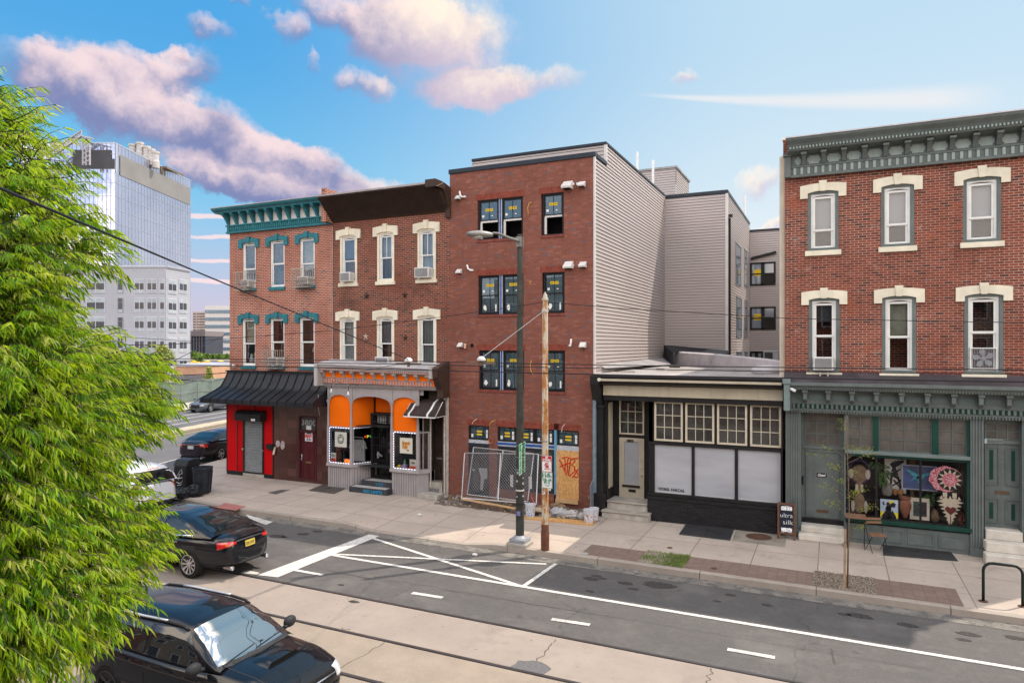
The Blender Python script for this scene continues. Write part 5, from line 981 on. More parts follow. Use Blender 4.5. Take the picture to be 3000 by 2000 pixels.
def dbl(win_h,open_=0,full=True):
 a,b_,z0_,z1_=win_h;Y=FY+.09;m=MB();m.ring(a,b_,z0_,z1_,.045,Y-.03,Y+.06);win=m.obj('window',blk,b3);mz=(z0_+z1_)/2
 m=MB();m.ring(a+.05,b_-.05,mz-.025,z1_-.05,.035,Y-.01,Y+.02);m.box((a+b_)/2-.007,(a+b_)/2+.007,Y-.012,Y+.012,mz,z1_-.05)
 if open_:m.m=1;m.box(a+.06,b_-.06,Y+.0,Y+.04,mz-.09,mz-.02);m.box(a+.045,a+.12,Y,Y+.04,z0_+.05,mz-.09)
 else:m.ring(a+.05,b_-.05,z0_+.05,mz+.02,.035,Y+.022,Y+.05);m.box((a+b_)/2-.007,(a+b_)/2+.007,Y+.02,Y+.045,z0_+.05,mz)
 m.obj('sash',[blk,trimw],win)
 m=MB();m.box(a+.07,b_-.07,Y+.004,Y+.008,mz-.01,z1_-.07)
 if not open_:m.box(a+.07,b_-.07,Y+.034,Y+.038,z0_+.07,mz)
 m.obj('pane',film,win);m=MB();m.box(a-.02,b_+.02,Y+.7,Y+.75,z0_-.1,z1_+.1);m.box(a-.03,a-.02,Y+.07,Y+.7,z0_-.1,z1_+.1);m.box(b_+.02,b_+.03,Y+.07,Y+.7,z0_-.1,z1_+.1);m.box(a,b_,Y+.07,Y+.7,z1_,z1_+.01);m.box(a,b_,Y+.07,Y+.7,z0_-.01,z0_);m.obj('room',dark if open_ else hz,win)
 labels(win,a+.05,b_-.05,z0_,z1_,Y+.003,full and not open_)
for i,h in enumerate(H3):
 op_=1 if i<2 else 0
 if i%2==0:
  mid=(h[0]+h[1])/2;dbl((h[0]+.03,mid-.06,h[2],h[3]),op_);dbl((mid+.06,h[1]-.03,h[2],h[3]),op_)
  m=MB();m.box(mid-.058,mid+.058,FY+.05,FY+.14,h[2],h[3]);mu=m.obj('mullion_wrap',wrap,b3);m=MB();m.box(mid-.03,mid+.022,FY+.042,FY+.05,h[2],h[3]);m.obj('blue_tape',tape,mu)
 else:dbl((h[0]+.05,h[1]-.03,h[2],h[3]),op_)
 m=MB();x=h[0]-.06;bw_=.068
 while x<h[1]+.05:m.box(x,x+bw_-.007,FY-.006,FY+.02,h[3]+.01,h[3]+.215);x+=bw_
 m.obj('soldier_course',pm('soldier_brick',(.225,.058,.040),.88,var=.3,scale=9),b3)
 m=MB();m.box(h[0]-.02,h[1]+.02,FY-.03,FY+.1,h[2]-.09,h[2]);m.obj('sill',pm('sill_brick',(.20,.060,.045),.88,var=.3,scale=5),b3,bevel=.004)
for h in(GA,GB,GC):
 m=MB();x=h[0]-.06
 while x<h[1]+.05:m.box(x,x+.061,FY-.006,FY+.02,h[3]+.01,h[3]+.215);x+=.068
 m.obj('soldier_course',MC['soldier_brick'],b3)
zb1_=onY('E',560,548)[1]-.05;zb2_=zb1_-.14
navy=pm('navy_frame',(.035,.042,.058),.4,var=.15)
def transom(a,b_,n):
 m=MB();m.ring(a,b_,zb1_+.02,ztr,.05,FY+.06,FY+.13)
 o=m.obj('transom_window',blk,b3);m=MB();m.box(a+.04,b_-.04,FY+.09,FY+.1,zb1_+.05,ztr-.04);m.obj('pane',film,o);m=MB()
 for k in range(1,3):m.box(a+(b_-a)*k/3-.006,a+(b_-a)*k/3+.006,FY+.08,FY+.09,zb1_+.05,ztr-.05)
 m.box(a,b_,FY+.08,FY+.09,(zb1_+ztr)/2-.006,(zb1_+ztr)/2+.006);m.obj('muntin',blk,o)
 cx=(a+b_)/2;m=MB();m.box(cx-.12,cx+.10,FY+.082,FY+.086,(zb1_+ztr)/2-.085,(zb1_+ztr)/2-.025);m.box(cx-.12,cx+.10,FY+.082,FY+.086,(zb1_+ztr)/2+.02,(zb1_+ztr)/2+.08);m.obj('yellow_label',yellow,o)
 m=MB();m.box(b_-.16,b_-.09,FY+.082,FY+.086,zb1_+.1,ztr-.15);m.obj('tall_sticker',paper,o);m=MB();m.box(a+.08,a+.16,FY+.082,FY+.086,zb1_+.1,zb1_+.22);m.obj('sticker',paper,o)
transom(GA[0],GA[1],1);w3=(GB[1]-.08-GB[0])/3
for k in range(3):transom(GB[0]+w3*k+.01,GB[0]+w3*(k+1)-.01,1)
transom(GC[0]+.04,GC[1],1)
m=MB();m.box(GB[0],GC[1],FY+.02,FY+.12,zb2_,zb1_+.02);m.box(GA[0],GA[1],FY+.03,FY+.12,zb2_+.04,zb1_+.02);bb=m.obj('transom_bar',wrap,b3);m=MB();m.box(GB[0],GB[1],FY+.012,FY+.02,zb2_+.05,zb1_-.01);m.obj('blue_tape',tape,bb);m=MB();m.box(GC[0]-.06,GC[0]+.02,FY+.0,FY+.12,zS+.2,ztr);m.obj('blue_jamb',pm('blue_wrap',(.13,.30,.42),.5,var=.2,scale=6),b3)
m=MB();m.ring(GA[0],GA[1],GA[2],zb2_+.04,.1,FY+.06,FY+.13);dd_=m.obj('entrance_door',navy,b3);m=MB();m.box(GA[0]+.09,GA[1]-.09,FY+.1,FY+.11,GA[2]+.09,zb2_);m.obj('pane',glassm('film_clear',tint=(.5,.55,.58),refl=.6,dusty=.2),dd_)
m=MB();cx=(GA[0]+GA[1])/2;m.prism([(cx-.05,1.3),(cx+.32,1.32),(cx+.30,.95),(cx+.18,.92),(cx+.12,.5),(cx+.02,.55),(cx+.04,1.0)],FY+.085,FY+.088);m.box(cx-.3,cx-.2,FY+.085,FY+.088,1.18,1.25);m.obj('taped_paper',pm('dull_paper',(.40,.40,.42),.8,var=.2),dd_)
for k in range(3):
 a,b_=GB[0]+w3*k+.01,GB[0]+w3*(k+1)-.01;m=MB();m.ring(a,b_,GB[2],zb2_,.06,FY+.05,FY+.13);o=m.obj('shop_window',navy,b3);m=MB();m.box(a+.05,b_-.05,FY+.09,FY+.1,GB[2]+.05,zb2_-.05);m.obj('pane',MC['film_clear'],o)
 m=MB();m.box(b_-.24,b_-.12,FY+.08,FY+.084,GB[2]+.10,GB[2]+.52);m.obj('tall_sticker',paper,o)
m=MB();m.box(GA[0]-.2,GC[1]+.2,FY+1.2,FY+1.25,.1,4.0);m.box(GA[0]-.2,GC[1]+.2,FY+.14,FY+1.2,.1,.12);m.obj('shop_interior',pm('grey_room',(.06,.065,.075),.9,var=.4,scale=1.5),b3)
b=NB('osb_plywood');vo=b.new('ShaderNodeTexVoronoi');vo.inputs['Scale'].default_value=18;mp=b.new('ShaderNodeMapping');mp.inputs['Scale'].default_value=(1.6,1,.7);mp.inputs['Rotation'].default_value=(0,.6,0);b.L(b.coord(),mp.inputs[0]);b.L(mp.outputs[0],vo.inputs['Vector'])
c=b.mix(b.mr(vo.outputs['Color'],0,1),(.40,.19,.05),(.68,.40,.15));c=b.mix(b.mr(b.noise(2,4),.4,.7,0,.5),c,(.44,.24,.09));c=b.mix(b.mr(b.noise(34,3),.64,.68,0,.7),c,(.10,.05,.02));b.col(c);b.b.inputs['Roughness'].default_value=.8;osb=b.m
r=thing('plywood_boarding','plywood sheet with red graffiti covering the right doorway of the new building','plywood',((GC[0]+GC[1])/2,FY,.4));m=MB();m.box(GC[0]+.06,GC[1]+.0,FY-.012,FY+.012,GC[2]+.08,zb2_-.0);m.obj('sheet',osb,r)
m=MB();m.box(GC[0]+.02,GC[1],FY-.10,FY+.06,GC[2]-.06,GC[2]+.07);m.box(GC[0]+.02,GC[0]+.12,FY-.02,FY+.02,GC[2]+.07,zb2_);m.obj('framing',wood,r)
gx_,gz_=(GC[0]+GC[1])/2,GC[2]+1.6
def stroke(parent,crop,pts,Y,rr,mat,nm='graffiti'):
 m=MB();P_=[onY(crop,x,y,Y)for x,y in pts];m.tube([(p[0],Y,p[1])for p in P_],rr,5);m.obj(nm,mat,parent)
rg=pm('red_spray',(.50,.008,.010),.6,var=.1)
for pts in(((965,700),(985,735),(1000,775),(1015,800)),((1010,690),(1015,740),(1012,790),(1020,830),(1035,790),(1030,720),(1040,690)),((985,685),(1030,680),(1060,690),(1055,740),(1045,800),(1042,835)),((1060,700),(1090,690),(1095,715),(1065,745),(1095,760),(1090,800),(1050,835)),((970,760),(1010,740),(1060,725)),((1075,690),(1125,690)),((1085,770),(1105,790),(1125,830)),((1122,775),(1100,810),(1085,840)),((1072,842),(1122,843))):stroke(r,'E',pts,FY-.016,.018,rg)
vb=pm('vent_box',(.62,.60,.58),.5,var=.12)
def vent(x,y,s=1.,up=0):
 X,Z=onY('D',x,y);m=MB();m.prism([(FY-.01,Z-.09*s),(FY-.20*s,Z-.09*s),(FY-.22*s,Z-.04*s),(FY-.04,Z+.10*s),(FY-.01,Z+.10*s)],X-.11*s,X+.11*s,'x');v=m.obj('vent_hood',vb,b3,bevel=.008);m=MB();m.box(X-.085*s,X+.085*s,FY-.205*s,FY-.05,Z-.095*s,Z-.088*s);m.obj('grille',dark,v)
def elbow(pts,r_=.035):
 m=MB();P_=[onY('D',x,y)for x,y in pts];m.tube([(p[0],FY-.06-.03*(i%2),p[1])for i,p in enumerate(P_)],r_,8);m.tube([(P_[-1][0],FY+.02,P_[-1][1]),(P_[-1][0],FY-.1,P_[-1][1])],r_*1.1,8);m.obj('vent_pipe',pm('pvc_white',(.7,.7,.7),.4),b3,smooth=True)
vent(757,283,1.5);vent(837,276,1.0);vent(762,740,1.35);vent(842,737,1.05);vent(133,775,.9);vent(127,352,.85);vent(842,1196,.95);vent(139,1196,.85)
for(x,y)in((785,275),(812,274),(783,741),(822,741),(166,1195),(166,1209)):X,Z=onY('D',x,y);m=MB();m.lathe([(.045,FY-.08),(.05,FY-.06),(.03,FY+.01)],(X,0,Z),12,'y');m.obj('pipe_stub',pm('stub_peach',(.62,.42,.30),.6)if y>1190 else MC['pvc_white'],b3)
elbow(((135,318),(142,340),(150,350),(165,348)));elbow(((178,738),(186,760),(200,770),(207,768)));elbow(((775,1162),(774,1185),(770,1198),(768,1200)))
X,Z=onY('D',202,1199);m=MB();m.lathe([(.07,FY-.012),(.07,FY-.006),(.001,FY-.006)],(X,0,Z),16,'y');m.obj('pipe_hole',dark,b3)
yw_=pm('yellow_cable',(.70,.42,.04),.5,var=0)
for c_,pts,mt in(('D',((527,445),(526,410),(534,385),(547,378)),yw_),('D',((537,850),(538,835),(550,832)),yw_),('D',((545,1282),(541,1310),(543,1340),(555,1365)),yw_),('E',((385,418),(400,385),(440,368)),yw_),('E',((240,403),(255,380),(285,358)),white),('E',((987,470),(995,430),(1018,402)),white),('E',((876,410),(892,398)),yw_),('E',((1213,1003),(1215,1020),(1235,1025),(1225,1050)),yw_)):
 P_=[onY(c_,x,y)for x,y in pts];m=MB();m.tube([(p[0],FY-.03-.05*math.sin(i),p[1])for i,p in enumerate(P_)],.010,5);m.obj('cable_end',mt,b3)
X,Z=onY('E',398,540);m=MB()
for k in range(3):m.tube([(X+(.07+.01*k)*math.cos(t*.45),FY-.04-.012*k,Z+(.085+.008*k)*math.sin(t*.45))for t in range(15)],.007,4)
tag(m.obj('cable_coil',pm('orange_cable',(.50,.14,.05),.5)),'small coil of orange cable hanging by the left doorway of the new building','cable coil')
# ================================================================== 4. low black shopfront
XC,XD=XB,-1.30
b4=thing('black_shop_building','one storey black painted shopfront with cream lattice windows and pale covered panes','building',(XC,FY,0))
zc1=4.72;YF=FY-.5
m=MB()
m.add([(XC,YF+.05,zc1+.02),(XD+.1,YF+.05,zc1+.02),(XD+.1,23.6,4.80),(-6.2,30.4,4.82),(XC,31.7,4.84)],[(0,1,2,3,4)]);m.box(XC,XD+.1,FY+.2,FY+10.1,4.2,4.70)
m.obj('roof',pm('white_roof',(.36,.34,.34),.8,var=.3,scale=.9,bump=.3,spots=(.17,.15,.15),spot_t=.58),b4)
P_=lambda x,y,Y:(lambda a:(a[0],Y,a[1]))(onY('F',x,y,Y))
m=MB();A=[P_(95,1385,FY+.6),P_(510,1352,Yw-.2),P_(560,1395,Yw-2.4),P_(150,1418,FY+.8)];m.add(A,[(0,1,2,3)]);m.obj('flashing',pm('grey_membrane',(.30,.29,.30),.7,var=.15,scale=1.2),b4)
m=MB();a=P_(512,1275,Yw-.4);b_=P_(912,1310,Yw-1.0);c_=P_(908,1340,Yw-1.4);d_=P_(512,1330,Yw-1.0);e_=P_(565,1400,Yw-2.6);f_=P_(508,1350,Yw-.5);g_=P_(568,1322,Yw-2.0)
m.add([a,b_,c_,g_,e_,f_],[(0,1,2,3),(0,3,4,5)]);m.obj('parapet_cap',pm('black_membrane',(.032,.035,.042),.55,var=.2),b4)
wp=pm('whitewashed',(.46,.43,.45),.9,var=.22,scale=1.5,bump=.5,bscale=8,spots=(.17,.15,.16),spot_t=.62)
m=MB();A_=[(-6.3,30.2,5.42),(-4.2,27.2,5.36),(-2.1,24.2,5.24),(-1.3,23.1,5.16)];vs=[]
for x,y,z in A_:vs+=[(x,y,4.6),(x+.02,y,z-.05),(x+.12,y+.10,z),(x+.9,y+1.4,z-.30),(x+.9,y+1.4,4.6)]
m.add(vs,[(i*5+j,i*5+5+j,i*5+6+j,i*5+1+j)for i in range(3)for j in range(4)]+[(0,1,2,3,4),(15,16,17,18,19)]);m.obj('rear_parapet',wp,b4)
m=MB();q1=P_(1150,1420,26);m.sph((-1.9,23.6,4.86),.55,.5,.20,18,8);m.obj('roof_hump',wp,b4,smooth=True)
for(x,y,w_)in((275,1444,.35),(490,1427,.14),(578,1414,.18)):a=P_(x,y,23.2 if x<300 else 24.5);m=MB();m.box(a[0]-w_,a[0]+w_,a[1]-.06,a[1]+.06,a[2]-.01,a[2]+.04);tag(m.obj('scrap_board',woodold),('longest brown board scrap near the front of the white roof','shortest brown board scrap on the white roof','board scrap nearest the grey sloped wall on the white roof')[(275,490,578).index(x)],'scrap wood')
a=P_(1168,1310,29.3);r=thing('condenser_unit','grey air conditioning condenser on the roof behind the white parapet','condenser',(a[0],29.3,5.0));x0_=P_(1122,1400,29.3)[0];x1_=P_(1215,1400,29.3)[0]
m=MB();m.box(x0_,x1_,29.3,30.1,5.0,a[2]);m.obj('case',pm('condenser_grey',(.33,.33,.34),.5),r,bevel=.03);m=MB()
for k in range(16):z=5.05+(a[2]-5.15)*k/15;m.box(x0_+.04,x0_+(x1_-x0_)*.6,29.27,29.295,z,z+.03)
m.obj('louvre',pm('louvre_dark',(.08,.08,.085),.5),r)
m=MB();m.prism([(FY,zc1-.62),(FY-.14,zc1-.60),(FY-.16,zc1-.52),(FY-.14,zc1-.34),(YF+.06,zc1-.26),(YF,zc1-.18),(YF,zc1-.02),(FY,zc1)],XC+.32,XD-.02,'x');c4=m.obj('cornice',blackp,b4)
m=MB();m.box(XC+.34,XD-.04,YF-.008,YF+.0,zc1-.17,zc1-.10);m.obj('cream_stripe',pm('cream_trim',(.48,.42,.32),.6,var=.15),c4)
m=MB();m.box(XC+.30,XD-.02,YF-.04,YF+.08,zc1-.03,zc1+.03);m.obj('drip_edge',pm('dark_flashing',(.05,.048,.05),.4,.3),c4)
cz0=onY('G',800,305,FY-.12)[1];cz1_=onY('G',800,225,FY-.16)[1]
m=MB();m.box(XC+.36,XD-.03,FY-.17,FY+.0,cz0+.02,cz1_+.05);m.box(XC+.36,XD-.03,FY-.19,FY,cz0+.02,cz0+.10);m.obj('sign_board',pm('cream_board',(.46,.41,.31),.6,var=.14,scale=1.5,streak=.35),b4)
m=MB();m.box(XC+.36,XD-.05,FY-.15,FY,cz0-.14,cz0+.02);m.obj('lower_fascia',blackp,b4)
px0=XC+.03;m=MB();m.prism([(FY-.2,zc1-.98),(FY-.24,zc1-.9),(FY-.45,zc1-.5),(FY-.55,zc1-.3),(FY-.55,zc1),(FY,zc1)][::1]+[(FY,zc1-.98)],px0,px0+.28,'x');m.box(px0+.06,px0+.32,FY-.20,FY+.0,zS+.7,zc1-.98);m.box(px0+.04,px0+.36,FY-.26,FY,zc1-1.06,zc1-.97);m.box(px0+.04,px0+.38,FY-.26,FY+.3,zS,zS+.72);m.obj('pilaster',blackp,b4,bevel=.012)
m=MB();X,Z=onY('G',90,162,YF-.07);m.lathe([(.001,YF-.07),(.055,YF-.065),(.06,YF-.04),(.06,YF)],(X,0,Z),16,'y');m.obj('rosette',pm('bone',(.6,.56,.5),.6),b4)
xpR=onY('G',1490,700)[0];m=MB();m.box(xpR-.0,XD-.04,FY-.16,FY+.1,zS,cz0);m.obj('pilaster',blackp,b4,bevel=.01)
m=MB();m.box(XB+.045,XB+.02+.0+.12,FY-.30,FY,.9,3.9);m.obj('party_strip',pm('blue_brick',(.16,.23,.27),.8,var=.25,scale=5,spots=(.30,.33,.35),spot_t=.66),b4)
m=MB();m.prism([(FY-.55,zS),(FY-.02,zS),(FY-.02,1.5),(FY-.55,1.15)],XB+.03,XB+.06,'x');tag(m.obj('leaning_board',pm('grey_board',(.16,.165,.20),.6,var=.15)),'grey board standing on edge between the brick front and black shop','board')
YD=FY+.75;d=rectY('G',250,605,440,1060,YD);st_z=d[2];wy0=onY('G',500,700,FY-.02)[0]
tw=rectY('G',250,310,440,580,YD)
m=MB();m.box(px0+.34,d[0]-.0,YD-.02,YD+.1,st_z,cz0);m.box(d[1],d[1]+.3,YD-.02,YD+.1,st_z,cz0);m.box(d[0],d[1],YD-.04,YD+.1,d[3]+.02,tw[2]-.0);m.box(d[0],d[1],YD-.04,YD+.1,tw[3],cz0+.1);m.box(px0+.30,px0+.40,FY,YD,zS,cz0);m.box(px0+.3,wy0,FY+.0,YD,cz0-.08,cz0+.1);m.obj('entry_surround',blackp,b4)
m=MB();m.box(px0+.405,px0+.42,FY+.15,YD-.15,st_z+.35,cz0-.25);m.obj('side_panel',MC['cream_board'],b4)
crd=pm('cream_door',(.46,.41,.32),.55,var=.12,streak=.2);m=MB();gx0_,gx1_=d[0]+.17,d[1]-.17;gz0_,gz1_=onY('G',340,960,YD)[1],onY('G',340,632,YD)[1]
wall_holes(m,d[0],d[1],d[2],d[3],[(gx0_,gx1_,gz0_,gz1_)],YD-.06,.05);dr4=m.obj('door',crd,b4)
m=MB();m.box(gx0_,gx1_,YD-.03,YD-.02,gz0_,gz1_);m.obj('pane',pm('covered_glass',(.33,.34,.37),.12,var=.08,spec=.7),dr4)
m=MB();m.box(gx0_-.06,gx1_+.03,YD-.10,YD-.05,gz0_-.09,gz0_-.02);m.box((gx0_+gx1_)/2-.1,(gx0_+gx1_)/2+.14,YD-.075,YD-.06,gz0_-.25,gz0_-.16);m.obj('mail_slot',blackm,dr4)
text('3809',.12,blackink,dr4,'house_number',((d[0]+d[1])/2-.05,YD-.066,d[3]-.10),width=.24,bold=.006)
m=MB();m.sph((d[1]-.08,YD-.1,gz0_+.32),.028);m.sph((d[1]-.08,YD-.08,gz0_+.55),.02);m.sph((d[1]-.08,YD-.08,gz0_+.8),.018);m.obj('handle',MC['brass'],dr4)
lat=pm('chipped_cream',(.55,.49,.38),.65,var=.14,scale=7,spots=(.20,.17,.13),spot_t=.7)
def lattice(h,Y,nx,nz,fw,nm='lattice_window',fm=lat,gm=glassdirty,bars=.022,par=None,room=True):
 m=MB();m.ring(*h,fw,Y-.03,Y+.03)
 for k in range(1,nx):x=h[0]+fw+(h[1]-h[0]-2*fw)*k/nx;m.box(x-bars/2,x+bars/2,Y-.02,Y+.02,h[2]+fw,h[3]-fw)
 for k in range(1,nz):z=h[2]+fw+(h[3]-h[2]-2*fw)*k/nz;m.box(h[0]+fw,h[1]-fw,Y-.017,Y+.017,z-bars/2,z+bars/2)
 o=m.obj(nm,fm,par or b4);m=MB();m.box(h[0]+fw*.8,h[1]-fw*.8,Y+.004,Y+.009,h[2]+fw*.8,h[3]-fw*.8);m.obj('pane',gm,o)
 if room:m=MB();m.add([(h[0]-.1,Y+.4,h[2]-.1),(h[1]+.1,Y+.4,h[2]-.1),(h[1]+.1,Y+.4,h[3]+.1),(h[0]-.1,Y+.4,h[3]+.1)],[(0,1,2,3)]);m.obj('room',pm('brown_room',(.085,.065,.055),.9,var=.35,scale=4),o)
 return o
lattice(tw,YD-.04,3,3,.05)
m=MB();m.box(tw[0]+.15,tw[0]+.4,YD-.14,YD-.06,tw[3]-.12,tw[3]-.05);m.obj('door_light',blackm,b4)
LW=[rectY('G',*q)for q in((515,328,732,630),(752,338,973,648),(995,347,1225,664),(1248,356,1486,674))];zl0=sum(h[2]for h in LW)/4;zl1=sum(h[3]for h in LW)/4
m=MB();wall_holes(m,wy0-.12,xpR,zl0-.18,cz0-.0,[(h[0]+.02,h[1]-.02,zl0+.02,zl1-.02)for h in LW],FY+.03,.06);m.obj('window_wall',blackp,b4)
for h in LW:lattice((h[0],h[1],zl0,zl1),FY+.02,3,3,.06)
m=MB();m.box(wy0-.12,wy0,FY+.03,YD,zS,cz0);m.obj('return_wall',blackp,b4);m=MB();m.box(wy0+.0-.126,wy0-.12,FY+.12,FY+.32,zl0+.1,cz0-.1);m.obj('edge_strip',lat,b4)
pz0=sum(onY('G',x,y)[1]for x,y in((660,1030),(980,1065),(1310,1098)))/3;pz1=sum(onY('G',x,y)[1]for x,y in((660,660),(980,685),(1310,707)))/3
PX=[onY('G',x,850)[0]for x in(515,812,1143,1482)]
m=MB();m.box(wy0-.14,xpR,FY-.05,FY+.06,pz1,zl0-.04);m.box(wy0-.14,xpR,FY-.07,FY+.1,pz0-.10,pz0);
for x in PX[1:3]:m.box(x-.045,x+.045,FY-.02,FY+.06,pz0,pz1)
m.box(PX[3]-.0,xpR,FY-.02,FY+.06,pz0,pz1);m.box(wy0-.12,PX[0]+.01,FY-.02,FY+.06,pz0,pz1);m.obj('window_frame',blackp,b4,bevel=.004)
cg=NB('papered_glass');cg.b.inputs['Roughness'].default_value=.10;cg.b.inputs['Specular IOR Level'].default_value=.55
cg.col(cg.mix(cg.mr(cg.noise(1.1,4,stretch=(.5,1,2.2)),.3,.75),(.33,.34,.37),(.43,.44,.475)));papered=cg.m
for k in range(3):
 a,b_=PX[k]+.045*(k>0),PX[k+1]-.045*(k<2);m=MB();m.box(a,b_,FY+.02,FY+.03,pz0,pz1);o=m.obj('shop_pane',papered,b4)
 m=MB();m.box(a+.01,b_-.01,FY+.012,FY+.02,pz0+.01,pz0+.04);m.box(b_-.03,b_-.012,FY+.012,FY+.02,pz0+.02,pz1-.03);m.obj('edge_bead',pm('bead',(.5,.5,.5),.5),o)
 if k==0:text('VIOREL FARCAS',.12,blackink,o,c=(a+.52,FY+.015,pz0+.12),width=.82,bold=.004)
sbk=brickm('black_brick',(.030,.028,.030),(.018,.017,.019),(.012,.012,.012),ms=.008);m=MB();m.box(wy0-.14,XD-.2,FY-.10,FY+.3,.05,pz0-.10);m.obj('bulkhead',sbk,b4)
m=MB();m.box(wy0-.16,XD-.2,FY-.125,FY,pz0-.20,pz0-.10);m.obj('bulkhead_cap',blackp,b4)
r=thing('stone_steps','two worn grey stone steps at the cream door of the black shop','steps',((d[0]+d[1])/2,FY,zS));ha=(st_z-zS)/2
m=MB();m.box(px0+.42,wy0-.15,FY-.05,YD,zS,st_z);m.box(px0+.36,wy0-.03,FY-.42,FY-.05,zS,zS+ha);o=m.obj('step_block',stone,r,bevel=.02);m=MB();m.box(px0+.41,wy0-.14,FY-.09,FY+.2,st_z-.04,st_z+.008);m.box(px0+.34,wy0-.01,FY-.46,FY-.04,zS+ha-.04,zS+ha+.008);m.obj('nosing',pm('nosing',(.33,.30,.26),.8,var=.2),r,bevel=.01)
m=MB();m.box(px0+.3,wy0,YD+.12,YD+.14,.1,cz0+.3);m.box(XC+.3,XD,FY+1.2,FY+1.3,.1,4.3);m.obj('dark_interior',dark,b4)
# ================================================================== 5. sage-green trimmed rowhouse with the art shop
br=brickm('old_brick',(.25,.066,.040),(.125,.036,.026),(.50,.38,.31),ms=.0065,odd=(.07,.03,.025),oddt=.9,stain=(.32,.085,.045),pale=.42)
XD=-1.28;XE=6.6
b5=thing('art_shop_rowhouse','weathered red brick house with sage green bracketed cornice over a green shopfront','building',(XD,FY,0))
def oh(*q):return rectY('H',*q)
W5=[oh(228,512,405,850),oh(650,472,838,833),oh(1120,420,1337,800),oh(235,1120,410,1552),oh(655,1115,850,1556),oh(1128,1093,1350,1552)]
f=lambda i,j:sum(W5[k][j]for k in range(i,i+3))/3
W5=[(h[0],h[1],f(0,2)if i<3 else f(3,2),f(0,3)if i<3 else f(3,3))for i,h in enumerate(W5)]
dx5=W5[2][0]-W5[1][0];W5+=[(h[0]+dx5*1.0,h[1]+dx5*1.0,h[2],h[3])for h in(W5[2],W5[5])]
zc5=onY('H',115,435,FY-.1)[1];zt5=zc5+1.02
zs5=onY('I',700,100,FY)[1]
m=MB();wall_holes(m,XD,XE,zs5-.5,zt5,W5,FY,.16)
m.add([(XD,FY,0),(XD,FY+14,0),(XD,FY+14,zt5),(XD,FY,zt5)],[(0,1,2,3)]);m.box(XD+.01,XE,FY+.8,FY+14,zs5,zt5-.1);m.add([(XE,FY,0),(XE,FY+14,0),(XE,FY+14,zt5),(XE,FY,zt5)],[(0,3,2,1)]);m.obj('wall',br,b5)
m=MB();m.box(XD-.17,XD-.005,FY+.25,FY+9,3.8,onY('F',1200,125,FY+.3)[1]);m.obj('stucco_side',pm('old_stucco',(.62,.55,.44),.9,var=.2,scale=1.2,bump=.4,bscale=10,spots=(.40,.33,.25),spot_t=.64),b5,bevel=.04)
wgl=pm('pale_panel',(.40,.41,.46),.3,var=.12,scale=.8)
lace=pm('crumpled_sheet',(.34,.34,.27),.85,var=.5,scale=1.2)
wsh=pm('white_shade',(.56,.54,.60),.9,var=.04);lsc=pm('violet_screen',(.13,.115,.145),.9,var=.04)
cur5=[[('shade',.33,1,0,1,wsh),('screen',0,.33,0,1,lsc)],[('shade',.35,1,0,1,wsh),('screen',0,.35,0,1,lsc)],[('shade',.37,1,0,1,wsh),('screen',0,.37,0,1,lsc)],[('blind',.72,1,0,1,screen)],[('blind',.5,1,0,1,lace)],[],[('blind',0,1,0,1,wgl)],[]]
for i,h in enumerate(W5):
 sash_window(b5,h,FY,white,rise=.05,fw=.09,meet=(.34,.36,.38,.5,.48,.54,.4,.5)[i],curtain=cur5[i],sillm=cream,sill=(.07,.14,.08),lint=(.20,.22,.20,.06),lmat=cream,casing=greenp,cw=.085,room=1.0)
ac_unit(W5[3],FY,.48,'white air conditioner in the lower left window above the green shopfront',.52,.38)
m=MB();h=W5[3];cx=(h[0]+h[1])/2
for s in(-.1,.1):m.bar((cx+s,FY-.22,h[2]+.02),(cx+s,FY-.05,h[2]-.3),.03,.03)
tag(m.obj('bracket',white),'white steel bracket struts under the lower left window air conditioner','bracket')
h=W5[5];cx,cz_=(h[0]+h[1])/2,h[2]+.42;r=thing('box_fan','white box fan standing in the lower right window of the sage-trimmed house','fan',(cx,FY+.1,h[2]));Y=FY-.01
m=MB();m.ring(cx-.3,cx+.3,cz_-.28,cz_+.28,.025,Y,Y+.09);m.obj('frame',white,r);m=MB();m.lathe([(.06,Y+.02),(.055,Y+.005),(.001,Y)],(cx,0,cz_),14,'y')
for k in range(5):
 a=k*1.2566+.3;u=Vector((math.cos(a),0,math.sin(a)));v=Vector((-math.sin(a),0,math.cos(a)));c0=Vector((cx,Y+.04,cz_));vs=[c0+u*.05-v*.02,c0+u*.05+v*.03,c0+u*.16+v*.10,c0+u*.235+v*.07,c0+u*.245-v*.01,c0+u*.15-v*.045];m.add(vs,[tuple(range(6))])
m.obj('blades',pm('fan_blade',(.34,.35,.38),.4),r);m=MB()
for k in range(1,16):x=cx-.27+.54*k/16;m.box(x-.004,x+.004,Y-.006,Y,cz_-.26,cz_+.26)
for k in(1,2,3):z=cz_-.27+.54*k/4;m.box(cx-.27,cx+.27,Y-.005,Y-.002,z-.002,z+.002)
m.obj('grille',pm('fan_grille',(.35,.35,.36),.5),r)
m=MB();m.add([(h[0]+.1,FY+.3,h[2]),(h[1]-.1,FY+.3,h[2]),(h[1]-.1,FY+.3,h[3]-.5),(h[0]+.1,FY+.3,h[3]-.5)],[(0,1,2,3)])
m=MB();m.box(XD+.16,XE,FY-.12,FY-.003,zc5,zc5+.64);m.prism([(FY-.12,zc5+.62),(FY-.52,zc5+.66),(FY-.55,zc5+.74),(FY-.60,zc5+.82),(FY-.72,zc5+.92),(FY-.74,zc5+.98),(FY+.2,zc5+1.0),(FY+.2,zc5+.62)],XD+.10,XE,'x');m.box(XD+.16,XE,FY-.17,FY-.12,zc5-.02,zc5+.05);m.box(XD+.16,XE,FY-.15,FY-.12,zc5+.26,zc5+.31)
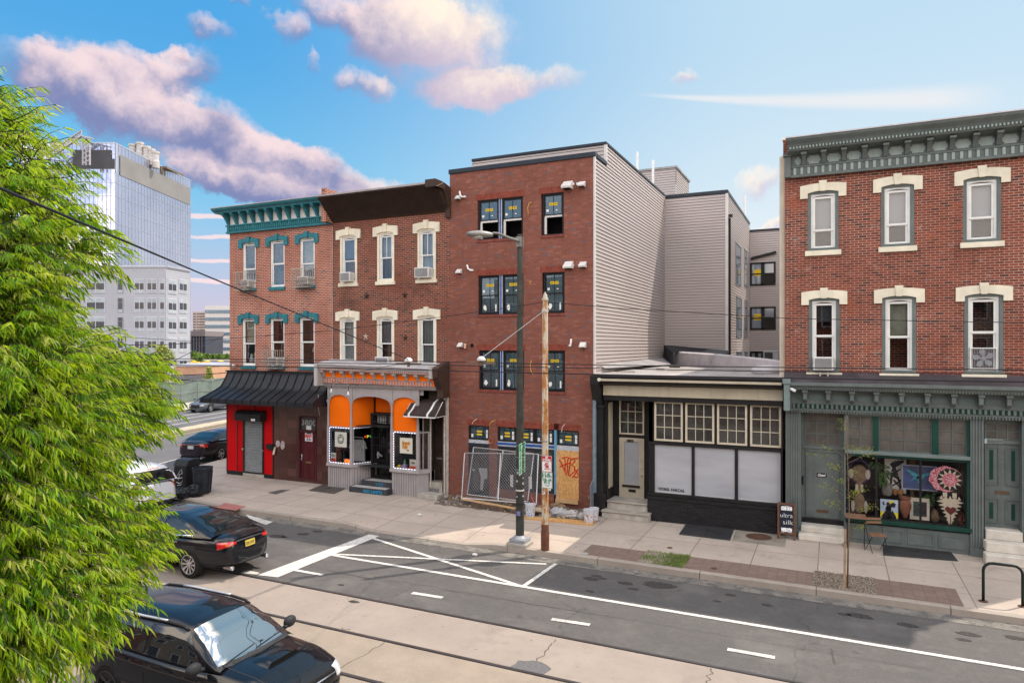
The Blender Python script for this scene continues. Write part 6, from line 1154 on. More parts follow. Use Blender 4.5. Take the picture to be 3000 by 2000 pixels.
m.box(XD+.0,XD+.17,FY-.20,FY,zc5-.0,zc5+.60);m.box(XD-.04,XD+.20,FY-.26,FY,zc5+.60,zc5+.68);c5=m.obj('cornice',greenp,b5,bevel=.006)
m=MB();m.box(XD+.06,XE,FY-.76,FY+.2,zc5+.98,zc5+1.015);m.obj('roof_edge',pm('tin_edge',(.45,.44,.47),.5,.3,var=.15),c5)
m=MB();m.box(XD-.03,XD+.12,FY-.3,FY+.25,zc5+.68,zc5+1.06);m.obj('pier',br,c5);m=MB();m.box(XD-.05,XD+.15,FY-.33,FY+.3,zc5+1.06,zc5+1.12);m.obj('pier_cap',cream,c5)
npn=13;stp=(onY('H',590,280,FY-.3)[0]-onY('H',460,300,FY-.3)[0]);x=onY('H',206,340,FY-.3)[0];xsb=[]
while x<XE-.2:xsb.append(x);x+=stp*.92
for x in xsb:m=MB();m.prism([(FY-.10,zc5+.30),(FY-.17,zc5+.32),(FY-.24,zc5+.42),(FY-.36,zc5+.54),(FY-.42,zc5+.60),(FY-.12,zc5+.62)],x-.055,x+.055,'x');m.box(x-.075,x+.075,FY-.46,FY-.10,zc5+.56,zc5+.625);m.obj('bracket',greenp,c5,bevel=.006)
for a,b_ in zip([XD+.2]+xsb,xsb+[XE]):
 cx=(a+b_)/2;W=(b_-a)/2-.08
 if W<.08:continue
 zc_=zc5+.455;t=.045;hh=.115;pts=[(cx-W+t,zc_-hh),(cx+W-t,zc_-hh),(cx+W-t,zc_-hh+t),(cx+W,zc_-hh+t*1.4),(cx+W,zc_+hh-t*1.4),(cx+W-t,zc_+hh-t),(cx+W-t,zc_+hh),(cx-W+t,zc_+hh),(cx-W+t,zc_+hh-t),(cx-W,zc_+hh-t*1.4),(cx-W,zc_-hh+t*1.4),(cx-W+t,zc_-hh+t)]
 m=MB();m.prism(pts,FY-.135,FY-.118);m.obj('panel',greenl,c5)
m=MB();x=XD+.24
while x<XE-.05:m.box(x,x+.07,FY-.155,FY-.118,zc5+.06,zc5+.25);x+=.185
m.obj('dentils',greenl,c5);m=MB();x=XD+.16
while x<XE-.05:m.box(x,x+.04,FY-.59,FY-.54,zc5+.70,zc5+.76);x+=.085
m.obj('dentils',greenl,c5)
zz=zs5;yS=FY-.56
m=MB();m.add([(XD-.02,yS+.1,zz+.02),(XE,yS+.1,zz+.02),(XE,FY,zz+.30),(XD-.02,FY,zz+.30)],[(0,1,2,3)]);m.obj('pent_roof',pm('tar_roof',(.065,.055,.06),.8,var=.4,scale=2,spots=(.32,.31,.31),spot_t=.70),b5)
zf=onY('I',800,300,FY-.15)[1];Hc_=zz-zf
m=MB();m.prism([(FY+.0,zf),(FY-.12,zf),(FY-.16,zf+.06*1),(FY-.12,zf+.10),(FY-.12,zz-.24),(yS+.14,zz-.18),(yS+.08,zz-.10),(yS+.0,zz-.05),(yS,zz+.03),(FY,zz+.05)],XD+.10,XE,'x');s5=m.obj('shop_cornice',greenp,b5)
m=MB();m.box(XD-.0,XD+.16,yS-.02,FY,zf+.05,zz+.10);m.box(XD-.03,XD+.18,yS-.06,FY,zz-.02,zz+.14);m.obj('end_block',pm('pale_sage',(.17,.22,.22),.5,var=.15,streak=.3),s5,bevel=.012)
m=MB();m.box(XD+.2,XE,FY-.135,FY-.125,zf+.11,zf+.24);m.obj('green_band',greend,s5);m=MB();x=XD+.22
while x<XE-.05:m.box(x,x+.06,FY-.165,FY-.128,zf+.11,zf+.235);x+=.125
x=XD+.18
while x<XE-.05:m.box(x,x+.035,FY-.19,FY-.14,zf-.01,zf+.05);m.box(x,x+.035,yS+.09,yS+.14,zz-.17,zz-.12);x+=.07
m.obj('dentils',greenp,s5)
x=XD+.55;bs=[]
while x<XE:bs.append(x);x+=.60
for x in bs:m=MB();m.prism([(FY-.12,zf+.28),(FY-.20,zf+.30),(FY-.34,zf+.38),(yS+.22,zz-.24),(FY-.12,zz-.18)],x-.05,x+.05,'x');m.box(x-.075,x+.075,yS+.16,FY-.12,zz-.26,zz-.19);m.obj('bracket',greenp,s5,bevel=.006)
for a,b_ in zip([XD+.2]+bs,bs+[XE]):
 cx=(a+b_)/2;W=max(.05,(b_-a)/2-.1);m=MB();zc_=(zf+.28+zz-.24)/2;m.prism([(cx-W,zc_-.03),(cx-W+.05,zc_-.085),(cx+W-.05,zc_-.085),(cx+W,zc_-.03),(cx+W,zc_+.03),(cx+W-.05,zc_+.085),(cx-W+.05,zc_+.085),(cx-W,zc_+.03)],FY-.14,FY-.118);m.obj('panel',pm('panel_sage',(.12,.155,.15),.5),s5)
r=thing('security_camera','small white security camera at the left end of the green shop cornice','camera',(XD+.2,yS,zz-.2));m=MB();X,Z=onY('I',85,132,yS-.15);m.bar((X-.04,yS,Z+.03),(X-.0,yS-.12,Z+.01),.03,.03);m.obj('arm',white,r);m=MB();m.bar((X-.02,yS-.10,Z+.02),(X+.10,yS-.18,Z-.04),.07,.07);m.obj('body',white,r,bevel=.015)
def oi_(*q):return rectY('I',*q)
YD5=FY+.35;d5=rectY('I',148,490,420,985,YD5);t5=rectY('I',172,270,393,490,YD5)
xa5=onY('I',430,700)[0];sw=oi_(432,575,1205,985);swz1=onY('I',800,572)[1];swz0=onY('I',800,975)[1];up0_=onY('I',800,535)[1]+.0;up1_=zf-.06
up=[oi_(445,290,603,520),oi_(640,295,980,545),oi_(1022,305,1203,555)]
d6=rectY('I',1312,470,1545,1012,FY+.22);xb5=onY('I',1222,700)[0];xc5=onY('I',1308,700)[0];xd5=onY('I',1550,700)[0]
dst=d5[2];dz6=d6[2]
m=MB();m.box(XD+.02,d5[0],FY-.06,YD5+.1,zS,zf+.02);m.box(d5[0],d5[1],YD5-.02,YD5+.1,t5[3],zf+.02);m.box(d5[1],xa5+.0,FY-.04,YD5+.1,zS,zf+.02);m.box(d5[0],t5[0],YD5-.01,YD5+.1,t5[2]-.1,zf);m.box(t5[1],d5[1],YD5-.01,YD5+.1,t5[2]-.1,zf)
m.box(xb5,xc5-.0,FY-.10,FY+.25,zS,zf+.02);m.box(xd5,XE,FY-.10,FY+.25,zS,zf+.02);m.box(xc5,xd5,FY+.16,FY+.3,rectY('I',1312,345,1545,470,FY+.22)[3],zf+.02)
m.box(xa5,xb5,FY-.03,FY+.1,zS,swz0-.16);m.box(xa5,xb5,FY-.05,FY+.06,swz1+.05,up0_+.02);m.box(xa5,xb5,FY-.06,FY+.08,up1_,zf+.02);m.obj('shop_wall',greenp,b5)
m=MB()
for(a,b_,y_)in((XD+.05,d5[0]-.02,FY-.06),(xb5,xc5,FY-.10),(xd5,XE,FY-.10)):
 x=a+.05
 while x<b_-.04:m.box(x,x+.03,y_-.022,y_,zS+.25,zf-.02);x+=.065
 m.box(a-.01,b_+.01,y_-.04,y_+.02,zS,zS+.22)
m.obj('pilaster_flutes',greenp,b5)
m=MB()
for k in range(4):a,b_=xa5+.1+(xb5-xa5-.1)*k/4,xa5+(xb5-xa5-.1)*(k+1)/4;m.ring(a,b_,zS+.12,swz0-.24,.035,FY-.05,FY-.03)
m.obj('stall_riser_moulding',greenp,b5)
m=MB();m.box(xa5-.02,xb5+.03,FY-.12,FY+.1,swz0-.10,swz0-.0);m.box(xa5,xb5,FY-.07,FY+.06,swz1,swz1+.06);m.box(xb5-.07,xb5+.0,FY-.06,FY+.06,swz0,zf-.06)
m.box(up[0][1],up[1][0],FY-.055,FY+.06,up0_,up1_);m.box(up[1][1],up[2][0],FY-.055,FY+.06,up0_,up1_);m.obj('green_trim',greend,b5,bevel=.005)
m=MB();m.box(xa5-.02,xb5,FY-.14,FY-.0,up0_-.09,up0_+.01);m.obj('ledge',pm('ledge_sage',(.16,.20,.195),.5,var=.2,streak=.3),b5,bevel=.02)
ribbed=NB('ribbed_glass');ribbed.b.inputs['Roughness'].default_value=.25;ribbed.col(ribbed.mix(ribbed.mr(ribbed.noise(3,5,.7),.3,.7),(.065,.062,.058),(.13,.115,.10)));ribbed=ribbed.m
tg=pm('transom_bar_green',(.12,.14,.135),.5,var=.2)
for h,nx in((up[0],2),(up[1],4),(up[2],2)):lattice((h[0],h[1],up0_+.02,up1_),FY+.02,nx,3,.02,'transom_window',tg,ribbed,.022,b5,False)
m=MB();wall_holes(m,d5[0],d5[1],d5[2],t5[2]-.08,[],YD5-.02);dd5=m.obj('shop_door',greenp,b5);m=MB();cx=(d5[0]+d5[1])/2
m.ring(d5[0]+.12,d5[1]-.12,d5[2]+.18,t5[2]-.16,.03,YD5-.05,YD5-.02);m.box(d5[0],d5[1],YD5-.06,YD5,t5[2]-.09,t5[2]-.01);m.obj('panel_moulding',greenp,dd5)
m=MB();m.box(d5[0]+.03,d5[1]-.03,YD5-.06,YD5-.02,d5[2]-.0,d5[2]+.14);m.obj('kick_plate',blackp,dd5)
m=MB();m.box(cx-.16,cx+.16,YD5-.035,YD5-.02,d5[2]+.32,d5[2]+.40);m.obj('mail_slot',pm('bronze',(.16,.10,.06),.45,.6),dd5);m=MB();m.sph((d5[1]-.18,YD5-.07,d5[2]+.98),.03);m.obj('handle',pm('gold_knob',(.70,.48,.15),.25,.9),dd5);m=MB();m.box(d5[0]+.03,d5[0]+.06,YD5-.08,YD5-.03,d5[2]+1.1,d5[2]+1.35);m.obj('pull_bar',blackm,dd5)
X,Z=onY('I',277,677,YD5-.05);r=thing('closed_sign','small dark sign with cursive Closed on the wide sage green door','sign',(X,YD5-.04,Z));m=MB();m.box(X-.13,X+.13,YD5-.05,YD5-.03,Z-.055,Z+.055);m.obj('plate',pm('violet_black',(.02,.015,.04),.4),r,bevel=.01);text('Closed',.1,paper,r,c=(X,YD5-.055,Z),width=.21,shear=.3,bold=.003)
lattice((t5[0],t5[1],t5[2],t5[3]),YD5,3,3,.03,'transom_window',greenp,ribbed,.03,b5,False)
m=MB();wall_holes(m,d6[0],d6[1],d6[2],d6[3]-.03,[],FY+.20);dd6=m.obj('house_door',greenp,b5);cx=(d6[0]+d6[1])/2;Hd=d6[3]-d6[2];m=MB()
for s in(-1,1):x=cx+s*.235;m.ring(x-.17,x+.17,d6[2]+Hd*.50,d6[3]-.12,.025,FY+.17,FY+.2);m.ring(x-.17,x+.17,d6[2]+.12,d6[2]+Hd*.34,.025,FY+.17,FY+.2)
m.obj('panel_moulding',greenp,dd6)
for s in(-1,1):
 x=cx+s*.235;m=MB();m.box(x-.04,x+.04,FY+.185,FY+.2-.001,d6[2]+Hd*.56,d6[3]-.2);m.box(x-.04,x+.04,FY+.185,FY+.199,d6[2]+.22,d6[2]+Hd*.29);m.obj('inset_stripe',greend,dd6)
m=MB();m.box(cx-.15,cx+.15,FY+.175,FY+.2,d6[2]+Hd*.40,d6[2]+Hd*.43);m.obj('mail_slot',MC['bronze'],dd6);text('3\n8\n1\n3',.12,pm('dull_number',(.16,.19,.19),.4),dd6,'house_number',(cx,FY+.19,d6[2]+Hd*.75),bold=.003)
h6=rectY('I',1312,345,1545,470,FY+.22);lattice((h6[0]+.02,h6[1]-.02,d6[3]+.08,h6[3]),FY+.2,3,2,.03,'transom_window',greenp,ribbed,.03,b5,False);m=MB();m.box(d6[0],d6[1],FY+.14,FY+.2,d6[3]-.02,d6[3]+.07);m.box(d6[0],d6[0]+.02,FY+.1,FY+.2,d6[2],h6[3]);m.obj('transom_bar',greenp,b5)
m=MB();m.box(xc5+.02,xc5+.09,FY+.02,FY+.12,onY('I',1322,478)[1],onY('I',1322,445)[1]);m.obj('door_light',pm('lamp_glass',(.4,.45,.5),.2),b5,bevel=.015)
ms=pm('marble_step',(.55,.51,.45),.75,var=.2,scale=3,bump=.25,spots=(.30,.27,.24),spot_t=.64)
def steps(x0,x1,ztop_,n,label,ybase,tread=.28):
 r=thing('marble_steps',label,'steps',((x0+x1)/2,ybase,zS))
 for k in range(n):
  z0_=zS+(ztop_-zS)*k/n;z1_=zS+(ztop_-zS)*(k+1)/n;ex=.05*(n-1-k);m=MB();m.box(x0-ex,x1+ex,ybase-tread*(n-1-k)-.08,ybase+.4 if k==n-1 else ybase-tread*(n-2-k),z0_,z1_);m.obj('step_block',ms,r,bevel=.018)
steps(d5[0]-.0,d5[1]+.0,dst,2,'two white marble steps at the wide shop door with the Closed sign',FY-.06);steps(xc5+.03,xd5-.0,dz6,3,'three white marble steps at the narrow panelled door on the far right',FY-.1)
mx=[onY('I',x,780)[0]for x in(627,908)]
m=MB();m.ring(xa5+.02,xb5-.07,swz0,swz1,.03,FY+.0,FY+.05)
for x in mx:m.box(x-.028,x+.028,FY-.0,FY+.05,swz0+.03,swz1-.03)
dwn=m.obj('display_window',blackp,b5);m=MB();m.box(xa5+.04,xb5-.1,FY+.02,FY+.026,swz0+.02,swz1-.02);m.obj('pane',glassd,dwn)
m=MB();X0,X1=xa5,xb5;Yb=FY+1.0
m.add([(X0,Yb,swz0-.05),(X1,Yb,swz0-.05),(X1,Yb,swz1+.05),(X0,Yb,swz1+.05)],[(0,1,2,3)]);m.add([(X0,FY+.06,swz0-.01),(X1,FY+.06,swz0-.01),(X1,Yb,swz0-.01),(X0,Yb,swz0-.01)],[(0,1,2,3)]);m.add([(X0,FY+.06,swz0),(X0,Yb,swz0),(X0,Yb,swz1),(X0,FY+.06,swz1)],[(0,1,2,3)]);m.add([(X1,FY+.06,swz0),(X1,Yb,swz0),(X1,Yb,swz1),(X1,FY+.06,swz1)],[(0,3,2,1)]);m.add([(X0,FY+.06,swz1+.02),(X1,FY+.06,swz1+.02),(X1,Yb,swz1+.02),(X0,Yb,swz1+.02)],[(0,3,2,1)])
m.obj('display_recess',pm('display_dark',(.035,.024,.020),.85,var=.4,scale=2),dwn)
def rq(q,Y):return rectY('Q',*q,Y)
cc_=lambda h:((h[0]+h[1])/2,(h[2]+h[3])/2)
def board(nm,q,Y,mat,label,cat='painting',fr=None,grp='artworks in the shop window'):
 h=rq(q,Y);c=cc_(h);r=thing(nm,label,cat,(c[0],Y,h[2]),grp);m=MB();m.box(h[0],h[1],Y,Y+.02,h[2],h[3]);m.obj('canvas',mat,r)
 if fr:m=MB();m.ring(h[0]-.02,h[1]+.02,h[2]-.02,h[3]+.02,.025,Y-.015,Y+.02);m.obj('frame',fr,r)
 return r,h
def figs(r,h,Y,polys,mat,nm='painted_figure'):
 m=MB();W,H_=h[1]-h[0],h[3]-h[2]
 for p in polys:
  for i in range(len(p)-1):(xa_,za_,ra),(xb_,zb2,rb)=p[i],p[i+1];a,b2=Vector((h[0]+W*xa_,0,h[2]+H_*za_)),Vector((h[0]+W*xb_,0,h[2]+H_*zb2));d=(b2-a).normalized();n_=Vector((-d.z,0,d.x));y0=Y-.004;m.add([(a.x-n_.x*ra*W,y0,a.z-n_.z*ra*W),(b2.x-n_.x*rb*W,y0,b2.z-n_.z*rb*W),(b2.x+n_.x*rb*W,y0,b2.z+n_.z*rb*W),(a.x+n_.x*ra*W,y0,a.z+n_.z*ra*W)],[(0,1,2,3)])
 return m.obj(nm,mat,r)
pw=pm('print_paper',(.60,.58,.54),.7,var=.06)
r,h=board('painting',(215,92,645,770),FY+.55,pw,'tall black and white print of a seated figure under a wide hat');figs(r,h,FY+.55,[[(.3,.78,.12),(.5,.85,.16),(.9,.95,.05)],[(.45,.78,.06),(.45,.62,.15),(.5,.5,.16),(.45,.45,.1)],[(.55,.62,.05),(.75,.72,.03)],[(.35,.6,.06),(.3,.3,.05),(.28,.2,.04)],[(.5,.5,.06),(.75,.36,.05),(.35,.2,.03)],[(.6,.5,.06),(.75,.2,.04),(.72,.12,.05)],[(.42,.38,.05),(.75,.15,.03)]],pm('ink_dark',(.02,.02,.03),.6,var=.3,scale=10))
bl=NB('blue_painting');sp_=bl.new('ShaderNodeTexCoord');bl.b.inputs['Roughness'].default_value=.5;bl.col(bl.mix(bl.mr(bl.noise(2.2,5),.35,.65),(.012,.03,.07),(.05,.09,.26)));
r,h=board('painting',(575,238,1250,700),FY+.35,bl.m,'wide deep blue painting of a spread-winged turquoise bird',fr=pm('steel_frame',(.35,.36,.42),.4));tq=pm('turquoise_paint',(.06,.33,.45),.5,var=.4,scale=14)
figs(r,h,FY+.35,[[(.10,.84,.008),(.22,.74,.04),(.38,.60,.075),(.47,.46,.09)],[(.47,.45,.09),(.62,.60,.06),(.80,.70,.03),(.9,.74,.005)],[(.47,.52,.06),(.50,.34,.05),(.52,.24,.01)],[(.36,.5,.03),(.28,.36,.015)]],tq)
figs(r,h,FY+.35,[[(.50,.60,.02),(.52,.72,.03)]],pm('ochre',(.35,.25,.06),.5),'bird_crest');figs(r,h,FY+.35,[[(.5,.42,.02),(.53,.28,.03)]],pm('coral',(.40,.07,.04),.5),'bird_breast')
r,h=board('painting',(130,905,485,1275),FY+.12,pm('sky_wash',(.42,.50,.62),.6,var=.12,scale=6),'small painting of a dark silhouette with headwrap on blue and yellow');figs(r,h,FY+.12,[[(0,.18,.18),(1.0,.18,.18)]],pm('sun_yellow',(.68,.58,.02),.6,var=.05),'yellow_ground')
figs(r,h,FY+.117,[[(.12,.0,.10),(.50,.22,.32),(.85,.0,.10)],[(.48,.2,.12),(.48,.62,.14)],[(.35,.72,.13),(.6,.75,.18),(.85,.70,.12)],[(.2,.88,.04),(.15,.78,.04),(.24,.7,.05)],[(.3,.55,.12),(.6,.5,.12)]],MC['ink_dark']);figs(r,h,FY+.114,[[(.5,.84,.08),(.76,.93,.05)]],MC['sun_yellow'],'yellow_wrap')
r,h=board('painting',(722,875,1112,1310),FY+.22,pm('cream_mat',(.55,.49,.40),.7),'cream-matted framed pair of dark landscape prints');W=h[1]-h[0];
for a,b2,cm in((.17,.48,pm('print_green',(.06,.085,.075),.6,var=.8,scale=14)),(.60,.86,pm('print_plum',(.045,.035,.045),.6,var=.8,scale=14))):m=MB();m.box(h[0]+W*a,h[0]+W*b2,FY+.214,FY+.219,h[2]+.10,h[3]-.10);m.obj('print',cm,r)
h=rq((715,98,830,225),FY+.6);r=thing('painting','small dim ochre wall plaque above the blue painting','plaque',(*cc_(h),0)[:2]+(0,))if False else None
m=MB();m.box(h[0],h[1],FY+.6,FY+.62,h[2],h[3]);tag(m.obj('plaque',pm('ochre_plaque',(.18,.10,.02),.7,var=.5,scale=14)),'small dim ochre plaque above the blue bird painting','plaque')
Yq5=FY+.10;h=rq((1120,240,1750,745),Yq5);cx,cz_=cc_(h);rr=(h[3]-h[2])/2
pinkm=NB('pink_petals');pinkm.b.inputs['Roughness'].default_value=.8;vv=pinkm.new('ShaderNodeTexVoronoi');vv.inputs['Scale'].default_value=40;pinkm.L(pinkm.coord(),vv.inputs['Vector']);pinkm.col(pinkm.mix(pinkm.mr(vv.outputs['Color'],.2,.9),(.34,.015,.05),(.72,.42,.45)));pinkm=pinkm.m
r=thing('fabric_artwork','hanging quilt-like figure with pink round head and brown heart','textile art',(cx,Yq5,swz0),'textile figures in the shop window');quc=pm('quilt_cream',(.52,.44,.34),.85,var=.15,scale=12);qub=pm('quilt_black',(.018,.02,.018),.8)
m=MB();pts=[(cx+rr*(1+.04*math.sin(k*5.1))*1.12*math.cos(k*math.pi/24),cz_+rr*(1+.04*math.cos(k*7.3))*math.sin(k*math.pi/24))for k in range(48)];m.prism(pts,Yq5-.02,Yq5+.02);m.obj('pink_rim',pinkm,r)
sx_,sz_=cx+rr*.28,cz_-rr*.02;m=MB();m.prism([(sx_+rr*.86*math.cos(k*math.pi/14),sz_+rr*.86*math.sin(k*math.pi/14))for k in range(28)],Yq5-.026,Yq5-.02);m.obj('black_ring',qub,r)
m=MB();n=12
for k in range(n):a=2*math.pi*k/n;da=math.pi/n*.95;m.add([(sx_+rr*.86*math.cos(a),Yq5-.03,sz_+rr*.86*math.sin(a)),(sx_+rr*.48*math.cos(a-da),Yq5-.03,sz_+rr*.48*math.sin(a-da)),(sx_+rr*.48*math.cos(a+da),Yq5-.03,sz_+rr*.48*math.sin(a+da))],[(0,1,2)])
m.obj('star_points',quc,r);m=MB();m.prism([(sx_+rr*.52*math.cos(k*math.pi/12),sz_+rr*.52*math.sin(k*math.pi/12))for k in range(24)],Yq5-.04,Yq5-.032);m.obj('pink_centre',pinkm,r)
b1_=rq((1230,865,1820,1390),Yq5);bx=(b1_[0]+b1_[1])/2;m=MB();T_=[(.0,1,.30),(.14,.78,.50),(.28,.62,.46),(.42,.5,.40),(.56,.42,.34),(.7,.36,.26),(.84,.26,.18),(1.0,.12,.12)];Hh=b1_[3]-b1_[2];Ww=(b1_[1]-b1_[0])/2
m.prism([(bx-Ww*.95,b1_[3]),(bx+Ww*.98,b1_[3]-.02),(bx+Ww*.2,b1_[2]),(bx-Ww*.2,b1_[2])],Yq5-.005,Yq5+.02);m.box(sx_-.17,sx_+.17,Yq5,Yq5+.02,b1_[3]-.01,cz_-rr*.7);m.obj('black_backing',qub,r)
m=MB();m.prism([(bx-Ww*.55,b1_[3]-.03),(bx+Ww*.58,b1_[3]-.03),(bx+Ww*.10,b1_[2]),(bx-Ww*.10,b1_[2])],Yq5-.015,Yq5-.006)
for k in range(6):
 z=b1_[3]-.05-Hh*.82*k/6;w_=Ww*(.72-.105*k)
 for s in(-1,1):m.add([(bx+s*w_*.6,Yq5-.016,z),(bx+s*w_*1.3,Yq5-.016,z-Hh*.10),(bx+s*w_*.6,Yq5-.016,z-Hh*.15)],[(0,1,2)])
for k in range(5):x=bx-Ww*.6+Ww*.3*k;m.add([(x-.045,Yq5-.016,b1_[3]-.05),(x+.045,Yq5-.016,b1_[3]-.05),(x,Yq5-.016,b1_[3]+.05)],[(0,1,2)])
m.box(sx_-.16,sx_-.06,Yq5-.01,Yq5-.0,b1_[3]-.0,b1_[3]+.13);m.box(sx_+.06,sx_+.16,Yq5-.01,Yq5-.0,b1_[3]-.0,b1_[3]+.13);m.obj('cream_points',quc,r)
m=MB();heart(m,bx+.01,b1_[2]+Hh*.52,.13,Yq5-.03,Yq5-.018);m.box(bx-.0,bx+.02,Yq5-.028,Yq5-.018,b1_[2],b1_[2]+Hh*.3);m.obj('heart',pm('brown_heart',(.13,.03,.025),.8),r)
def rqi(q,Y):return rectY('I',*q,Y)
h=rqi((450,590,585,920),FY+.3);cx=(h[0]+h[1])/2;r=thing('fabric_artwork','dim brown mask-like textile figure with white oval ears, left pane','textile art',(cx,FY+.3,swz0),'textile figures in the shop window');W=(h[1]-h[0])/2;Hh=h[3]-h[2]
m=MB();m.sph((cx,FY+.3,h[3]-Hh*.24),W*.8,.02,Hh*.17,18,8);m.box(cx-W*.25,cx+W*.25,FY+.29,FY+.31,h[2]+Hh*.4,h[3]-Hh*.36);m.sph((cx,FY+.3,h[2]+Hh*.2),W*.55,.02,Hh*.2,16,8);m.obj('body',pm('hide_brown',(.20,.135,.085),.8,var=.3,scale=8),r)
m=MB()
for s in(-1,1):m.sph((cx+s*W*.8,FY+.285,h[3]-Hh*.24),W*.24,.015,Hh*.095,14,8);m.box(cx+s*W*.25-.03,cx+s*W*.25+.03,FY+.28,FY+.29,h[2]+Hh*.42,h[3]-Hh*.44);m.sph((cx+s*W*.62,FY+.285,h[2]+Hh*.13),W*.18,.015,Hh*.12,12,8)
m.obj('white_patches',pm('patch_white',(.45,.40,.34),.8),r)
m=MB();m.tube([(cx+W*1.0*math.cos(t*.16),FY+.33,h[3]-Hh*.20+Hh*.22*math.sin(t*.16))for t in range(40)],.03,6);m.obj('purple_halo',pm('purple_braid',(.05,.03,.10),.8,var=.3),r)
def pot(nm,q,Y,prof,mat,label,cat):
 h=rq(q,Y);cx=(h[0]+h[1])/2;Rr=(h[1]-h[0])/2;H_=h[3]-h[2];m=MB();m.lathe([(Rr*a,H_*b2)for a,b2 in prof],(cx,Y+Rr*.6,h[2]),20);return tag(m.obj(nm,mat,smooth=False,auto=50),label,cat,'pots and baskets in the shop window'),h
terr=pm('terracotta',(.24,.095,.06),.8,var=.35,scale=14,bump=.4,bscale=60)
pot('clay_pot',(495,862,765,1275),FY+.16,[(.3,0),(.35,.05),(.6,.18),(.98,.5),(1,.65),(.85,.8),(.72,.85),(.9,.92),(.92,1),(.7,1),(.65,.9)],terr,'large carved terracotta urn with a wide rim beside the yellow and blue painting','urn')
pot('basket',(160,585,390,830),FY+.45,[(.7,0),(1,.25),(.98,.5),(.8,.8),(.6,.88),(.68,.97),(.6,1)],pm('grey_wicker',(.22,.20,.18),.85,var=.4,scale=22),'grey woven round basket with a narrow neck, left of the orange baskets','basket')
for q,lb in(((385,690,470,815),'small orange basket touching the grey woven basket'),((468,710,590,828),'rounder orange basket with a pale top, right of two')):pot('basket',q,FY+.42,[(.6,0),(1,.3),(1,.6),(.75,.95),(.001,1)],pm('orange_wicker',(.30,.14,.05),.8,var=.3,scale=20),lb,'basket')
pot('basket',(1138,1100,1320,1350),FY+.2,[(.6,0),(.95,.15),(1,.5),(.7,.8),(.45,.85),(.5,1),(.4,1)],pm('brown_wicker',(.13,.085,.05),.85,var=.4,scale=22),'brown woven jar-shaped basket between cream prints and heart quilt','basket')
pot('clay_pot',(1660,1120,1840,1400),FY+.25,[(.6,0),(1,.3),(1,.6),(.6,.85),(.6,1),(.5,1)],pm('brown_glaze',(.15,.045,.022),.35,var=.4,scale=6),'glossy brown clay pot in the far right corner of the display','pot')
h=rq((705,690,840,860),FY+.6);pot('basket',(705,690,840,860),FY+.6,[(.5,0),(.8,.2),(.5,.5),(.9,.9),(.7,1)],pm('tan_carving',(.18,.11,.05),.8,var=.4,scale=14),'small tan carved stand under the blue bird painting','carving')
def leafball(m,c,rad,n,ln,rg_,wd=.016,droop=.4):
 for i in range(n):
  d=Vector((rg_.gauss(0,1),rg_.gauss(0,1),rg_.gauss(0,1))).normalized();p=Vector(c)+Vector((d.x*rad[0],d.y*rad[1],d.z*rad[2]))*rg_.random()**.4;t=(d+Vector((rg_.uniform(-.4,.4),rg_.uniform(-.4,.4),-droop))).normalized();s=t.cross(Vector((rg_.uniform(-1,1),rg_.uniform(-1,1),rg_.uniform(-1,1)))).normalized()*wd;L_=ln*rg_.uniform(.6,1.2)
  m.m=rg_.randrange(3);m.add([p,p+t*L_*.45+s,p+t*L_,p+t*L_*.45-s],[(0,1,2,3)])
pg=[pm('houseplant_a',(.05,.13,.03),.6,var=.1),pm('houseplant_b',(.09,.20,.05),.6,var=.1),pm('houseplant_c',(.025,.07,.02),.6,var=.1)];rg2=random.Random(9)
for q,lb,n in(((90,200,300,620),'trailing green houseplant beside the black and white print',260),((1050,780,1210,1010),'spiky green plant hanging between cream prints and heart quilt',150),((-60,140,100,260),'green houseplant leaves at the top left of the display',90)):
 h=rq(q,FY+.3);m=MB();leafball(m,((h[0]+h[1])/2,FY+.35,(h[2]+h[3])/2),((h[1]-h[0])/2,.08,(h[3]-h[2])/2),n,.12,rg2,.014,.8);tag(m.obj('houseplant',pg),lb,'houseplant','houseplants in the shop window')
m=MB();h=rq((1640,160,1835,1110),FY+.8);n=14;vs=[]
for i in range(n+1):x=h[0]+(h[1]-h[0])*i/n;vs+=[(x,FY+.85+.02*math.sin(i*2.),h[2]),(x,FY+.85+.02*math.sin(i*2.),h[3])]
m.add(vs,[(i*2,i*2+2,i*2+3,i*2+1)for i in range(n)]);tag(m.obj('curtain',pm('taupe_curtain',(.16,.13,.10),.9,var=.25,scale=8)),'taupe curtain hanging behind the pink quilt figure','curtain')
# ================================================================== background, along the camera's line of sight to the left
RV=Vector((CT,ST,0));FV=Vector((-ST,CT,0))
def UW(px,w_,z=0):u=(px-1500)/FPX*w_;p=RV*u+FV*w_;return Vector((p.x,p.y,z))
def HZ(py,w_):return CAMZ+(HY-py)*w_/FPX
def wallquad(m,a,b_,z0,z1,off=0.,nrm=None):
 o=(nrm or Vector())*off;a,b_=a+o,b_+o;m.add([(a.x,a.y,z0),(b_.x,b_.y,z0),(b_.x,b_.y,z1),(a.x,a.y,z1)],[(0,1,2,3)])
w1=190;w2=w1*1.231;A0=UW(60,w1);A1=UW(337,w1);A2=UW(557.5,w2);zt_=HZ(419,w1);zb_t=-1
gt=NB('tower_glass');gt.b.inputs['Roughness'].default_value=.04;gt.b.inputs['Metallic'].default_value=.85;gt.col(gt.mix(gt.mr(gt.noise(.05,4),.3,.7),(.40,.43,.56),(.62,.62,.74)))
bp=gt.new('ShaderNodeBump');bp.inputs['Strength'].default_value=.06;bp.inputs['Distance'].default_value=.8;gt.L(gt.noise(.18,2),bp.inputs['Height']);gt.L(bp.outputs[0],gt.b.inputs['Normal']);gt=gt.m
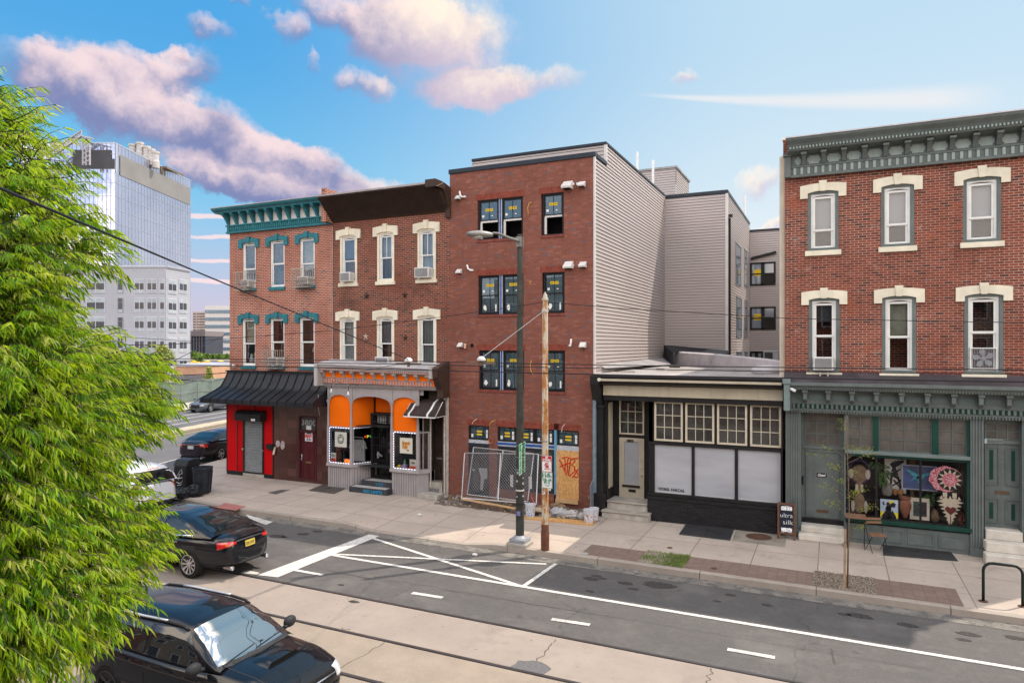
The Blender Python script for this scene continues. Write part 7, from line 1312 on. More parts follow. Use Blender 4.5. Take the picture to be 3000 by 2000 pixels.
tw_=thing('glass_tower','tall mirrored glass office tower rising behind the grey apartments','building',tuple(A1));U0=Vector((0,0,0))
m=MB();wallquad(m,A0,A1,zb_t,zt_);wallquad(m,A1,A2,zb_t,zt_);B2=A2-RV*60;wallquad(m,A2,B2,zb_t,zt_);m.obj('curtain_wall',gt,tw_)
mull=pm('mullion',(.45,.46,.55),.4,.3,var=0);lou=pm('louvre_grey',(.27,.255,.255),.5,.2,var=.1,scale=.2);dkl=pm('dark_louvre',(.075,.075,.085),.5,var=.15,scale=.3)
nF=-FV;nR=RV
m=MB();fl=(zt_-12)/13.
z=zt_-3.9*11
zs_=[HZ(py,w1)for py in(419,451,495)]
def hband(m,z,t):
 m.bar(A0+nF*.05+Vector((0,0,z)),A1+nF*.05+Vector((0,0,z)),.1,t*.8);m.bar(A1+nR*.05+Vector((0,0,z)),A2+nR*.05+Vector((0,0,z)),.1,t*.8)
for k in range(12):hband(m,zs_[2]-3.75*k,.28 if k>7 else .14)
hband(m,zt_,.4);hband(m,zs_[1],.3)
m.obj('floor_line',mull,tw_)
m=MB();n=26
for k in range(n+1):p=A1.lerp(A2,k/n)+nR*.12;m.bar(p+Vector((0,0,0)),p+Vector((0,0,zt_)),.05,.07)
n=22
for k in range(n+1):p=A0.lerp(A1,k/n)+nF*.12;m.bar(p,p+Vector((0,0,zt_)),.06,.08)
m.obj('mullion',mull,tw_)
m=MB();q=A1.lerp(A2,.05);wallquad(m,q,A2-(A2-A1)*.01,zs_[2]-1.2,zs_[1]+.4,.18,nR);m.obj('louvre_band',lou,tw_)
m=MB();wallquad(m,UW(215,w1),UW(327,w1),HZ(495,w1),HZ(440,w1),.25,nF);wallquad(m,UW(327,w1),A1,HZ(495,w1),HZ(466,w1),.22,nF);m.obj('dark_louvre_bay',dkl,tw_)
m=MB();wallquad(m,A1-(A2-A1)*0,A1.lerp(A2,.02),HZ(503,w1),zt_,.2,nR);m.obj('corner_fin',mull,tw_)
m=MB();p0,p1=UW(140,w1-4,HZ(478,w1)),UW(238,w1-4,HZ(411,w1));p2=UW(250,w1-4,HZ(415,w1));m.bar(p0,p1,.8,.5);m.bar(p0+Vector((0,0,1.6)),p1+Vector((0,0,1.4)),.5,.25)
for k in range(16):a=p0.lerp(p1,k/15);m.bar(a,a+Vector((0,0,1.5)),.25,.25)
for px in(243,252,263):m.bar(UW(px,w1-4,HZ(495,w1)),UW(px,w1-4,HZ(415,w1)),.35,.35)
for k in range(6):z=HZ(490-13*k,w1);m.bar(UW(243,w1-4,z),UW(263,w1-4,z+1.0),.25,.25)
m.bar(p1,UW(275,w1-4,HZ(420,w1)),.3,.3);m.obj('rooftop_truss',pm('truss_steel',(.40,.38,.42),.5,.3,var=.1),tw_)
for k,(px,py)in enumerate(((388,418),(410,413),(430,424),(444,432),(456,440))):
 c=UW(px,w1*1.10,0);z=HZ(py+34,w1*1.1);m=MB();m.lathe([(1.1,z-2),(1.15,z),(.95,z+.3),(.95,z+2.2),(1.15,z+2.5),(1.15,z+3.0)],(c.x,c.y,0),14);m.obj('cooling_tower',pm('tank_grey',(.52,.49,.48),.5,var=.1),tw_)
m=MB();p=UW(474,w1*1.13,0);q=UW(524,w1*1.21,0);m.bar(p+Vector((0,0,HZ(490,w1*1.13))),q+Vector((0,0,HZ(510,w1*1.2))),3,.6)
for k in range(9):a=p.lerp(q,k/8);zz_=HZ(490,w1*1.13);m.bar(a+Vector((0,0,zz_-2.2)),a+Vector((0,0,zz_+.1)),.8,.4)
m.obj('roof_plant',pm('bronze_plant',(.20,.15,.11),.6,var=.2),tw_)
w3_=118.;G0=UW(150,w3_);G1=UW(487,w3_);G2=UW(557,w3_*1.06);zg=HZ(782,w3_);sidg=pm('grey_siding',(.42,.43,.49),.7,var=.05,scale=.2);gb=thing('grey_apartments','grey sided apartment block with rows of paired windows below the glass tower','building',tuple(G1))
m=MB();wallquad(m,G0,G1,-1,zg);wallquad(m,G1,G2,-1,zg);wallquad(m,G2,UW(548,w3_*1.3),-1,zg);wallquad(m,UW(548,w3_*1.3),G0+FV*16,-1,zg);m.add([(p.x,p.y,zg)for p in(G0,G1,G2,UW(548,w3_*1.3),G0+FV*16)],[(0,1,2,3,4)]);m.obj('wall',sidg,gb)
m=MB();z=zg
while z>0:m.bar(G0+Vector((0,0,z))-FV*.02,G1+Vector((0,0,z))-FV*.02,.06,.025);m.bar(G1+Vector((0,0,z))-FV*.03,G2+Vector((0,0,z))-FV*.03,.06,.025);z-=.36
m.obj('siding_line',pm('siding_line',(.27,.28,.33),.7,var=0),gb)
m=MB();m.bar(G0+Vector((0,0,zg+.1)),G1+Vector((0,0,zg+.1)),.5,.25);m.bar(G1+Vector((0,0,zg+.1)),G2+Vector((0,0,zg+.1)),.5,.25);m.obj('roof_edge',mull,gb)
bayw=pm('bay_white',(.47,.48,.55),.6,var=.06);dkw=pm('apt_glass',(.045,.05,.065),.15,var=.5,scale=.6,spec=.35);lw_=pm('apt_blind',(.36,.40,.45),.3,var=.2,scale=.5)
bd=(G2-G1).normalized();bn_=Vector((bd.y,-bd.x,0))
def aptwin(px0,px1,py0,py1,face=0,style=0):
 if face==0:a,b_=UW(px0,w3_),UW(px1,w3_);nn_=-FV;ww=w3_
 else:
  ww=w3_*(1.01 if px0<520 else 1.04);t0=(px0-487)/70;t1=(px1-487)/70;a,b_=G1.lerp(G2,t0),G1.lerp(G2,t1);nn_=bn_
 z0,z1=HZ(py1,ww),HZ(py0,ww);d=(b_-a).normalized();c=(a+b_)/2;hw=(b_-a).length/2;H_=z1-z0;up=Vector((0,0,1))
 m=MB();m.obox(c+nn_*.04+up*(z0+z1)/2,d,nn_,up,hw+.06,.04,H_/2+.05);o=m.obj('window',bayw if style<2 else MC['siding_line'],gb)
 m=MB();k=2 if hw>.6 else 1
 for i in range(k):
  cc2=c+d*((i-(k-1)/2)*hw*(1.0 if k>1 else 0));w_=hw/k-.08;m.m=0;m.obox(cc2+nn_*.09+up*(z0+H_*.47),d,nn_,up,w_,.02,H_*.22);m.m=1 if style<2 else 0;m.obox(cc2+nn_*.09+up*(z0+H_*.85),d,nn_,up,w_,.02,H_*.125);m.m=1;m.obox(cc2+nn_*.09+up*(z0+H_*.11),d,nn_,up,w_,.02,H_*.10)
 m.obj('pane',[dkw,lw_],o)
def Apx(x):return x*.5739
rws=[(988,1060),(1085,1160),(1183,1256),(1283,1358)]
for ra,rb in rws:
 ya,yb=250+ra*.5739,250+rb*.5739
 for xa,xb in((688,737),(752,800),(817,840)):aptwin(Apx(xa),Apx(xb),ya,yb)
 for xa,xb in((857,897),(912,951)):aptwin(Apx(xa),Apx(xb),ya+2,yb+2,1)
 aptwin(Apx(602),Apx(628),ya,yb,0,2)
 aptwin(Apx(443),Apx(535),ya,yb);aptwin(Apx(300),Apx(390),ya,yb)
for xa,xb in((857,897),(912,951),(688,737),(752,800)):aptwin(Apx(xa),Apx(xb),1046,1080,1 if xa>850 else 0)
w4=330.;O0=UW(601,w4);O1=UW(720,w4);ob=thing('striped_office','white office block with blue ribbon windows left of the corner house','building',tuple(O0));zo=HZ(895,w4)
m=MB();c=(O0+O1)/2+FV*15;m.obox(c+Vector((0,0,zo/2)),RV,FV,(0,0,1),(O1-O0).length/2,15,zo/2);m.obj('wall',pm('office_white',(.66,.62,.62),.7,var=.05,scale=.05),ob)
m=MB();c=UW(665,w4)+FV*15;m.obox(c+Vector((0,0,zo+2)),RV,FV,(0,0,1),2.6,6,3.2);m.obj('roof_room',pm('office_beige',(.60,.54,.52),.7),ob)
for k in range(6):
 y0,y1=850+.2358*(246+92.5*k),850+.2358*(285+92.5*k);z0,z1=HZ(y1,w4),HZ(y0,w4);m=MB();m.obox((O0+O1)/2+Vector((0,0,(z0+z1)/2))-FV*.1,RV,FV,(0,0,1),(O1-O0).length/2,.15,(z1-z0)/2);rb_=m.obj('ribbon_window',pm('office_glass',(.04,.13,.22),.08,var=.3,scale=.1,spec=.9),ob)
 m=MB()
 for i in range(16):p=UW(602+7.8*i,w4)-FV*.3;m.obox(p+Vector((0,0,(z0+z1)/2)),RV,FV,(0,0,1),.12,.05,(z1-z0)/2)
 m.obj('mullion',pm('office_mullion',(.16,.24,.32),.5),rb_)
m=MB();z=HZ(1043,w4);m.obox((O0+O1)/2+Vector((0,0,z))-FV*.1,RV,FV,(0,0,1),(O1-O0).length/2,.2,1.0);m.obj('ground_floor_glass',dkw,ob)
w5_=420.;r=thing('parking_tower','distant beige concrete block with rows of dark slots beside the striped office','building',tuple(UW(565,w5_)));a,b_=UW(565,w5_),UW(602,w5_);zz_=HZ(913,w5_)
m=MB();m.obox((a+b_)/2+FV*10+Vector((0,0,zz_/2)),RV,FV,(0,0,1),(b_-a).length/2,10,zz_/2);m.obj('wall',pm('far_beige',(.46,.38,.35),.8),r)
for k in range(8):
 z=HZ(919+7.9*k,w5_);m=MB()
 for px0,px1 in((566,574),(577,582),(584,600)):m.obox(UW((px0+px1)/2,w5_)+Vector((0,0,z))-FV*.1,RV,FV,(0,0,1),(px1-px0)/2*w5_/FPX,.1,.35)
 m.obj('slot_row',pm('slot_dark',(.13,.10,.11),.8),r)
w6_=290.;r=thing('dark_glass_building','dark glazed low office in front of the beige block','building',tuple(UW(557,w6_)));a,b_=UW(550,w6_),UW(601,w6_);z1=HZ(976,w6_);m=MB();m.obox((a+b_)/2+FV*9+Vector((0,0,z1/2)),RV,FV,(0,0,1),(b_-a).length/2,9,z1/2);m.obj('wall',pm('far_dark_glass',(.045,.05,.075),.15,var=.2,scale=.2),r)
m=MB();m.obox((a+b_)/2+FV*8.8+Vector((0,0,z1-.1)),RV,FV,(0,0,1),(b_-a).length/2+.2,9.3,1.1);m.obj('roof_band',pm('far_grey',(.22,.19,.20),.7),r);m=MB()
for px in(560,568,576,584,592):m.obox(UW(px,w6_)-FV*.1+Vector((0,0,z1/2)),RV,FV,(0,0,1),.12,.1,z1/2)
m.obj('mullion',MC['far_grey'],r)
w7=100.;r=thing('brick_store','low tan brick store with dark framed shopfront beyond the side street','building',tuple(UW(528,w7)));a,b_=UW(510,w7),UW(620,w7);z1=HZ(1070,w7);m=MB();m.obox((a+b_)/2+FV*8+Vector((0,0,z1/2)),RV,FV,(0,0,1),(b_-a).length/2,8,z1/2);m.obj('wall',pm('tan_brick',(.50,.30,.20),.85,var=.12,scale=1),r)
m=MB();m.obox((a+b_)/2+FV*7.9+Vector((0,0,z1)),RV,FV,(0,0,1),(b_-a).length/2+.1,8.1,.15);m.obj('coping',mull,r);zz_=HZ(1105,w7);m=MB();c=(UW(512,w7)+UW(598,w7))/2;m.obox(c-FV*.08+Vector((0,0,zz_/2-.2)),RV,FV,(0,0,1),2.15,.06,zz_/2+.2);m.obj('shopfront_glass',dkw,r);m=MB();m.obox(c-FV*.4+Vector((0,0,zz_)),RV,FV,(0,0,1),2.3,.4,.3)
for k in range(6):m.obox(c+RV*(-2.1+.84*k)-FV*.18+Vector((0,0,zz_/2-.2)),RV,FV,(0,0,1),.05,.04,zz_/2+.2)
m.obj('frame',pm('slate_frame',(.16,.16,.18),.6),r)
w8=130.;r=thing('white_warehouse','low white flat-roofed shed behind the pointed young tree','building',tuple(UW(640,w8)));a,b_=UW(617,w8),UW(700,w8);z1=HZ(1072,w8);m=MB();m.obox((a+b_)/2+FV*10+Vector((0,0,z1/2)),RV,FV,(0,0,1),(b_-a).length/2,10,z1/2);m.obj('wall',pm('shed_white',(.62,.60,.56),.8,var=.08,scale=.2),r)
for px in(632,656):m=MB();m.obox(UW(px,w8)-FV*.05+Vector((0,0,HZ(1086,w8))),RV,FV,(0,0,1),.5,.05,.25);m.obj('window',pm('slot_dark',(.13,.10,.11),.8),r)
w9=240.;r=thing('low_roof_building','long low brown roofed building beneath the striped office','building',tuple(UW(640,w9)));a,b_=UW(560,w9),UW(720,w9);z1=HZ(1058,w9);m=MB();m.obox((a+b_)/2+FV*6+Vector((0,0,z1/2)),RV,FV,(0,0,1),(b_-a).length/2,6,max(.2,z1/2));m.obj('wall',pm('low_brown',(.33,.28,.24),.8),r)
fg=[pm('far_leaf_a',(.13,.23,.05),.7,var=.2),pm('far_leaf_b',(.22,.32,.07),.7,var=.2),pm('far_leaf_c',(.07,.14,.035),.7,var=.2)];barkm=pm('bark',(.10,.075,.055),.9,var=.3,scale=8)
def bgtree(px,w_,py0,py1,rw,label,n,leaf,seed,mats=fg,cone=False,grp='trees beyond the side street'):
 p=UW(px,w_);z0,z1=max(.6,HZ(py1,w_)),HZ(py0,w_);rr_=rw*w_/FPX;rg_=random.Random(seed);r=thing('tree',label,'tree',(p.x,p.y,0),grp)
 m=MB();m.tube([(p.x,p.y,-.1),(p.x+.1,p.y,z0),(p.x,p.y,(z0+z1)/2)],[rr_*.09,rr_*.07,rr_*.02],7);
 for k in range(6):a=k*1.05;m.tube([(p.x,p.y,z0+.1*k),(p.x+math.cos(a)*rr_*.6,p.y+math.sin(a)*rr_*.6,z0+(z1-z0)*(.3+.08*k))],[rr_*.035,rr_*.01],5)
 m.obj('trunk',barkm,r);m=MB();cl=[(Vector((p.x,p.y,(z0+z1)/2)),1.)];
 for k in range(26):
  a=rg_.uniform(0,6.28);t=rg_.random();q=math.sqrt(rg_.random());prof_=(1-t)*.95+.08 if cone else math.sin(math.pi*(.12+.82*t))**.6;cl.append((Vector((p.x+math.cos(a)*rr_*q*prof_*.8,p.y+math.sin(a)*rr_*q*prof_*.8,z0+(z1-z0)*t*.93)),prof_))
 for c,pf in cl[1:]:
  s=rr_*.36*(.5+.6*pf)if not cone else rr_*.42*(.35+pf)
  for i in range(n//26):
   d=Vector((rg_.gauss(0,1),rg_.gauss(0,1),rg_.gauss(0,.8))).normalized()*s*rg_.random()**.35;q=c+d;t=Vector((rg_.uniform(-1,1),rg_.uniform(-1,1),rg_.uniform(-.8,.5))).normalized();u=t.cross(Vector((rg_.uniform(-1,1),rg_.uniform(-1,1),rg_.uniform(-1,1)))).normalized()*.4;L_=leaf*rg_.uniform(.6,1.3);m.m=rg_.choice((0,0,1,1,2));m.add([q,q+(t+u)*L_*.5,q+t*L_,q+(t-u)*L_*.5],[(0,1,2,3)])
 m.obj('crown',mats,r)
yl=[pm('lime_leaf_a',(.28,.34,.07),.7,var=.15),pm('lime_leaf_b',(.38,.40,.12),.7,var=.15),pm('lime_leaf_c',(.17,.22,.05),.7,var=.15)]
bgtree(612,92,1072,1128,16,'narrow pointed yellow-green tree in front of the tan brick store',1500,.28,1,yl,True)
bgtree(470,80,1008,1150,42,'broad yellow-green tree beside the tan store, behind the foreground leaves',4200,.34,2,yl);bgtree(300,85,985,1110,45,'yellow-green tree in front of the grey apartments, mostly hidden by leaves',3500,.36,3,yl)
bgtree(655,108,1092,1128,14,'small orange-tinged bush by the white shed beside the corner house',900,.3,4,[pm('rust_leaf',(.35,.12,.03),.7),yl[0],fg[0]])
for k,(px,w_,y0,y1,rw)in enumerate(((570,270,1030,1052,16),(600,280,1038,1053,13),(622,285,1042,1056,12),(645,280,1040,1056,13),(668,285,1041,1058,12),(580,200,1040,1062,14),(250,140,1035,1085,32),(205,130,1045,1095,30),(150,150,1030,1080,32),(100,150,1035,1082,30))):bgtree(px,w_,y0,y1,rw,('small green tree on the skyline by the dark glass office','green treetop left of two under the white office','green treetop under the white office, second from left','rounded green treetop under the middle of the white office','green treetop under the white office next to the corner house','green bush before the dark glass office','green street tree before the grey apartments, right of the hidden row','green street tree before the grey apartments, third from the left','green street tree before the grey apartments, second from the left','green street tree before the grey apartments, far left')[k],1000,.5*w_/150,20+k)
m=MB();p=UW(600,180,0);z=HZ(1062,180)
for dx in(-4,1,6):c=p+RV*dx*.7;m.lathe([(1.6,z),(1.5,z+.15),(.1,z+.6)],(c.x,c.y,0),8);m.tube([(c.x,c.y,0),(c.x,c.y,z+.3)],.06,5)
tag(m.obj('parasol',pm('yellow_canvas',(.72,.48,.05),.7)),'row of joined yellow canopies far beyond the tan store','canopy')
fr=thing('mesh_fence','long grey-green screened construction fence beyond the far sidewalk','fence',SP(10,-43));m=MB();n=40;vs=[]
for i in range(n+1):p=SP(-8+i*2.4,-43+(.12 if i%2 else-.05));vs+=[(p[0],p[1],.12),(p[0],p[1],2.15+.06*math.sin(i*1.7))]
m.add(vs,[(i*2,i*2+2,i*2+3,i*2+1)for i in range(n)]);m.obj('screen',pm('fence_mesh',(.16,.20,.18),.8,var=.2,scale=.8,streak=.3),fr)
for i in range(n+1):p=SP(-8+i*2.4,-42.85);m=MB();m.tube([(p[0],p[1],0),(p[0],p[1],2.25)],.03,6);m.obj('post',galv,fr)
m=MB();a,b_=SP(-8,-42.85,2.2),SP(88,-42.85,2.2);m.bar(a,b_,.04,.04);a,b_=SP(-8,-42.85,1.1),SP(88,-42.85,1.1);m.bar(a,b_,.03,.03);m.obj('rail',galv,fr)
for s,z in((7.5,1.5),(11,1.6),(9.2,.95)):m=MB();c=Vector(SP(s,-42.8,z));m.obox(c,SD,SN,(0,0,1),.3,.01,.28);m.obj('notice',paper,fr)
X,Y=onG('J',1047,112,.1);hy=thing('fire_hydrant','red fire hydrant with green cap on the far sidewalk','hydrant',(X,Y,.1));m=MB();m.lathe([(.16,.1),(.16,.16),(.10,.18),(.10,.55),(.13,.57),(.13,.62)],(X,Y,0),12);m.tube([(X-.2,Y,.5),(X+.2,Y,.5)],.05,8);m.obj('barrel',pm('hydrant_red',(.5,.03,.02),.5),hy);m=MB();m.lathe([(.13,.62),(.12,.7),(.06,.8),(.03,.86),(.001,.87)],(X,Y,0),12);m.obj('cap',pm('hydrant_green',(.03,.2,.12),.5),hy)
for k,(x0_,x1_,hh,cl)in enumerate(((-80,-58,11,(.28,.22,.17)),(-58,-45,10,(.22,.09,.06)),(-45,-34,10.5,(.27,.13,.09)),(-34,-25,9.5,(.24,.09,.06)),(-25,-17.5,11,(.30,.25,.20)),(-17.5,-9.5,9,(.20,.07,.05)),(-9.5,-1.5,10,(.26,.12,.08)),(-1.5,6.5,9.2,(.17,.06,.045)),(6.5,15,10.6,(.33,.30,.26)))):
 r=thing('row_house','row house across the street behind the viewpoint, number %s from the left'%'one two three four five six seven eight nine'.split()[k],'building',(x0_,-6.5,0),'row houses across the street');m=MB();m.box(x0_+.02,x1_-.02,-16,-6.5,0,hh);m.obj('wall',pm('row_wall_'+'abcdefghi'[k],cl,.9,var=.15),r)
 for zz_ in(1.0,4.4,7.3 if hh>9.4 else 6.9):
  for j in range(3):xx=x0_+(x1_-x0_)*(j+.5)/3;m=MB();m.ring(xx-.55,xx+.55,zz_-.05,zz_+1.75,.08,-6.5,-6.42);m.m=1;m.box(xx-.47,xx+.47,-6.49,-6.45,zz_,zz_+1.7);m.obj('window',[white,dkw],r)
# ================================================================== street furniture
Y=17.28;X0p=onG('P',1527,1592,.15)[0]
dkg=pm('pole_paint',(.060,.062,.055),.5,.2,var=.35,scale=4,streak=.3)
lp=thing('street_lamp','tall dark green street lamp with cobra head and bicycle route sign','street lamp',(X0p,Y,.15));zt_=onY('P',1519,688,Y)[1]
m=MB();m.lathe([(.118,.30),(.112,2.),(.10,4.),(.085,6.5),(.078,zt_),(.001,zt_+.02)],(X0p,Y,0),20);m.obj('pole',dkg,lp,auto=40)
m=MB();m.prism([(X0p-.30,Y-.26),(X0p+.30,Y-.26),(X0p+.30,Y+.26),(X0p-.30,Y+.26)],.15,.24,'z');m.obj('footing',conc,lp,bevel=.02)
m=MB();m.box(X0p-.235,X0p+.235,Y-.22,Y+.22,.24,.34);m.lathe([(.21,.34),(.14,.41),(.12,.42)],(X0p,Y,0),16);m.obj('base_flange',pm('base_grey',(.30,.31,.34),.5,.2,var=.2),lp,bevel=.02)
ja=onY('P',1516,708,Y);hx,hz_=onY('P',1405,687,Y-1.75);a_=Vector((X0p,Y-.06,ja[1]));e_=Vector((hx+.28,Y-1.55,hz_-.0))
m=MB();m.tube([a_,a_.lerp(e_,.4)+Vector((0,0,.02)),a_.lerp(e_,.8)+Vector((0,0,.07)),e_+Vector((0,0,.05))],[.045,.042,.035,.03],10);m.box(X0p-.07,X0p+.07,Y-.12,Y+.09,ja[1]-.16,ja[1]+.12);m.obj('arm',pm('arm_grey',(.22,.215,.20),.45,.4,var=.2),lp,smooth=False,auto=40)
hd=(Vector((hx-.22,Y-1.95,hz_+.0))-e_);hdn=hd.normalized();sd_=hdn.cross(Vector((0,0,1))).normalized();m=MB();n=10;vs=[]
for i in range(n+1):
 t=i/n;w_=.06+.12*math.sin(min(1,t*1.25)*math.pi*.62)*(1 if t<.9 else .75);h_=.05+.05*math.sin(t*math.pi);c=e_+hd*t*1.05
 for k in range(10):a=6.283*k/10;vs.append(tuple(c+sd_*w_*math.cos(a)+Vector((0,0,h_*math.sin(a)))))
m.add(vs,[(i*10+k,i*10+(k+1)%10,(i+1)*10+(k+1)%10,(i+1)*10+k)for i in range(n)for k in range(10)]+[tuple(range(10)),tuple(range(n*10,n*10+10))]);hdo=m.obj('lamp_head',pm('head_grey',(.26,.25,.24),.45,.4),lp,smooth=True)
m=MB();c=e_+hd*.62;m.sph(tuple(c-Vector((0,0,.06))),.16,.13,.07,14,6);m.obj('lens',pm('lamp_lens',(.45,.45,.42),.15),hdo,smooth=True)
for y1,y2,w_,mt in((578,582,.003,galv),(676,680,.003,galv),(779,784,.003,galv),(948,958,.004,paper),(1063,1073,.004,blackp)):
 za,zb_=onY('E',640,y2,Y)[1],onY('E',640,y1,Y)[1];m=MB();m.lathe([(.11+w_,za),(.114+w_,za),(.114+w_,zb_),(.11+w_,zb_)],(X0p,Y,0),20);m.obj('strap',mt,lp)
for k,(x,y,s,mt)in enumerate(((622,1150,.055,'st_navy'),(616,811,.03,'st_w'),(610,880,.028,'st_w'),(668,905,.028,'st_w'),(664,1010,.022,'st_w'),(612,1010,.02,'st_w'),(668,860,.02,'st_w'))):
 X,Z=onY('E',x,y,Y-.12);t=math.asin(max(-.95,min(.95,(X-X0p)/.118)));m=MB();n=6
 vs=[]
 for i in range(n+1):a=t-s/.118+2*s/.118*i/n;vs+=[(X0p+.121*math.sin(a),Y-.121*math.cos(a),Z-s*1.1),(X0p+.121*math.sin(a),Y-.121*math.cos(a),Z+s*1.1)]
 m.add(vs,[(i*2,i*2+2,i*2+3,i*2+1)for i in range(n)]);m.obj('sticker',pm(mt,(.55,.55,.62)if mt=='st_w' else(.22,.22,.42),.6,var=.6,scale=25),lp)
g=pm('sign_green',(.0,.23,.10),.45,var=.06);wi_=pm('sign_white',(.75,.76,.75),.5,var=0);dS=Vector((-.18,.983,0)).normalized();nS=Vector((dS.y,-dS.x,0));up=Vector((0,0,1))
c0=Vector((X0p+.15,Y-.40,0));zb_=onY('E',680,815,Y)[1]+.0;zt2_=onY('E',680,560,Y)[1];W=.70;c=c0+dS*W/2+up*(zb_+zt2_)/2;Hs=zt2_-zb_
bs_=thing('bicycle_sign','green bicycle route sign strapped to the dark street lamp','sign',tuple(c0+up*zb_));m=MB();m.obox(c,dS,nS,up,W/2,.005,Hs/2);m.obj('plate',g,bs_)
m=MB()
for t in(0,.26,.51,.75,1):m.obox(c+up*(Hs/2-.006-(Hs-.012)*t)+nS*.007,dS,nS,up,W/2-.004,.001,.006 if t in(0,1)else .005)
for s in(-1,1):m.obox(c+dS*s*(W/2-.008)+nS*.007,dS,nS,up,.006,.001,Hs/2)
m.obj('border',wi_,bs_);m=MB();cc=c+up*(Hs*.37)+nS*.009
for s in(-1,1):m.tube([cc+dS*(s*.085+.05*math.cos(t*.524))+up*(-.02+.05*math.sin(t*.524))for t in range(13)],.006,4)
P2=lambda a,b_:cc+dS*a+up*b_
m.tube([P2(-.085,-.02),P2(-.035,.045),P2(.055,.045),P2(.0,-.02),P2(-.035,.045)],.005,4);m.tube([P2(.085,-.02),P2(.055,.06),P2(.035,.07)],.005,4);m.tube([P2(-.04,.045),P2(-.045,.065)],.006,4);m.obj('bicycle_symbol',wi_,bs_)
for t,l1,l2 in((.385,'30th Street','Station'),(.63,'Center City','Schuylkill'),(.875,'University','of Penn')):
 cc=c+up*(Hs/2-Hs*t)+nS*.008;text(l1,.1,wi_,bs_,c=cc+dS*.05+up*.045,rx=dS,width=.42,bold=.002);text(l2,.1,wi_,bs_,c=cc+dS*.02-up*.045,rx=dS,width=.30,bold=.002)
 m=MB();m.obox(cc-dS*.27,dS,nS,up,.012,.001,.05);a=cc-dS*.27+up*.05;m.add([a-dS*.035,a+dS*.035,a+up*.045],[(0,1,2)]);m.obj('arrow',wi_,bs_)
Yr_=17.12;Xr_=onG('P',1597,1610,.15)[0];b=NB('rusty_paint');b.b.inputs['Roughness'].default_value=.75
c=b.mix(b.mr(b.noise(3.2,8,.7,stretch=(2.2,2.2,.7)),.47,.53),(.50,.44,.33),(.38,.16,.045));c=b.mix(b.mr(b.noise(9,6,.7,stretch=(1.5,1.5,.5)),.60,.66),c,(.07,.045,.03));b.col(c);b.bump(b.noise(20,5),.3,.01);rust=b.m
rp_=thing('rusty_pole','peeling cream and rust steel pole carrying parking signs by the kerb','pole',(Xr_,Yr_,.15));zt3=onY('P',1594,880,Yr_)[1];zb3=onY('E',850,1240,Yr_)[1]
m=MB();m.lathe([(.100,zb3),(.088,2.8),(.082,5.),(.075,zt3)],(Xr_,Yr_,0),18);m.obj('shaft',rust,rp_,auto=40);m=MB();m.lathe([(.112,.15),(.115,.62),(.105,.64),(.102,zb3+.01)],(Xr_,Yr_,0),18);m.obj('base_sleeve',pm('brown_sleeve',(.13,.055,.035),.75,var=.4,scale=4),rp_,auto=40)
m=MB();m.lathe([(.09,zt3-.32),(.09,zt3-.24)],(Xr_,Yr_,0),14);m.lathe([(.085,zt3),(.09,zt3+.04),(.06,zt3+.10),(.05,zt3+.16),(.02,zt3+.20),(.001,zt3+.24)],(Xr_,Yr_,0),14);m.obj('cap',pm('pale_cap',(.50,.45,.38),.6,var=.3),rp_,auto=40)
for y in(543,660):z=onY('E',850,y,Yr_)[1];m=MB();m.lathe([(.097,z-.008),(.10,z),(.097,z+.008)],(Xr_,Yr_,0),16);m.bar((Xr_-.13,Yr_-.10,z),(Xr_+.1,Yr_-.12,z+.01),.012,.012);m.obj('strap',galv,rp_)
text('24',.13,wi_,rp_,'pole_number',(Xr_,Yr_-.098,onY('E',850,972,Yr_)[1]),width=.09,bold=.003)
def psign(q,mat,label,build):
 h=rectY('E',*q,Yr_-.13);r=thing('parking_sign',label,'sign',((h[0]+h[1])/2,Yr_-.13,h[2]),'signs on the rusty pole');m=MB();m.box(*h[:2],Yr_-.13,Yr_-.126,*h[2:]);m.obj('plate',wi_,r,bevel=.0015);build(r,h,Yr_-.133);return r
def f1(r,h,y):
 x0,x1,z0,z1=h;W,H_=x1-x0,z1-z0;cx=(x0+x1)/2;m=MB();m.box(x0+.012,x1-.012,y,y+.002,z1-H_*.36,z1-.012);m.obj('red_panel',pm('sign_red',(.50,.01,.015),.5,var=0),r);sr=MC['sign_red']
 m=MB();m.ring(x0+.006,x1-.006,z0+.006,z1-.006,.006,y,y+.002);m.bar((cx-.03,y,z0+.075),(x1-.03,y,z0+.075),.008,.012);m.add([(cx-.03,y-.001,z0+.055),(cx-.03,y-.001,z0+.095),(cx-.075,y-.001,z0+.075)],[(0,1,2)]);m.obj('arrow',sr,r)
 text('NO',.1,wi_,r,c=(cx,y-.002,z1-H_*.12),width=W*.26,bold=.006);text('STOPPING',.1,wi_,r,c=(cx,y-.002,z1-H_*.26),width=W*.80,bold=.004,sy=1.0);text('ANY',.1,sr,r,c=(cx,y-.002,z1-H_*.50),width=W*.42,bold=.004,sy=1.0);text('TIME',.1,sr,r,c=(cx,y-.002,z1-H_*.67),width=W*.46,bold=.004,sy=1.0)
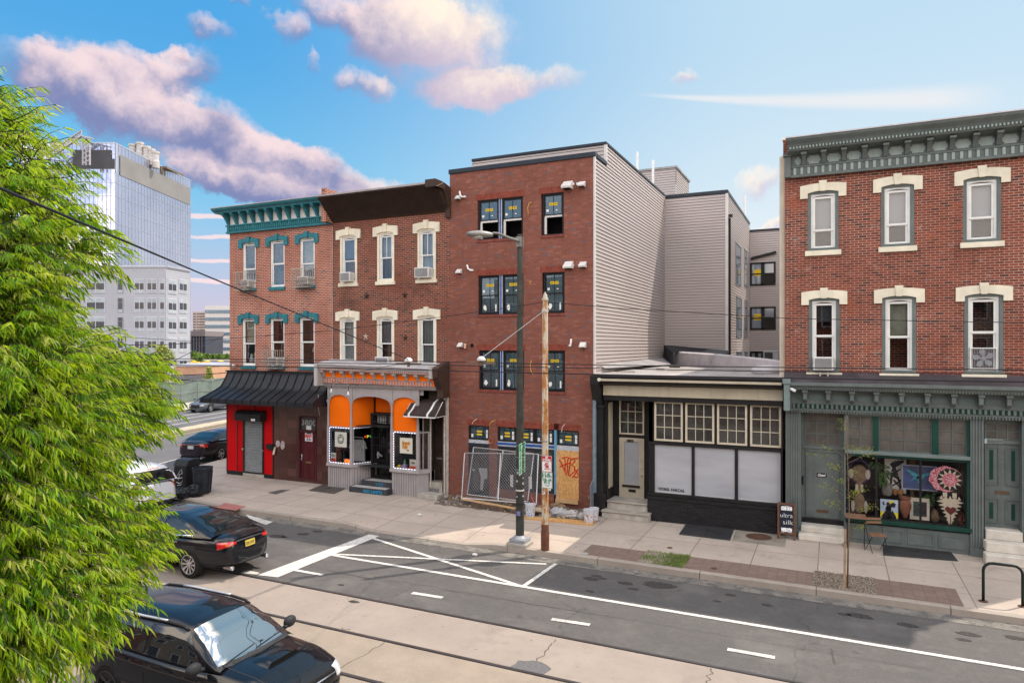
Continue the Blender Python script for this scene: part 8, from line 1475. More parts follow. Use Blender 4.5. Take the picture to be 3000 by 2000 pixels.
def f2(r,h,y):
 x0,x1,z0,z1=h;W,H_=x1-x0,z1-z0;cx=(x0+x1)/2;g2=pm('sign_green2',(.0,.20,.10),.5,var=0);m=MB();m.box(x0+.015,x0+W*.36,y,y+.002,z1-H_*.37,z1-.02);m.obj('green_panel',g2,r)
 m=MB();m.ring(x0+.006,x1-.006,z0+.006,z1-.006,.005,y,y+.002);m.box(x0+.03,x1-.03,y,y+.002,z0+.09,z0+.094);m.bar((cx-.06,y,z0+.065),(cx+.04,y,z0+.065),.006,.01);m.add([(cx+.04,y-.001,z0+.05),(cx+.04,y-.001,z0+.08),(cx+.075,y-.001,z0+.065)],[(0,1,2)]);m.obj('arrow',g2,r)
 text('2',.1,wi_,r,c=(x0+W*.21,y-.002,z1-H_*.19),width=W*.16,bold=.008,sy=1.6);text('HR',.08,g2,r,c=(x0+W*.66,y-.002,z1-H_*.11),width=W*.3,bold=.003);text('PARKING',.1,g2,r,c=(x0+W*.67,y-.002,z1-H_*.25),width=W*.52,bold=.002,sy=.9)
 text('8 AM - 6 PM',.1,g2,r,c=(cx,y-.002,z1-H_*.47),width=W*.8,bold=.003);text('MON - SAT',.1,g2,r,c=(cx,y-.002,z1-H_*.63),width=W*.6,bold=.003)
psign((819,670,901,802),wi_,'red and white NO STOPPING ANY TIME sign on the rusty pole',f1);psign((820,806,906,938),wi_,'white and green 2 hour parking sign below the no stopping sign',f2)
wm=pm('wire_black',(.02,.02,.025),.6,var=0)
def wire(pts,r_,label,nm='overhead_wire',parent=None,sag=.0,mat=wm):
 P_=[]
 for a,b_ in zip(pts,pts[1:]):
  a,b_=Vector(a),Vector(b_)
  for i in range(12):t=i/12;P_.append(a.lerp(b_,t)-Vector((0,0,sag*4*t*(1-t))))
 P_.append(Vector(pts[-1]));m=MB();m.tube(P_,r_,6);return tag(m.obj(nm,mat),label,'wire','overhead wires')
i1=Vector((*onY('P',1197,1060,11.75)[:1],11.75,onY('P',1197,1060,11.75)[1]));i2=Vector((onY('P',1410,1057,11.75)[0],11.75,onY('P',1410,1057,11.75)[1]))
w0=Vector(onW('P',-60,526,2.6));wire([w0,Vector(onW('P',600,806,6.5)),i1+Vector((0,0,.05))],.007,'thick span wire running from the upper left tree to the first insulator',sag=.0)
pt=Vector((Xr_,Yr_,onY('P',1590,908,Yr_)[1]));wire([i2+Vector((0,0,.05)),pt],.008,'pale span wire rising from the second insulator to the rusty pole',mat=galv)
for k,(yy,sl,lb)in enumerate(((11.75,.0127,'highest of the long horizontal trolley wires across the view'),(11.55,.0150,'middle long horizontal wire across the view'),(9.6,.0188,'lowest long horizontal trolley wire across the view'))):
 z=CAMZ-sl*yy/ST;wire([(-60,yy,z),(-7.9,yy,z+.02),(2,yy,z),(22,yy,z)],.009,lb,sag=.02)
a_=onY('P',560,1000,17.1);b_=onY('P',998,966,17.1);c_=onY('P',1350,921,17.1);d_=onY('P',1594,886,Yr_);e2=onY('P',1800,902,17.1);f_=onY('P',2320,933,17.1);g_=onY('P',3150,948,17.1)
wire([(a_[0]-6,17.1,a_[1]+.3),(a_[0],17.1,a_[1]),(b_[0],17.1,b_[1]),(c_[0],17.1,c_[1]),(Xr_-.08,17.1,d_[1])],.009,'cable running left from the top of the rusty pole past the houses');wire([(Xr_+.08,17.1,d_[1]),(e2[0],17.1,e2[1]),(f_[0],17.1,f_[1]),(g_[0],17.1,g_[1])],.009,'cable running right from the top of the rusty pole across the green-trimmed house')
a_=onY('P',1010,1100,20.3);wire([i1,(a_[0]-.2,20.3,a_[1]-.0)],.005,'thin guy wire from the first insulator to the orange cornice')
a_=Vector(onW('P',300,955,60));b_=Vector(onW('P',700,985,75));wire([Vector(onW('P',250,1002,50)),Vector(onW('P',560,1004,60))],.03,'distant wire crossing low before the grey apartments',sag=.2)
wire([Vector(onW('P',440,1098,45)),Vector(onW('P',700,1088,45))],.03,'distant wire crossing the tan brick store',sag=.1);wire([Vector(onW('P',480,1072,60)),Vector(onW('P',700,960,80))],.03,'distant wire slanting across the white striped office')
for p,lb in((i1,'white dome insulator on the trolley wire before the orange shop'),(i2,'white dome insulator on the trolley wire before the new brick building')):
 r=thing('wire_insulator',lb,'insulator',tuple(p),'trolley wire insulators');m=MB();m.lathe([(.08,-.0),(.09,.02),(.07,.06),(.03,.09),(.001,.09)],tuple(p),16);m.obj('dome',pm('insulator_white',(.62,.62,.60),.35),r,smooth=True);m=MB();m.bar(p+Vector((-.3,0,-.04)),p+Vector((.3,0,-.04)),.04,.04);m.tube([p+Vector((0,0,-.1)),p],.03,8);m.obj('hanger',pm('hanger_brown',(.16,.12,.09),.6),r)
def fence_panel(q,ya,yb,label):
 P_=[]
 for(x,y),yy in zip(q,(ya,ya,yb,yb)):a=onY('E',x,y,yy);P_.append(Vector((a[0],yy,a[1])))
 bl,br_,tr,tl=P_;r=thing('fence_panel',label,'fence panel',tuple((bl+br_)/2),'chain link panels leaning on the new building');m=MB()
 for a,b2 in((bl,br_),(br_,tr),(tr,tl),(tl,bl),((bl+br_)/2,(tl+tr)/2)):m.tube([a,b2],.021,7)
 m.obj('frame',galv,r);m=MB();W=(br_-bl).length;H_=(tl-bl).length;s=.105;nn_=(br_-bl).cross(tl-bl).normalized()*.002
 def pt_(u,v):return bl.lerp(br_,u/W).lerp(tl.lerp(tr,u/W),v/H_)
 k=-int(H_/s)-1
 while k*s<W:
  for sg in(1,-1):
   u0=k*s
   sgm=clipseg((u0,0),(u0+H_,H_),0.02,W-.02,.02,H_-.02)if sg>0 else clipseg((u0,H_),(u0+H_,0),0.02,W-.02,.02,H_-.02)
   if sgm:m.bar(pt_(*sgm[0])+nn_*sg,pt_(*sgm[1])+nn_*sg,.005,.005)
  k+=1
 m.obj('chain_link',pm('chain_wire',(.33,.33,.35),.45,.5,var=0),r)
fence_panel(((150,1020),(772,1072),(790,655),(175,645)),FY-.78,FY-.30,'front chain link fence panel leaning by the entrance of the new building')
fence_panel(((197,990),(700,1052),(752,652),(250,597)),FY-.60,FY-.16,'tilted chain link fence panel propped behind the front one')
def plank(c,x0,y0,x1,y1,ya,yb,w_,h_,mat,label,nm='plank',z=None):
 a=onY(c,x0,y0,ya);b_=onY(c,x1,y1,yb);m=MB();m.bar((a[0],ya,a[1]),(b_[0],yb,b_[1]),w_,h_);return tag(m.obj(nm,mat,bevel=.004),label,'lumber','lumber at the building site')
plank('E',150,1028,600,1108,FY-.85,FY-1.1,.14,.04,wood,'long pale plank lying along the foot of the fence panels');plank('E',30,1012,150,1020,FY-.1,FY-.12,.1,.1,wood,'short pale timber at the left foot of the new building');plank('E',150,1020,640,1058,FY-.12,FY-.14,.1,.07,wood,'pale sill timber behind the leaning fence panels')
plank('E',240,1078,520,1112,FY-.95,FY-1.0,.22,.18,woodold,'thick dark old beam on the dirt under the pale plank','beam');plank('V',1040,560,1900,690,FY-.75,FY-.95,.1,.06,wood,'thin board crossing behind the rusty pole base')
m=MB();P4=[onG('V',x,y,.19)for x,y in((1040,640),(2270,735),(2200,800),(1040,685))];m.prism(P4,.152,.185,'z');tag(m.obj('plywood_strip',osb),'long flat plywood strip on the sidewalk under the white buckets','plywood')
m=MB();P4=[onG('V',x,y,.35)for x,y in((1050,470),(1340,500),(1340,560),(1050,530))];m.prism(P4,.30,.33,'z');tag(m.obj('board',pm('tan_board',(.50,.38,.25),.8,var=.15)),'small tan board lying between the two poles by the wall','board')
a=onG('E',20,1030,.15)[0];b_=GC[1]+.6;m=MB();m.v=[];n,k=60,8;rgd=random.Random(3)
for i in range(n+1):
 for j in range(k+1):x=a+(b_-a)*i/n;y=FY-1.12+1.10*j/k+.06*math.sin(i*.9)*(j==0);m.v.append((x,y,.152+(0 if j==0 else .02+.09*(j/k)*rgd.random()+.05*(j/k))))
m.f=[(i*(k+1)+j,(i+1)*(k+1)+j,(i+1)*(k+1)+j+1,i*(k+1)+j+1)for i in range(n)for j in range(k)];m.mi=[0]*len(m.f)
o=m.obj('dirt',pm('dirt',(.15,.12,.10),.95,var=.5,scale=6,bump=.8,spots=(.33,.30,.28),spot_t=.58),smooth=True);o['kind']='stuff'
m=MB()
for i in range(420):
 x,y=rgd.uniform(a,b_),FY-.05-rgd.random()*1.1;s=rgd.uniform(.012,.05);m.m=rgd.randrange(3);q=Vector((rgd.uniform(-1,1),rgd.uniform(-1,1),rgd.uniform(-.5,.5))).normalized();m.obox((x,y,.18+(.08 if y>FY-.6 else 0)),q,q.orthogonal().normalized(),q.cross(q.orthogonal()).normalized(),s,s*.7,s*.5)
o=m.obj('rubble',[pm('rub_a',(.36,.34,.33),.9),pm('rub_b',(.16,.12,.10),.9),pm('rub_c',(.30,.20,.12),.9)]);o['kind']='stuff'
def lump(nm,c,x,y,sx,sy,sz,mat,label,cat,seed=1,z=.16,n=14):
 X,Y_=onG(c,x,y,z);rg_=random.Random(seed);m=MB();m.sph((0,0,0),1,1,1,n,n-4);m.v=[((p[0]*sx*(1+rg_.uniform(-.13,.13)))+X,p[1]*sy*(1+rg_.uniform(-.16,.16))+Y_,max(z-.01,z+sz*.6+p[2]*sz*(1+rg_.uniform(-.25,.25))))for p in m.v];return tag(m.obj(nm,mat),label,cat)
clr=pm('clear_plastic_sheet',(.34,.34,.36),.25,var=.2,scale=8)
lump('plastic_sheet','V',1640,650,.34,.16,.17,clr,'crumpled clear plastic sheeting right of the rusty pole','plastic sheet',2);lump('rubble_heap','V',1850,685,.26,.14,.15,pm('rub_heap',(.42,.40,.39),.9,var=.3,scale=14),'heap of pale rubble beside the crumpled plastic','rubble',3);lump('rubble_heap','V',2030,700,.16,.12,.12,MC['rub_heap'],'small pale rubble heap left of the bucket pair','rubble',4)
lump('plastic_bag','V',115,440,.13,.1,.10,pm('blue_bag',(.03,.12,.35),.4,var=.3,scale=10),'crumpled blue bag on the dirt under the fence panels','bag',5);lump('plastic_bag','V',1620,540,.30,.08,.14,pm('tan_blue_bag',(.25,.17,.10),.6,var=.6,scale=10),'tan and blue paper sack below the plywood doorway','bag',6,z=.25)
lump('paper_scrap','V',95,490,.08,.05,.03,paper,'scrap of white paper by the blue bag','litter',7,n=8);lump('paper_scrap','L',1130,124,.09,.05,.03,paper,'crumpled white paper on the sidewalk before the driveway apron','litter',8,n=8);lump('paper_scrap','L',1478,376,.08,.06,.04,paper,'white plastic scrap on the road near the lamp post','litter',9,z=.01,n=8)
lump('paper_scrap','S',560,1222,.07,.05,.03,yellow,'small yellow scrap at the corner of the black steps','litter',10,n=8);lump('paper_scrap','S',775,1320,.03,.03,.02,pm('stub_peach',(.6,.4,.3),.6),'tiny peach scrap before the black steps','litter',11,n=8)
pbk=pm('bucket_white',(.50,.51,.54),.4,var=.1,scale=5)
def bucket(c,x,y,r_,h_,label,blue):
 X,Y_=onG(c,x,y,.19);bk_=thing('bucket',label,'bucket',(X,Y_,.185),'white buckets at the building site');m=MB();m.lathe([(r_*.82,.186),(r_,.185+h_*.98),(r_*1.06,.185+h_*.92),(r_*1.06,.185+h_),(r_*.94,.185+h_),(r_*.78,.25),(.001,.25)],(X,Y_,0),20);m.obj('body',pbk,bk_,auto=40)
 m=MB();m.lathe([(r_*1.03,.185+h_*.78),(r_*1.05,.185+h_*.80),(r_*1.03,.185+h_*.82)],(X,Y_,0),20);m.obj('rib',pbk,bk_);m=MB();n=8;vs=[]
 for i in range(n+1):a=-.9+1.8*i/n+.2;rr_=r_*.90;vs+=[(X+rr_*1.0*math.sin(a),Y_-rr_*1.0*math.cos(a),.185+h_*.12),(X+rr_*1.08*math.sin(a),Y_-rr_*1.08*math.cos(a),.185+h_*.66)]
 m.add(vs,[(i*2,i*2+2,i*2+3,i*2+1)for i in range(n)]);m.obj('label',pm('bucket_label_blue' if blue else 'bucket_label_red',(.10,.22,.50)if blue else(.42,.18,.18),.5,var=.9,scale=12,spots=(.62,.63,.66),spot_t=.45),bk_)
 m=MB();m.tube([(X+r_*1.05*math.cos(t*.3927),Y_-r_*1.05*math.sin(t*.3927)*.8-.01,.185+h_*.85-.10*math.sin(t*.3927))for t in range(9)],.004,4);m.obj('handle',galv,bk_)
bucket('V',1140,655,.165,.40,'white bucket with a blue label between the two poles',True);bucket('V',2145,755,.165,.40,'white bucket with a red label on the right end of the plywood strip',False);bucket('V',2235,715,.15,.38,'white bucket behind the red-labelled one, against the grey board',False)
m=MB();P_=[onY('V',x,y,FY-.5)for x,y in((1155,260),(1158,300),(1175,360),(1195,410),(1215,440),(1260,468))];m.tube([(p[0],FY-.5,p[1])for p in P_],[.008,.01,.03,.025,.03,.02],6);tag(m.obj('ribbon',pm('pink_ribbon',(.55,.10,.10),.6)),'pink tape tangle hanging on the front fence panel','tape')
X,Y_=onG('J',897,768,.15);tb=thing('trash_bin','black round plastic trash bin standing on the corner sidewalk','trash bin',(X,Y_,.15));hb=.95;m=MB();m.lathe([(.26,.15),(.27,.20),(.34,.15+hb),(.37,.15+hb-.03),(.37,.15+hb+.03),(.33,.15+hb+.03),(.32,.6),(.001,.55)],(X,Y_,0),22);m.obj('body',pm('bin_black',(.028,.032,.038),.45,var=.25),tb,auto=40);m=MB();m.lathe([(.345,.15+hb*.88),(.36,.15+hb*.9),(.345,.15+hb*.92)],(X,Y_,0),22)
for k in range(8):a=k*.785;m.bar((X+.28*math.cos(a),Y_+.28*math.sin(a),.2),(X+.345*math.cos(a),Y_+.345*math.sin(a),1.0),.02,.03)
m.obj('ribs',MC['bin_black'],tb)
X,Y_=onG('J',770,760,.15);rb2=thing('recycling_container','tall black sidewalk litter container with white graffiti behind the white SUV','litter container',(X-.25,Y_+.25,.15));xx,yy=X-.25,Y_+.25;m=MB();m.box(xx-.33,xx+.33,yy-.32,yy+.32,.15,1.10);m.obj('body',blackm,rb2,bevel=.05);m=MB();m.prism([(yy-.34,1.10),(yy+.34,1.10),(yy+.3,1.28),(yy+.1,1.38),(yy-.22,1.34)],xx-.35,xx+.35,'x');m.obj('hood',blackm,rb2,bevel=.04)
m=MB();wg=pm('white_tag',(.6,.6,.6),.6)
for pts in(((.1,.9),(.2,1.1),(.28,1.2),(.3,1.0),(.18,.95),(.15,.7)),((.05,.6),(.2,.55),(.32,.7),(.25,.5),(.1,.45)),((.1,.75),(.3,.82))):m.tube([(xx-.25+p[0]*1.3,yy-.325,p[1]*.85)for p in pts],.012,4)
m.obj('graffiti',wg,rb2)
lump('trash_bag','J',835,790,.36,.30,.26,pm('bag_black',(.02,.022,.025),.25,var=.2),'black trash bag slumped between the litter container and round bin','trash bag',12,.15);lump('trash_bag','J',745,800,.32,.28,.22,MC['bag_black'],'low black trash bag behind the white SUV bumper','trash bag',13,.15)
bx_=onG('I',-2,1082,.15);by_=onG('I',114,1080,.15);ab=thing('sandwich_board','wooden A-board with white lettering ultra silk, WE\'RE OPEN','sign',((bx_[0]+by_[0])/2,bx_[1],.15));fl_=Vector((bx_[0]-.02,bx_[1],.15));fr_=Vector((by_[0]-.0,bx_[1]+.02,.15));dA=(fr_-fl_).normalized();bk2=Vector((-dA.y,dA.x,0));Ht=onY('I',50,868,bx_[1])[1]-.15;lean=.26;upA=(Vector((0,0,Ht))+bk2*lean).normalized();nA=dA.cross(upA).normalized();W=(fr_-fl_).length;Lh=math.hypot(Ht,lean)
bw_=pm('board_wood',(.12,.055,.035),.55,var=.25,scale=7);cA=(fl_+fr_)/2;m=MB()
for s in(-1,1):m.obox(cA+dA*s*(W/2-.03)+upA*Lh/2,dA,nA,upA,.03,.015,Lh/2)
m.obox(cA+upA*(Lh-.03),dA,nA,upA,W/2-.06,.015,.03);m.obox(cA+upA*.17,dA,nA,upA,W/2-.06,.015,.03);m.obj('frame',bw_,ab,bevel=.004)
m=MB();m.obox(cA+upA*(Lh+.11)/2+upA*.03,dA,nA,upA,W/2-.05,.006,Lh/2-.12);m.obj('chalkboard',pm('slate',(.012,.016,.028),.5,var=.1),ab)
m=MB();bk3=cA+bk2*lean*2.1;upB=(cA+upA*Lh-bk3).normalized()
for s in(-1,1):m.bar(bk3+dA*s*(W/2-.05),cA+upA*Lh+dA*s*(W/2-.05)+bk2*.02,.045,.025)
m.bar(bk3+dA*(W/2-.05)+upB*.2,bk3-dA*(W/2-.05)+upB*.2,.04,.02);m.obj('rear_frame',blackp,ab)
m=MB();m.obox(bk3.lerp(cA+upA*Lh,.5)-bk2*.0,dA,upB.cross(dA),upB,W/2-.06,.006,Lh*.32);m.obj('rear_panel',pm('brown_ply',(.25,.14,.05),.7),ab)
off=-nA*.010 if nA.y>0 else nA*.010
for s_,t_,w_,bo,sy_ in(('COME ON IN',.845,.30,.012,1.0),('ultra',.66,.33,-.002,1.5),('silk',.47,.27,-.002,1.5),("WE'RE OPEN",.265,.30,.012,1.0)):text(s_,.12,wi_,ab,c=cA+upA*Lh*t_+off+dA*(.04 if s_=='silk' else 0),rx=dA,ux=upA,width=w_*W/.5,bold=bo,sy=sy_)
for t_ in(.905,.205):m=MB();m.tube([cA+upA*(Lh*t_+.012*math.sin(abs(k)*.9+1))+off+dA*k*.03*W/.5 for k in range(-5,6)],.006,4);m.obj('flourish',wi_,ab)
tx,ty=onG('I',505,1078,.15);ty=FY-.55;zt4=onY('I',495,940,ty)[1];x0_,x1_=onY('I',430,940,ty)[0],onY('I',560,940,ty)[0]
tb4=thing('bistro_table','small slatted wooden folding table under the shop window','table',((x0_+x1_)/2,ty,.15));m=MB()
for k in range(5):m.box(x0_,x1_,ty-.26+k*.11,ty-.16+k*.11,zt4-.01,zt4+.015)
bws=pm('slat_wood',(.22,.12,.075),.6,var=.2,scale=6);m.obj('tabletop',bws,tb4)
for s in(0,1):
 x=(x0_+.04,x1_-.04)[s];m=MB();m.tube([(x,ty-.22,zt4-.01),(x,ty+.2,.16)],.01,6);m.tube([(x,ty+.22,zt4-.01),(x,ty-.2,.16)],.01,6);m.obj('leg',blackm,tb4)
cx_,cy_=onG('I',640,1098,.15);cy_=FY-.70;cx_=onY('I',630,1050,cy_)[0];ch=thing('folding_chair','wooden slat folding chair with black frame by the shop window','chair',(cx_,cy_,.15),rz=.35)
def L_(nm,fn,mat):m=MB();fn(m);return m.obj(nm,mat,ch,local=True)
L_('seat',lambda m:[m.box(-.20,.20,-.19+k*.08,-.125+k*.08,.44,.455)for k in range(5)],bws);L_('backrest',lambda m:[m.box(-.20,.20,.20+.03*k,.215+.03*k,.70+.09*k,.76+.09*k)for k in range(2)],bws)
for s in(-1,1):L_('leg',lambda m:m.tube([(s*.21,-.22,.01),(s*.21,.12,.45),(s*.21,.27,.86)],.010,6),blackm);L_('leg',lambda m:m.tube([(s*.19,.24,.01),(s*.19,-.18,.45)],.010,6),blackm)
a=onG('I',1308,1482,.15);b_=onG('I',1560,1516,.15);zr=.15+.86;br2=thing('bike_rack','black tubular hoop bike rack at the kerb on the far right','bike rack',((a[0]+b_[0])/2,a[1],.15));A_,B_=Vector((*a,.15)),Vector((*b_,.15));d=(B_-A_).normalized();pts=[A_,A_+up*(zr-.15-.20)]
zr=onY('I',1400,1240,a[1])[1];pts=[A_,A_+up*(zr-.33)]+[A_+d*(.17-.17*math.cos(k*.3927))+up*(zr-.33+.17*math.sin(k*.3927))for k in range(1,5)]+[B_-d*(.17-.17*math.sin(k*.3927))+up*(zr-.33+.17*math.cos(k*.3927))for k in range(0,4)]+[B_+up*(zr-.33),B_]
m=MB();m.tube(pts,.030,10);m.obj('hoop',pm('rack_black',(.018,.028,.026),.35,.3,var=.2),br2,smooth=True)
for p in(A_,B_):m=MB();m.lathe([(.09,.151),(.09,.162),(.03,.168)],(p.x,p.y,0),16);m.obj('foot_plate',pm('rust_iron',(.13,.075,.05),.7),br2)
# ================================================================== cars: lofted shell, every pane and lamp projected on it
def lerpk(K,x):
 if x<=K[0][0]:return K[0][1]
 for(a,p),(b_,q)in zip(K,K[1:]):
  if x<=b_:t=(x-a)/(b_-a);t=t*t*(3-2*t)*.5+t*.5;return p+(q-p)*t
 return K[-1][1]
def carpaint(name,col,coat=1.):
 b=NB(name);b.b.inputs['Roughness'].default_value=.28;b.b.inputs['Specular IOR Level'].default_value=.05;b.b.inputs['Coat Weight'].default_value=coat*.85;b.b.inputs['Coat Roughness'].default_value=.02
 b.col(b.mix(b.mr(b.noise(1.5,5),.4,.75,0,.35),col,tuple(min(1,c*1.3+.003)for c in col)));return b.m
cgl=pm('car_glass',(.008,.011,.014),.02,var=0,spec=.75);wsg=pm('windshield_glass',(.012,.025,.032),.02,var=0,spec=1.0,coat=1);wsg.node_tree.nodes['Principled BSDF'].inputs['IOR'].default_value=2.7;tyre=pm('tyre',(.020,.019,.018),.85,var=.2,scale=10);rimm=pm('alloy',(.50,.50,.52),.28,.8,var=.1);chrome=pm('chrome',(.65,.66,.68),.12,.95,var=0)
lred=pm('tail_red',(.50,.012,.010),.12,var=.35,scale=9,spec=.8,coat=1);lclr=pm('lamp_clear',(.50,.52,.55),.10,var=.4,scale=9,spec=.9,coat=1);plast=pm('trim_plastic',(.030,.031,.034),.55,var=.15);lamb=pm('lamp_amber',(.65,.16,.01),.2,var=.2)
def car(name,label,c,rz,S,paint,**kw):
 Lh,W,top,bot,roof,x0g,x1g,wr,wx,belt,tum=S['L']/2,S['W']/2,S['top'],S['bot'],S['roof'],S['g'][0],S['g'][1],S['r'],S['wx'],S['belt'],S['tum']
 r=thing(name,label,'car',(c[0],c[1],0),rz=rz)
 m=MB();n,k=46,28;pe=S.get('pe',7)
 xs=[Lh*math.sin(math.pi*(i/n-.5))for i in range(n+1)]
 def sec(x):
  a=min(.9995,abs(x)/Lh);w_=W*(1-a**pe)**(1/pe)*(1-.05*a*a);z1,z0=lerpk(top,x),lerpk(bot,x);zc=z0+(z1-z0)*.52;out=[]
  for j in range(k):
   t=2*math.pi*(j+.5)/k;cs,sn=math.cos(t),math.sin(t);e=2/5.;y=w_*math.copysign(abs(cs)**e,cs);z=zc+(z1-zc if sn>0 else zc-z0)*math.copysign(abs(sn)**(2/4.2),sn)
   q=(z-.55)/.5;y*=1-.055*max(0,q)**2-.05*max(0,-q)**2;out.append((x,y,z))
  return out
 vs=[]
 for x in xs:vs+=sec(x)
 m.add(vs,[(i*k+j,i*k+(j+1)%k,(i+1)*k+(j+1)%k,(i+1)*k+j)for i in range(n)for j in range(k)]+[tuple(range(k)),tuple(range(n*k,n*k+k))]);body=m.obj('body',[paint,plast],r,local=True,auto=38)
 cut=MB()
 for x in wx:
  for s in(-1,1):cut.lathe([(wr+.055,s*(W-.27)),(wr+.055,s*(W+.3))],(x,0,wr),30,'y')
 co=cut.obj('cutter',plast);md=body.modifiers.new('b','BOOLEAN');md.object=co;md.operation='DIFFERENCE';md.solver='EXACT';bpy.context.view_layer.update()
 me=bpy.data.meshes.new_from_object(body.evaluated_get(bpy.context.evaluated_depsgraph_get()));body.modifiers.clear();body.data=me;bpy.data.objects.remove(co)
 me.materials.clear();me.materials.append(paint);me.materials.append(plast)
 for p in me.polygons:
  cc=p.center
  for x in wx:
   if math.hypot(cc.x-x,cc.z-wr)<wr+.052 and abs(cc.y)<W+.1 and cc.z<wr*2.2:p.material_index=1
 me.set_sharp_from_angle(angle=R(38))
 m=MB();n2,k2=34,22;vs=[];wg_=W-.055
 for i in range(n2+1):
  x=x0g+(x1g-x0g)*i/n2;zr=lerpk(roof,x);zb=lerpk(belt,x);h=max(.004,zr-zb);fr_=(x-x0g)/(x1g-x0g);wl_=wg_*(1-.10*abs(2*fr_-1)**3)
  for j in range(k2+1):
   t=math.pi*j/k2;cs,sn=math.cos(t),math.sin(t);z=zb-.03+(h+.03)*abs(sn)**(2/3.4);y=wl_*math.copysign(abs(cs)**(2/4.6),cs)*(1-tum*(z-zb)/.5);vs.append((x,y,z))
 K2=k2+1;m.add(vs,[(i*K2+j,i*K2+j+1,(i+1)*K2+j+1,(i+1)*K2+j)for i in range(n2)for j in range(k2)]);cab=m.obj('roof',paint,r,local=True,auto=38)
 bm=bmesh.new();bm.from_mesh(body.data);bm.from_mesh(cab.data);bvh=BVHTree.FromBMesh(bm);bm.free()
 def patch(nm,up_,lo_,d,mat,n=14,rws=7,off=.006,par=None,thick=None):
  d=Vector(d).normalized();up_=[Vector(p)for p in up_];lo_=[Vector(p)for p in lo_]
  def at(P,t):
   q=t*(len(P)-1);i=min(int(q),len(P)-2);return P[i].lerp(P[i+1],q-i)
  m=MB();G=[]
  for a in range(rws+1):
   for b2 in range(n+1):
    p=at(up_,b2/n).lerp(at(lo_,b2/n),a/rws);h,nn_,_,_=bvh.ray_cast(p-d*4,d)
    if h is None:h=p
    elif nn_.dot(d)>0:nn_=-nn_
    G.append(h+(nn_ if nn_ is not None else-d)*off)
  K=n+1;m.v=[tuple(g_)for g_ in G];m.f=[(a*K+b2,a*K+b2+1,(a+1)*K+b2+1,(a+1)*K+b2)for a in range(rws)for b2 in range(n)];m.mi=[0]*len(m.f);o=m.obj(nm,mat,par or r,smooth=True,local=True);return o
 def side(nm,up2,lo2,mat,**q):
  return[patch(nm,[(x,0,z)for x,z in up2],[(x,0,z)for x,z in lo2],(0,-s,0),mat,**q)for s in(1,-1)]
 kw['detail'](patch,side,r)
 for x in wx:
  for s in(-1,1):
   y=s*(W-.115);wh=MB();wh.lathe([(wr*.62,y-s*.10),(wr*.96,y-s*.10),(wr,y-s*.06),(wr,y+s*.06),(wr*.96,y+s*.095),(wr*.72,y+s*.105),(wr*.68,y+s*.08),(wr*.66,y-s*.05)],(x,0,wr),30,'y');w_=wh.obj('wheel',tyre,r,local=True,auto=40)
   rm=MB();rm.lathe([(wr*.69,y+s*.07),(wr*.70,y+s*.108),(wr*.65,y+s*.108),(wr*.63,y+s*.03)],(x,0,wr),30,'y',False);ns=S['spokes']
   for q in range(ns):
    a=6.283*q/ns;u=Vector((math.cos(a),0,math.sin(a)));v=Vector((-math.sin(a),0,math.cos(a)));c0=Vector((x,y+s*.075,wr));wd=.028 if ns>6 else .042;rm.add([c0+u*.03-v*wd*.5,c0+u*.03+v*wd*.5,c0+u*wr*.66+v*wd+Vector((0,s*.018,0)),c0+u*wr*.66-v*wd+Vector((0,s*.018,0)),c0+u*.03-Vector((0,s*.03,0)),c0+u*wr*.66-Vector((0,s*.02,0))],[(0,1,2,3),(0,3,5,4),(1,4,5,2)])
   rm.lathe([(.065,y+s*.05),(.06,y+s*.09),(.001,y+s*.095)],(x,0,wr),14,'y');rm.obj('rim',kw.get('rim',rimm),w_,local=True);rd=MB();rd.lathe([(wr*.66,y-s*.0),(.001,y-s*.0)],(x,0,wr),20,'y');rd.obj('brake_disc',blackp,w_,local=True)
 return r
def lines(side,segs):
 for(xa,za),(xb,zb)in segs:w_=.006;dx,dz=xb-xa,zb-za;L_=math.hypot(dx,dz);nx,nz=-dz/L_*w_,dx/L_*w_;side('shut_line',[(xa-nx,za-nz),(xb-nx,zb-nz)],[(xa+nx,za+nz),(xb+nx,zb+nz)],blackp,n=10,rws=1,off=.003)
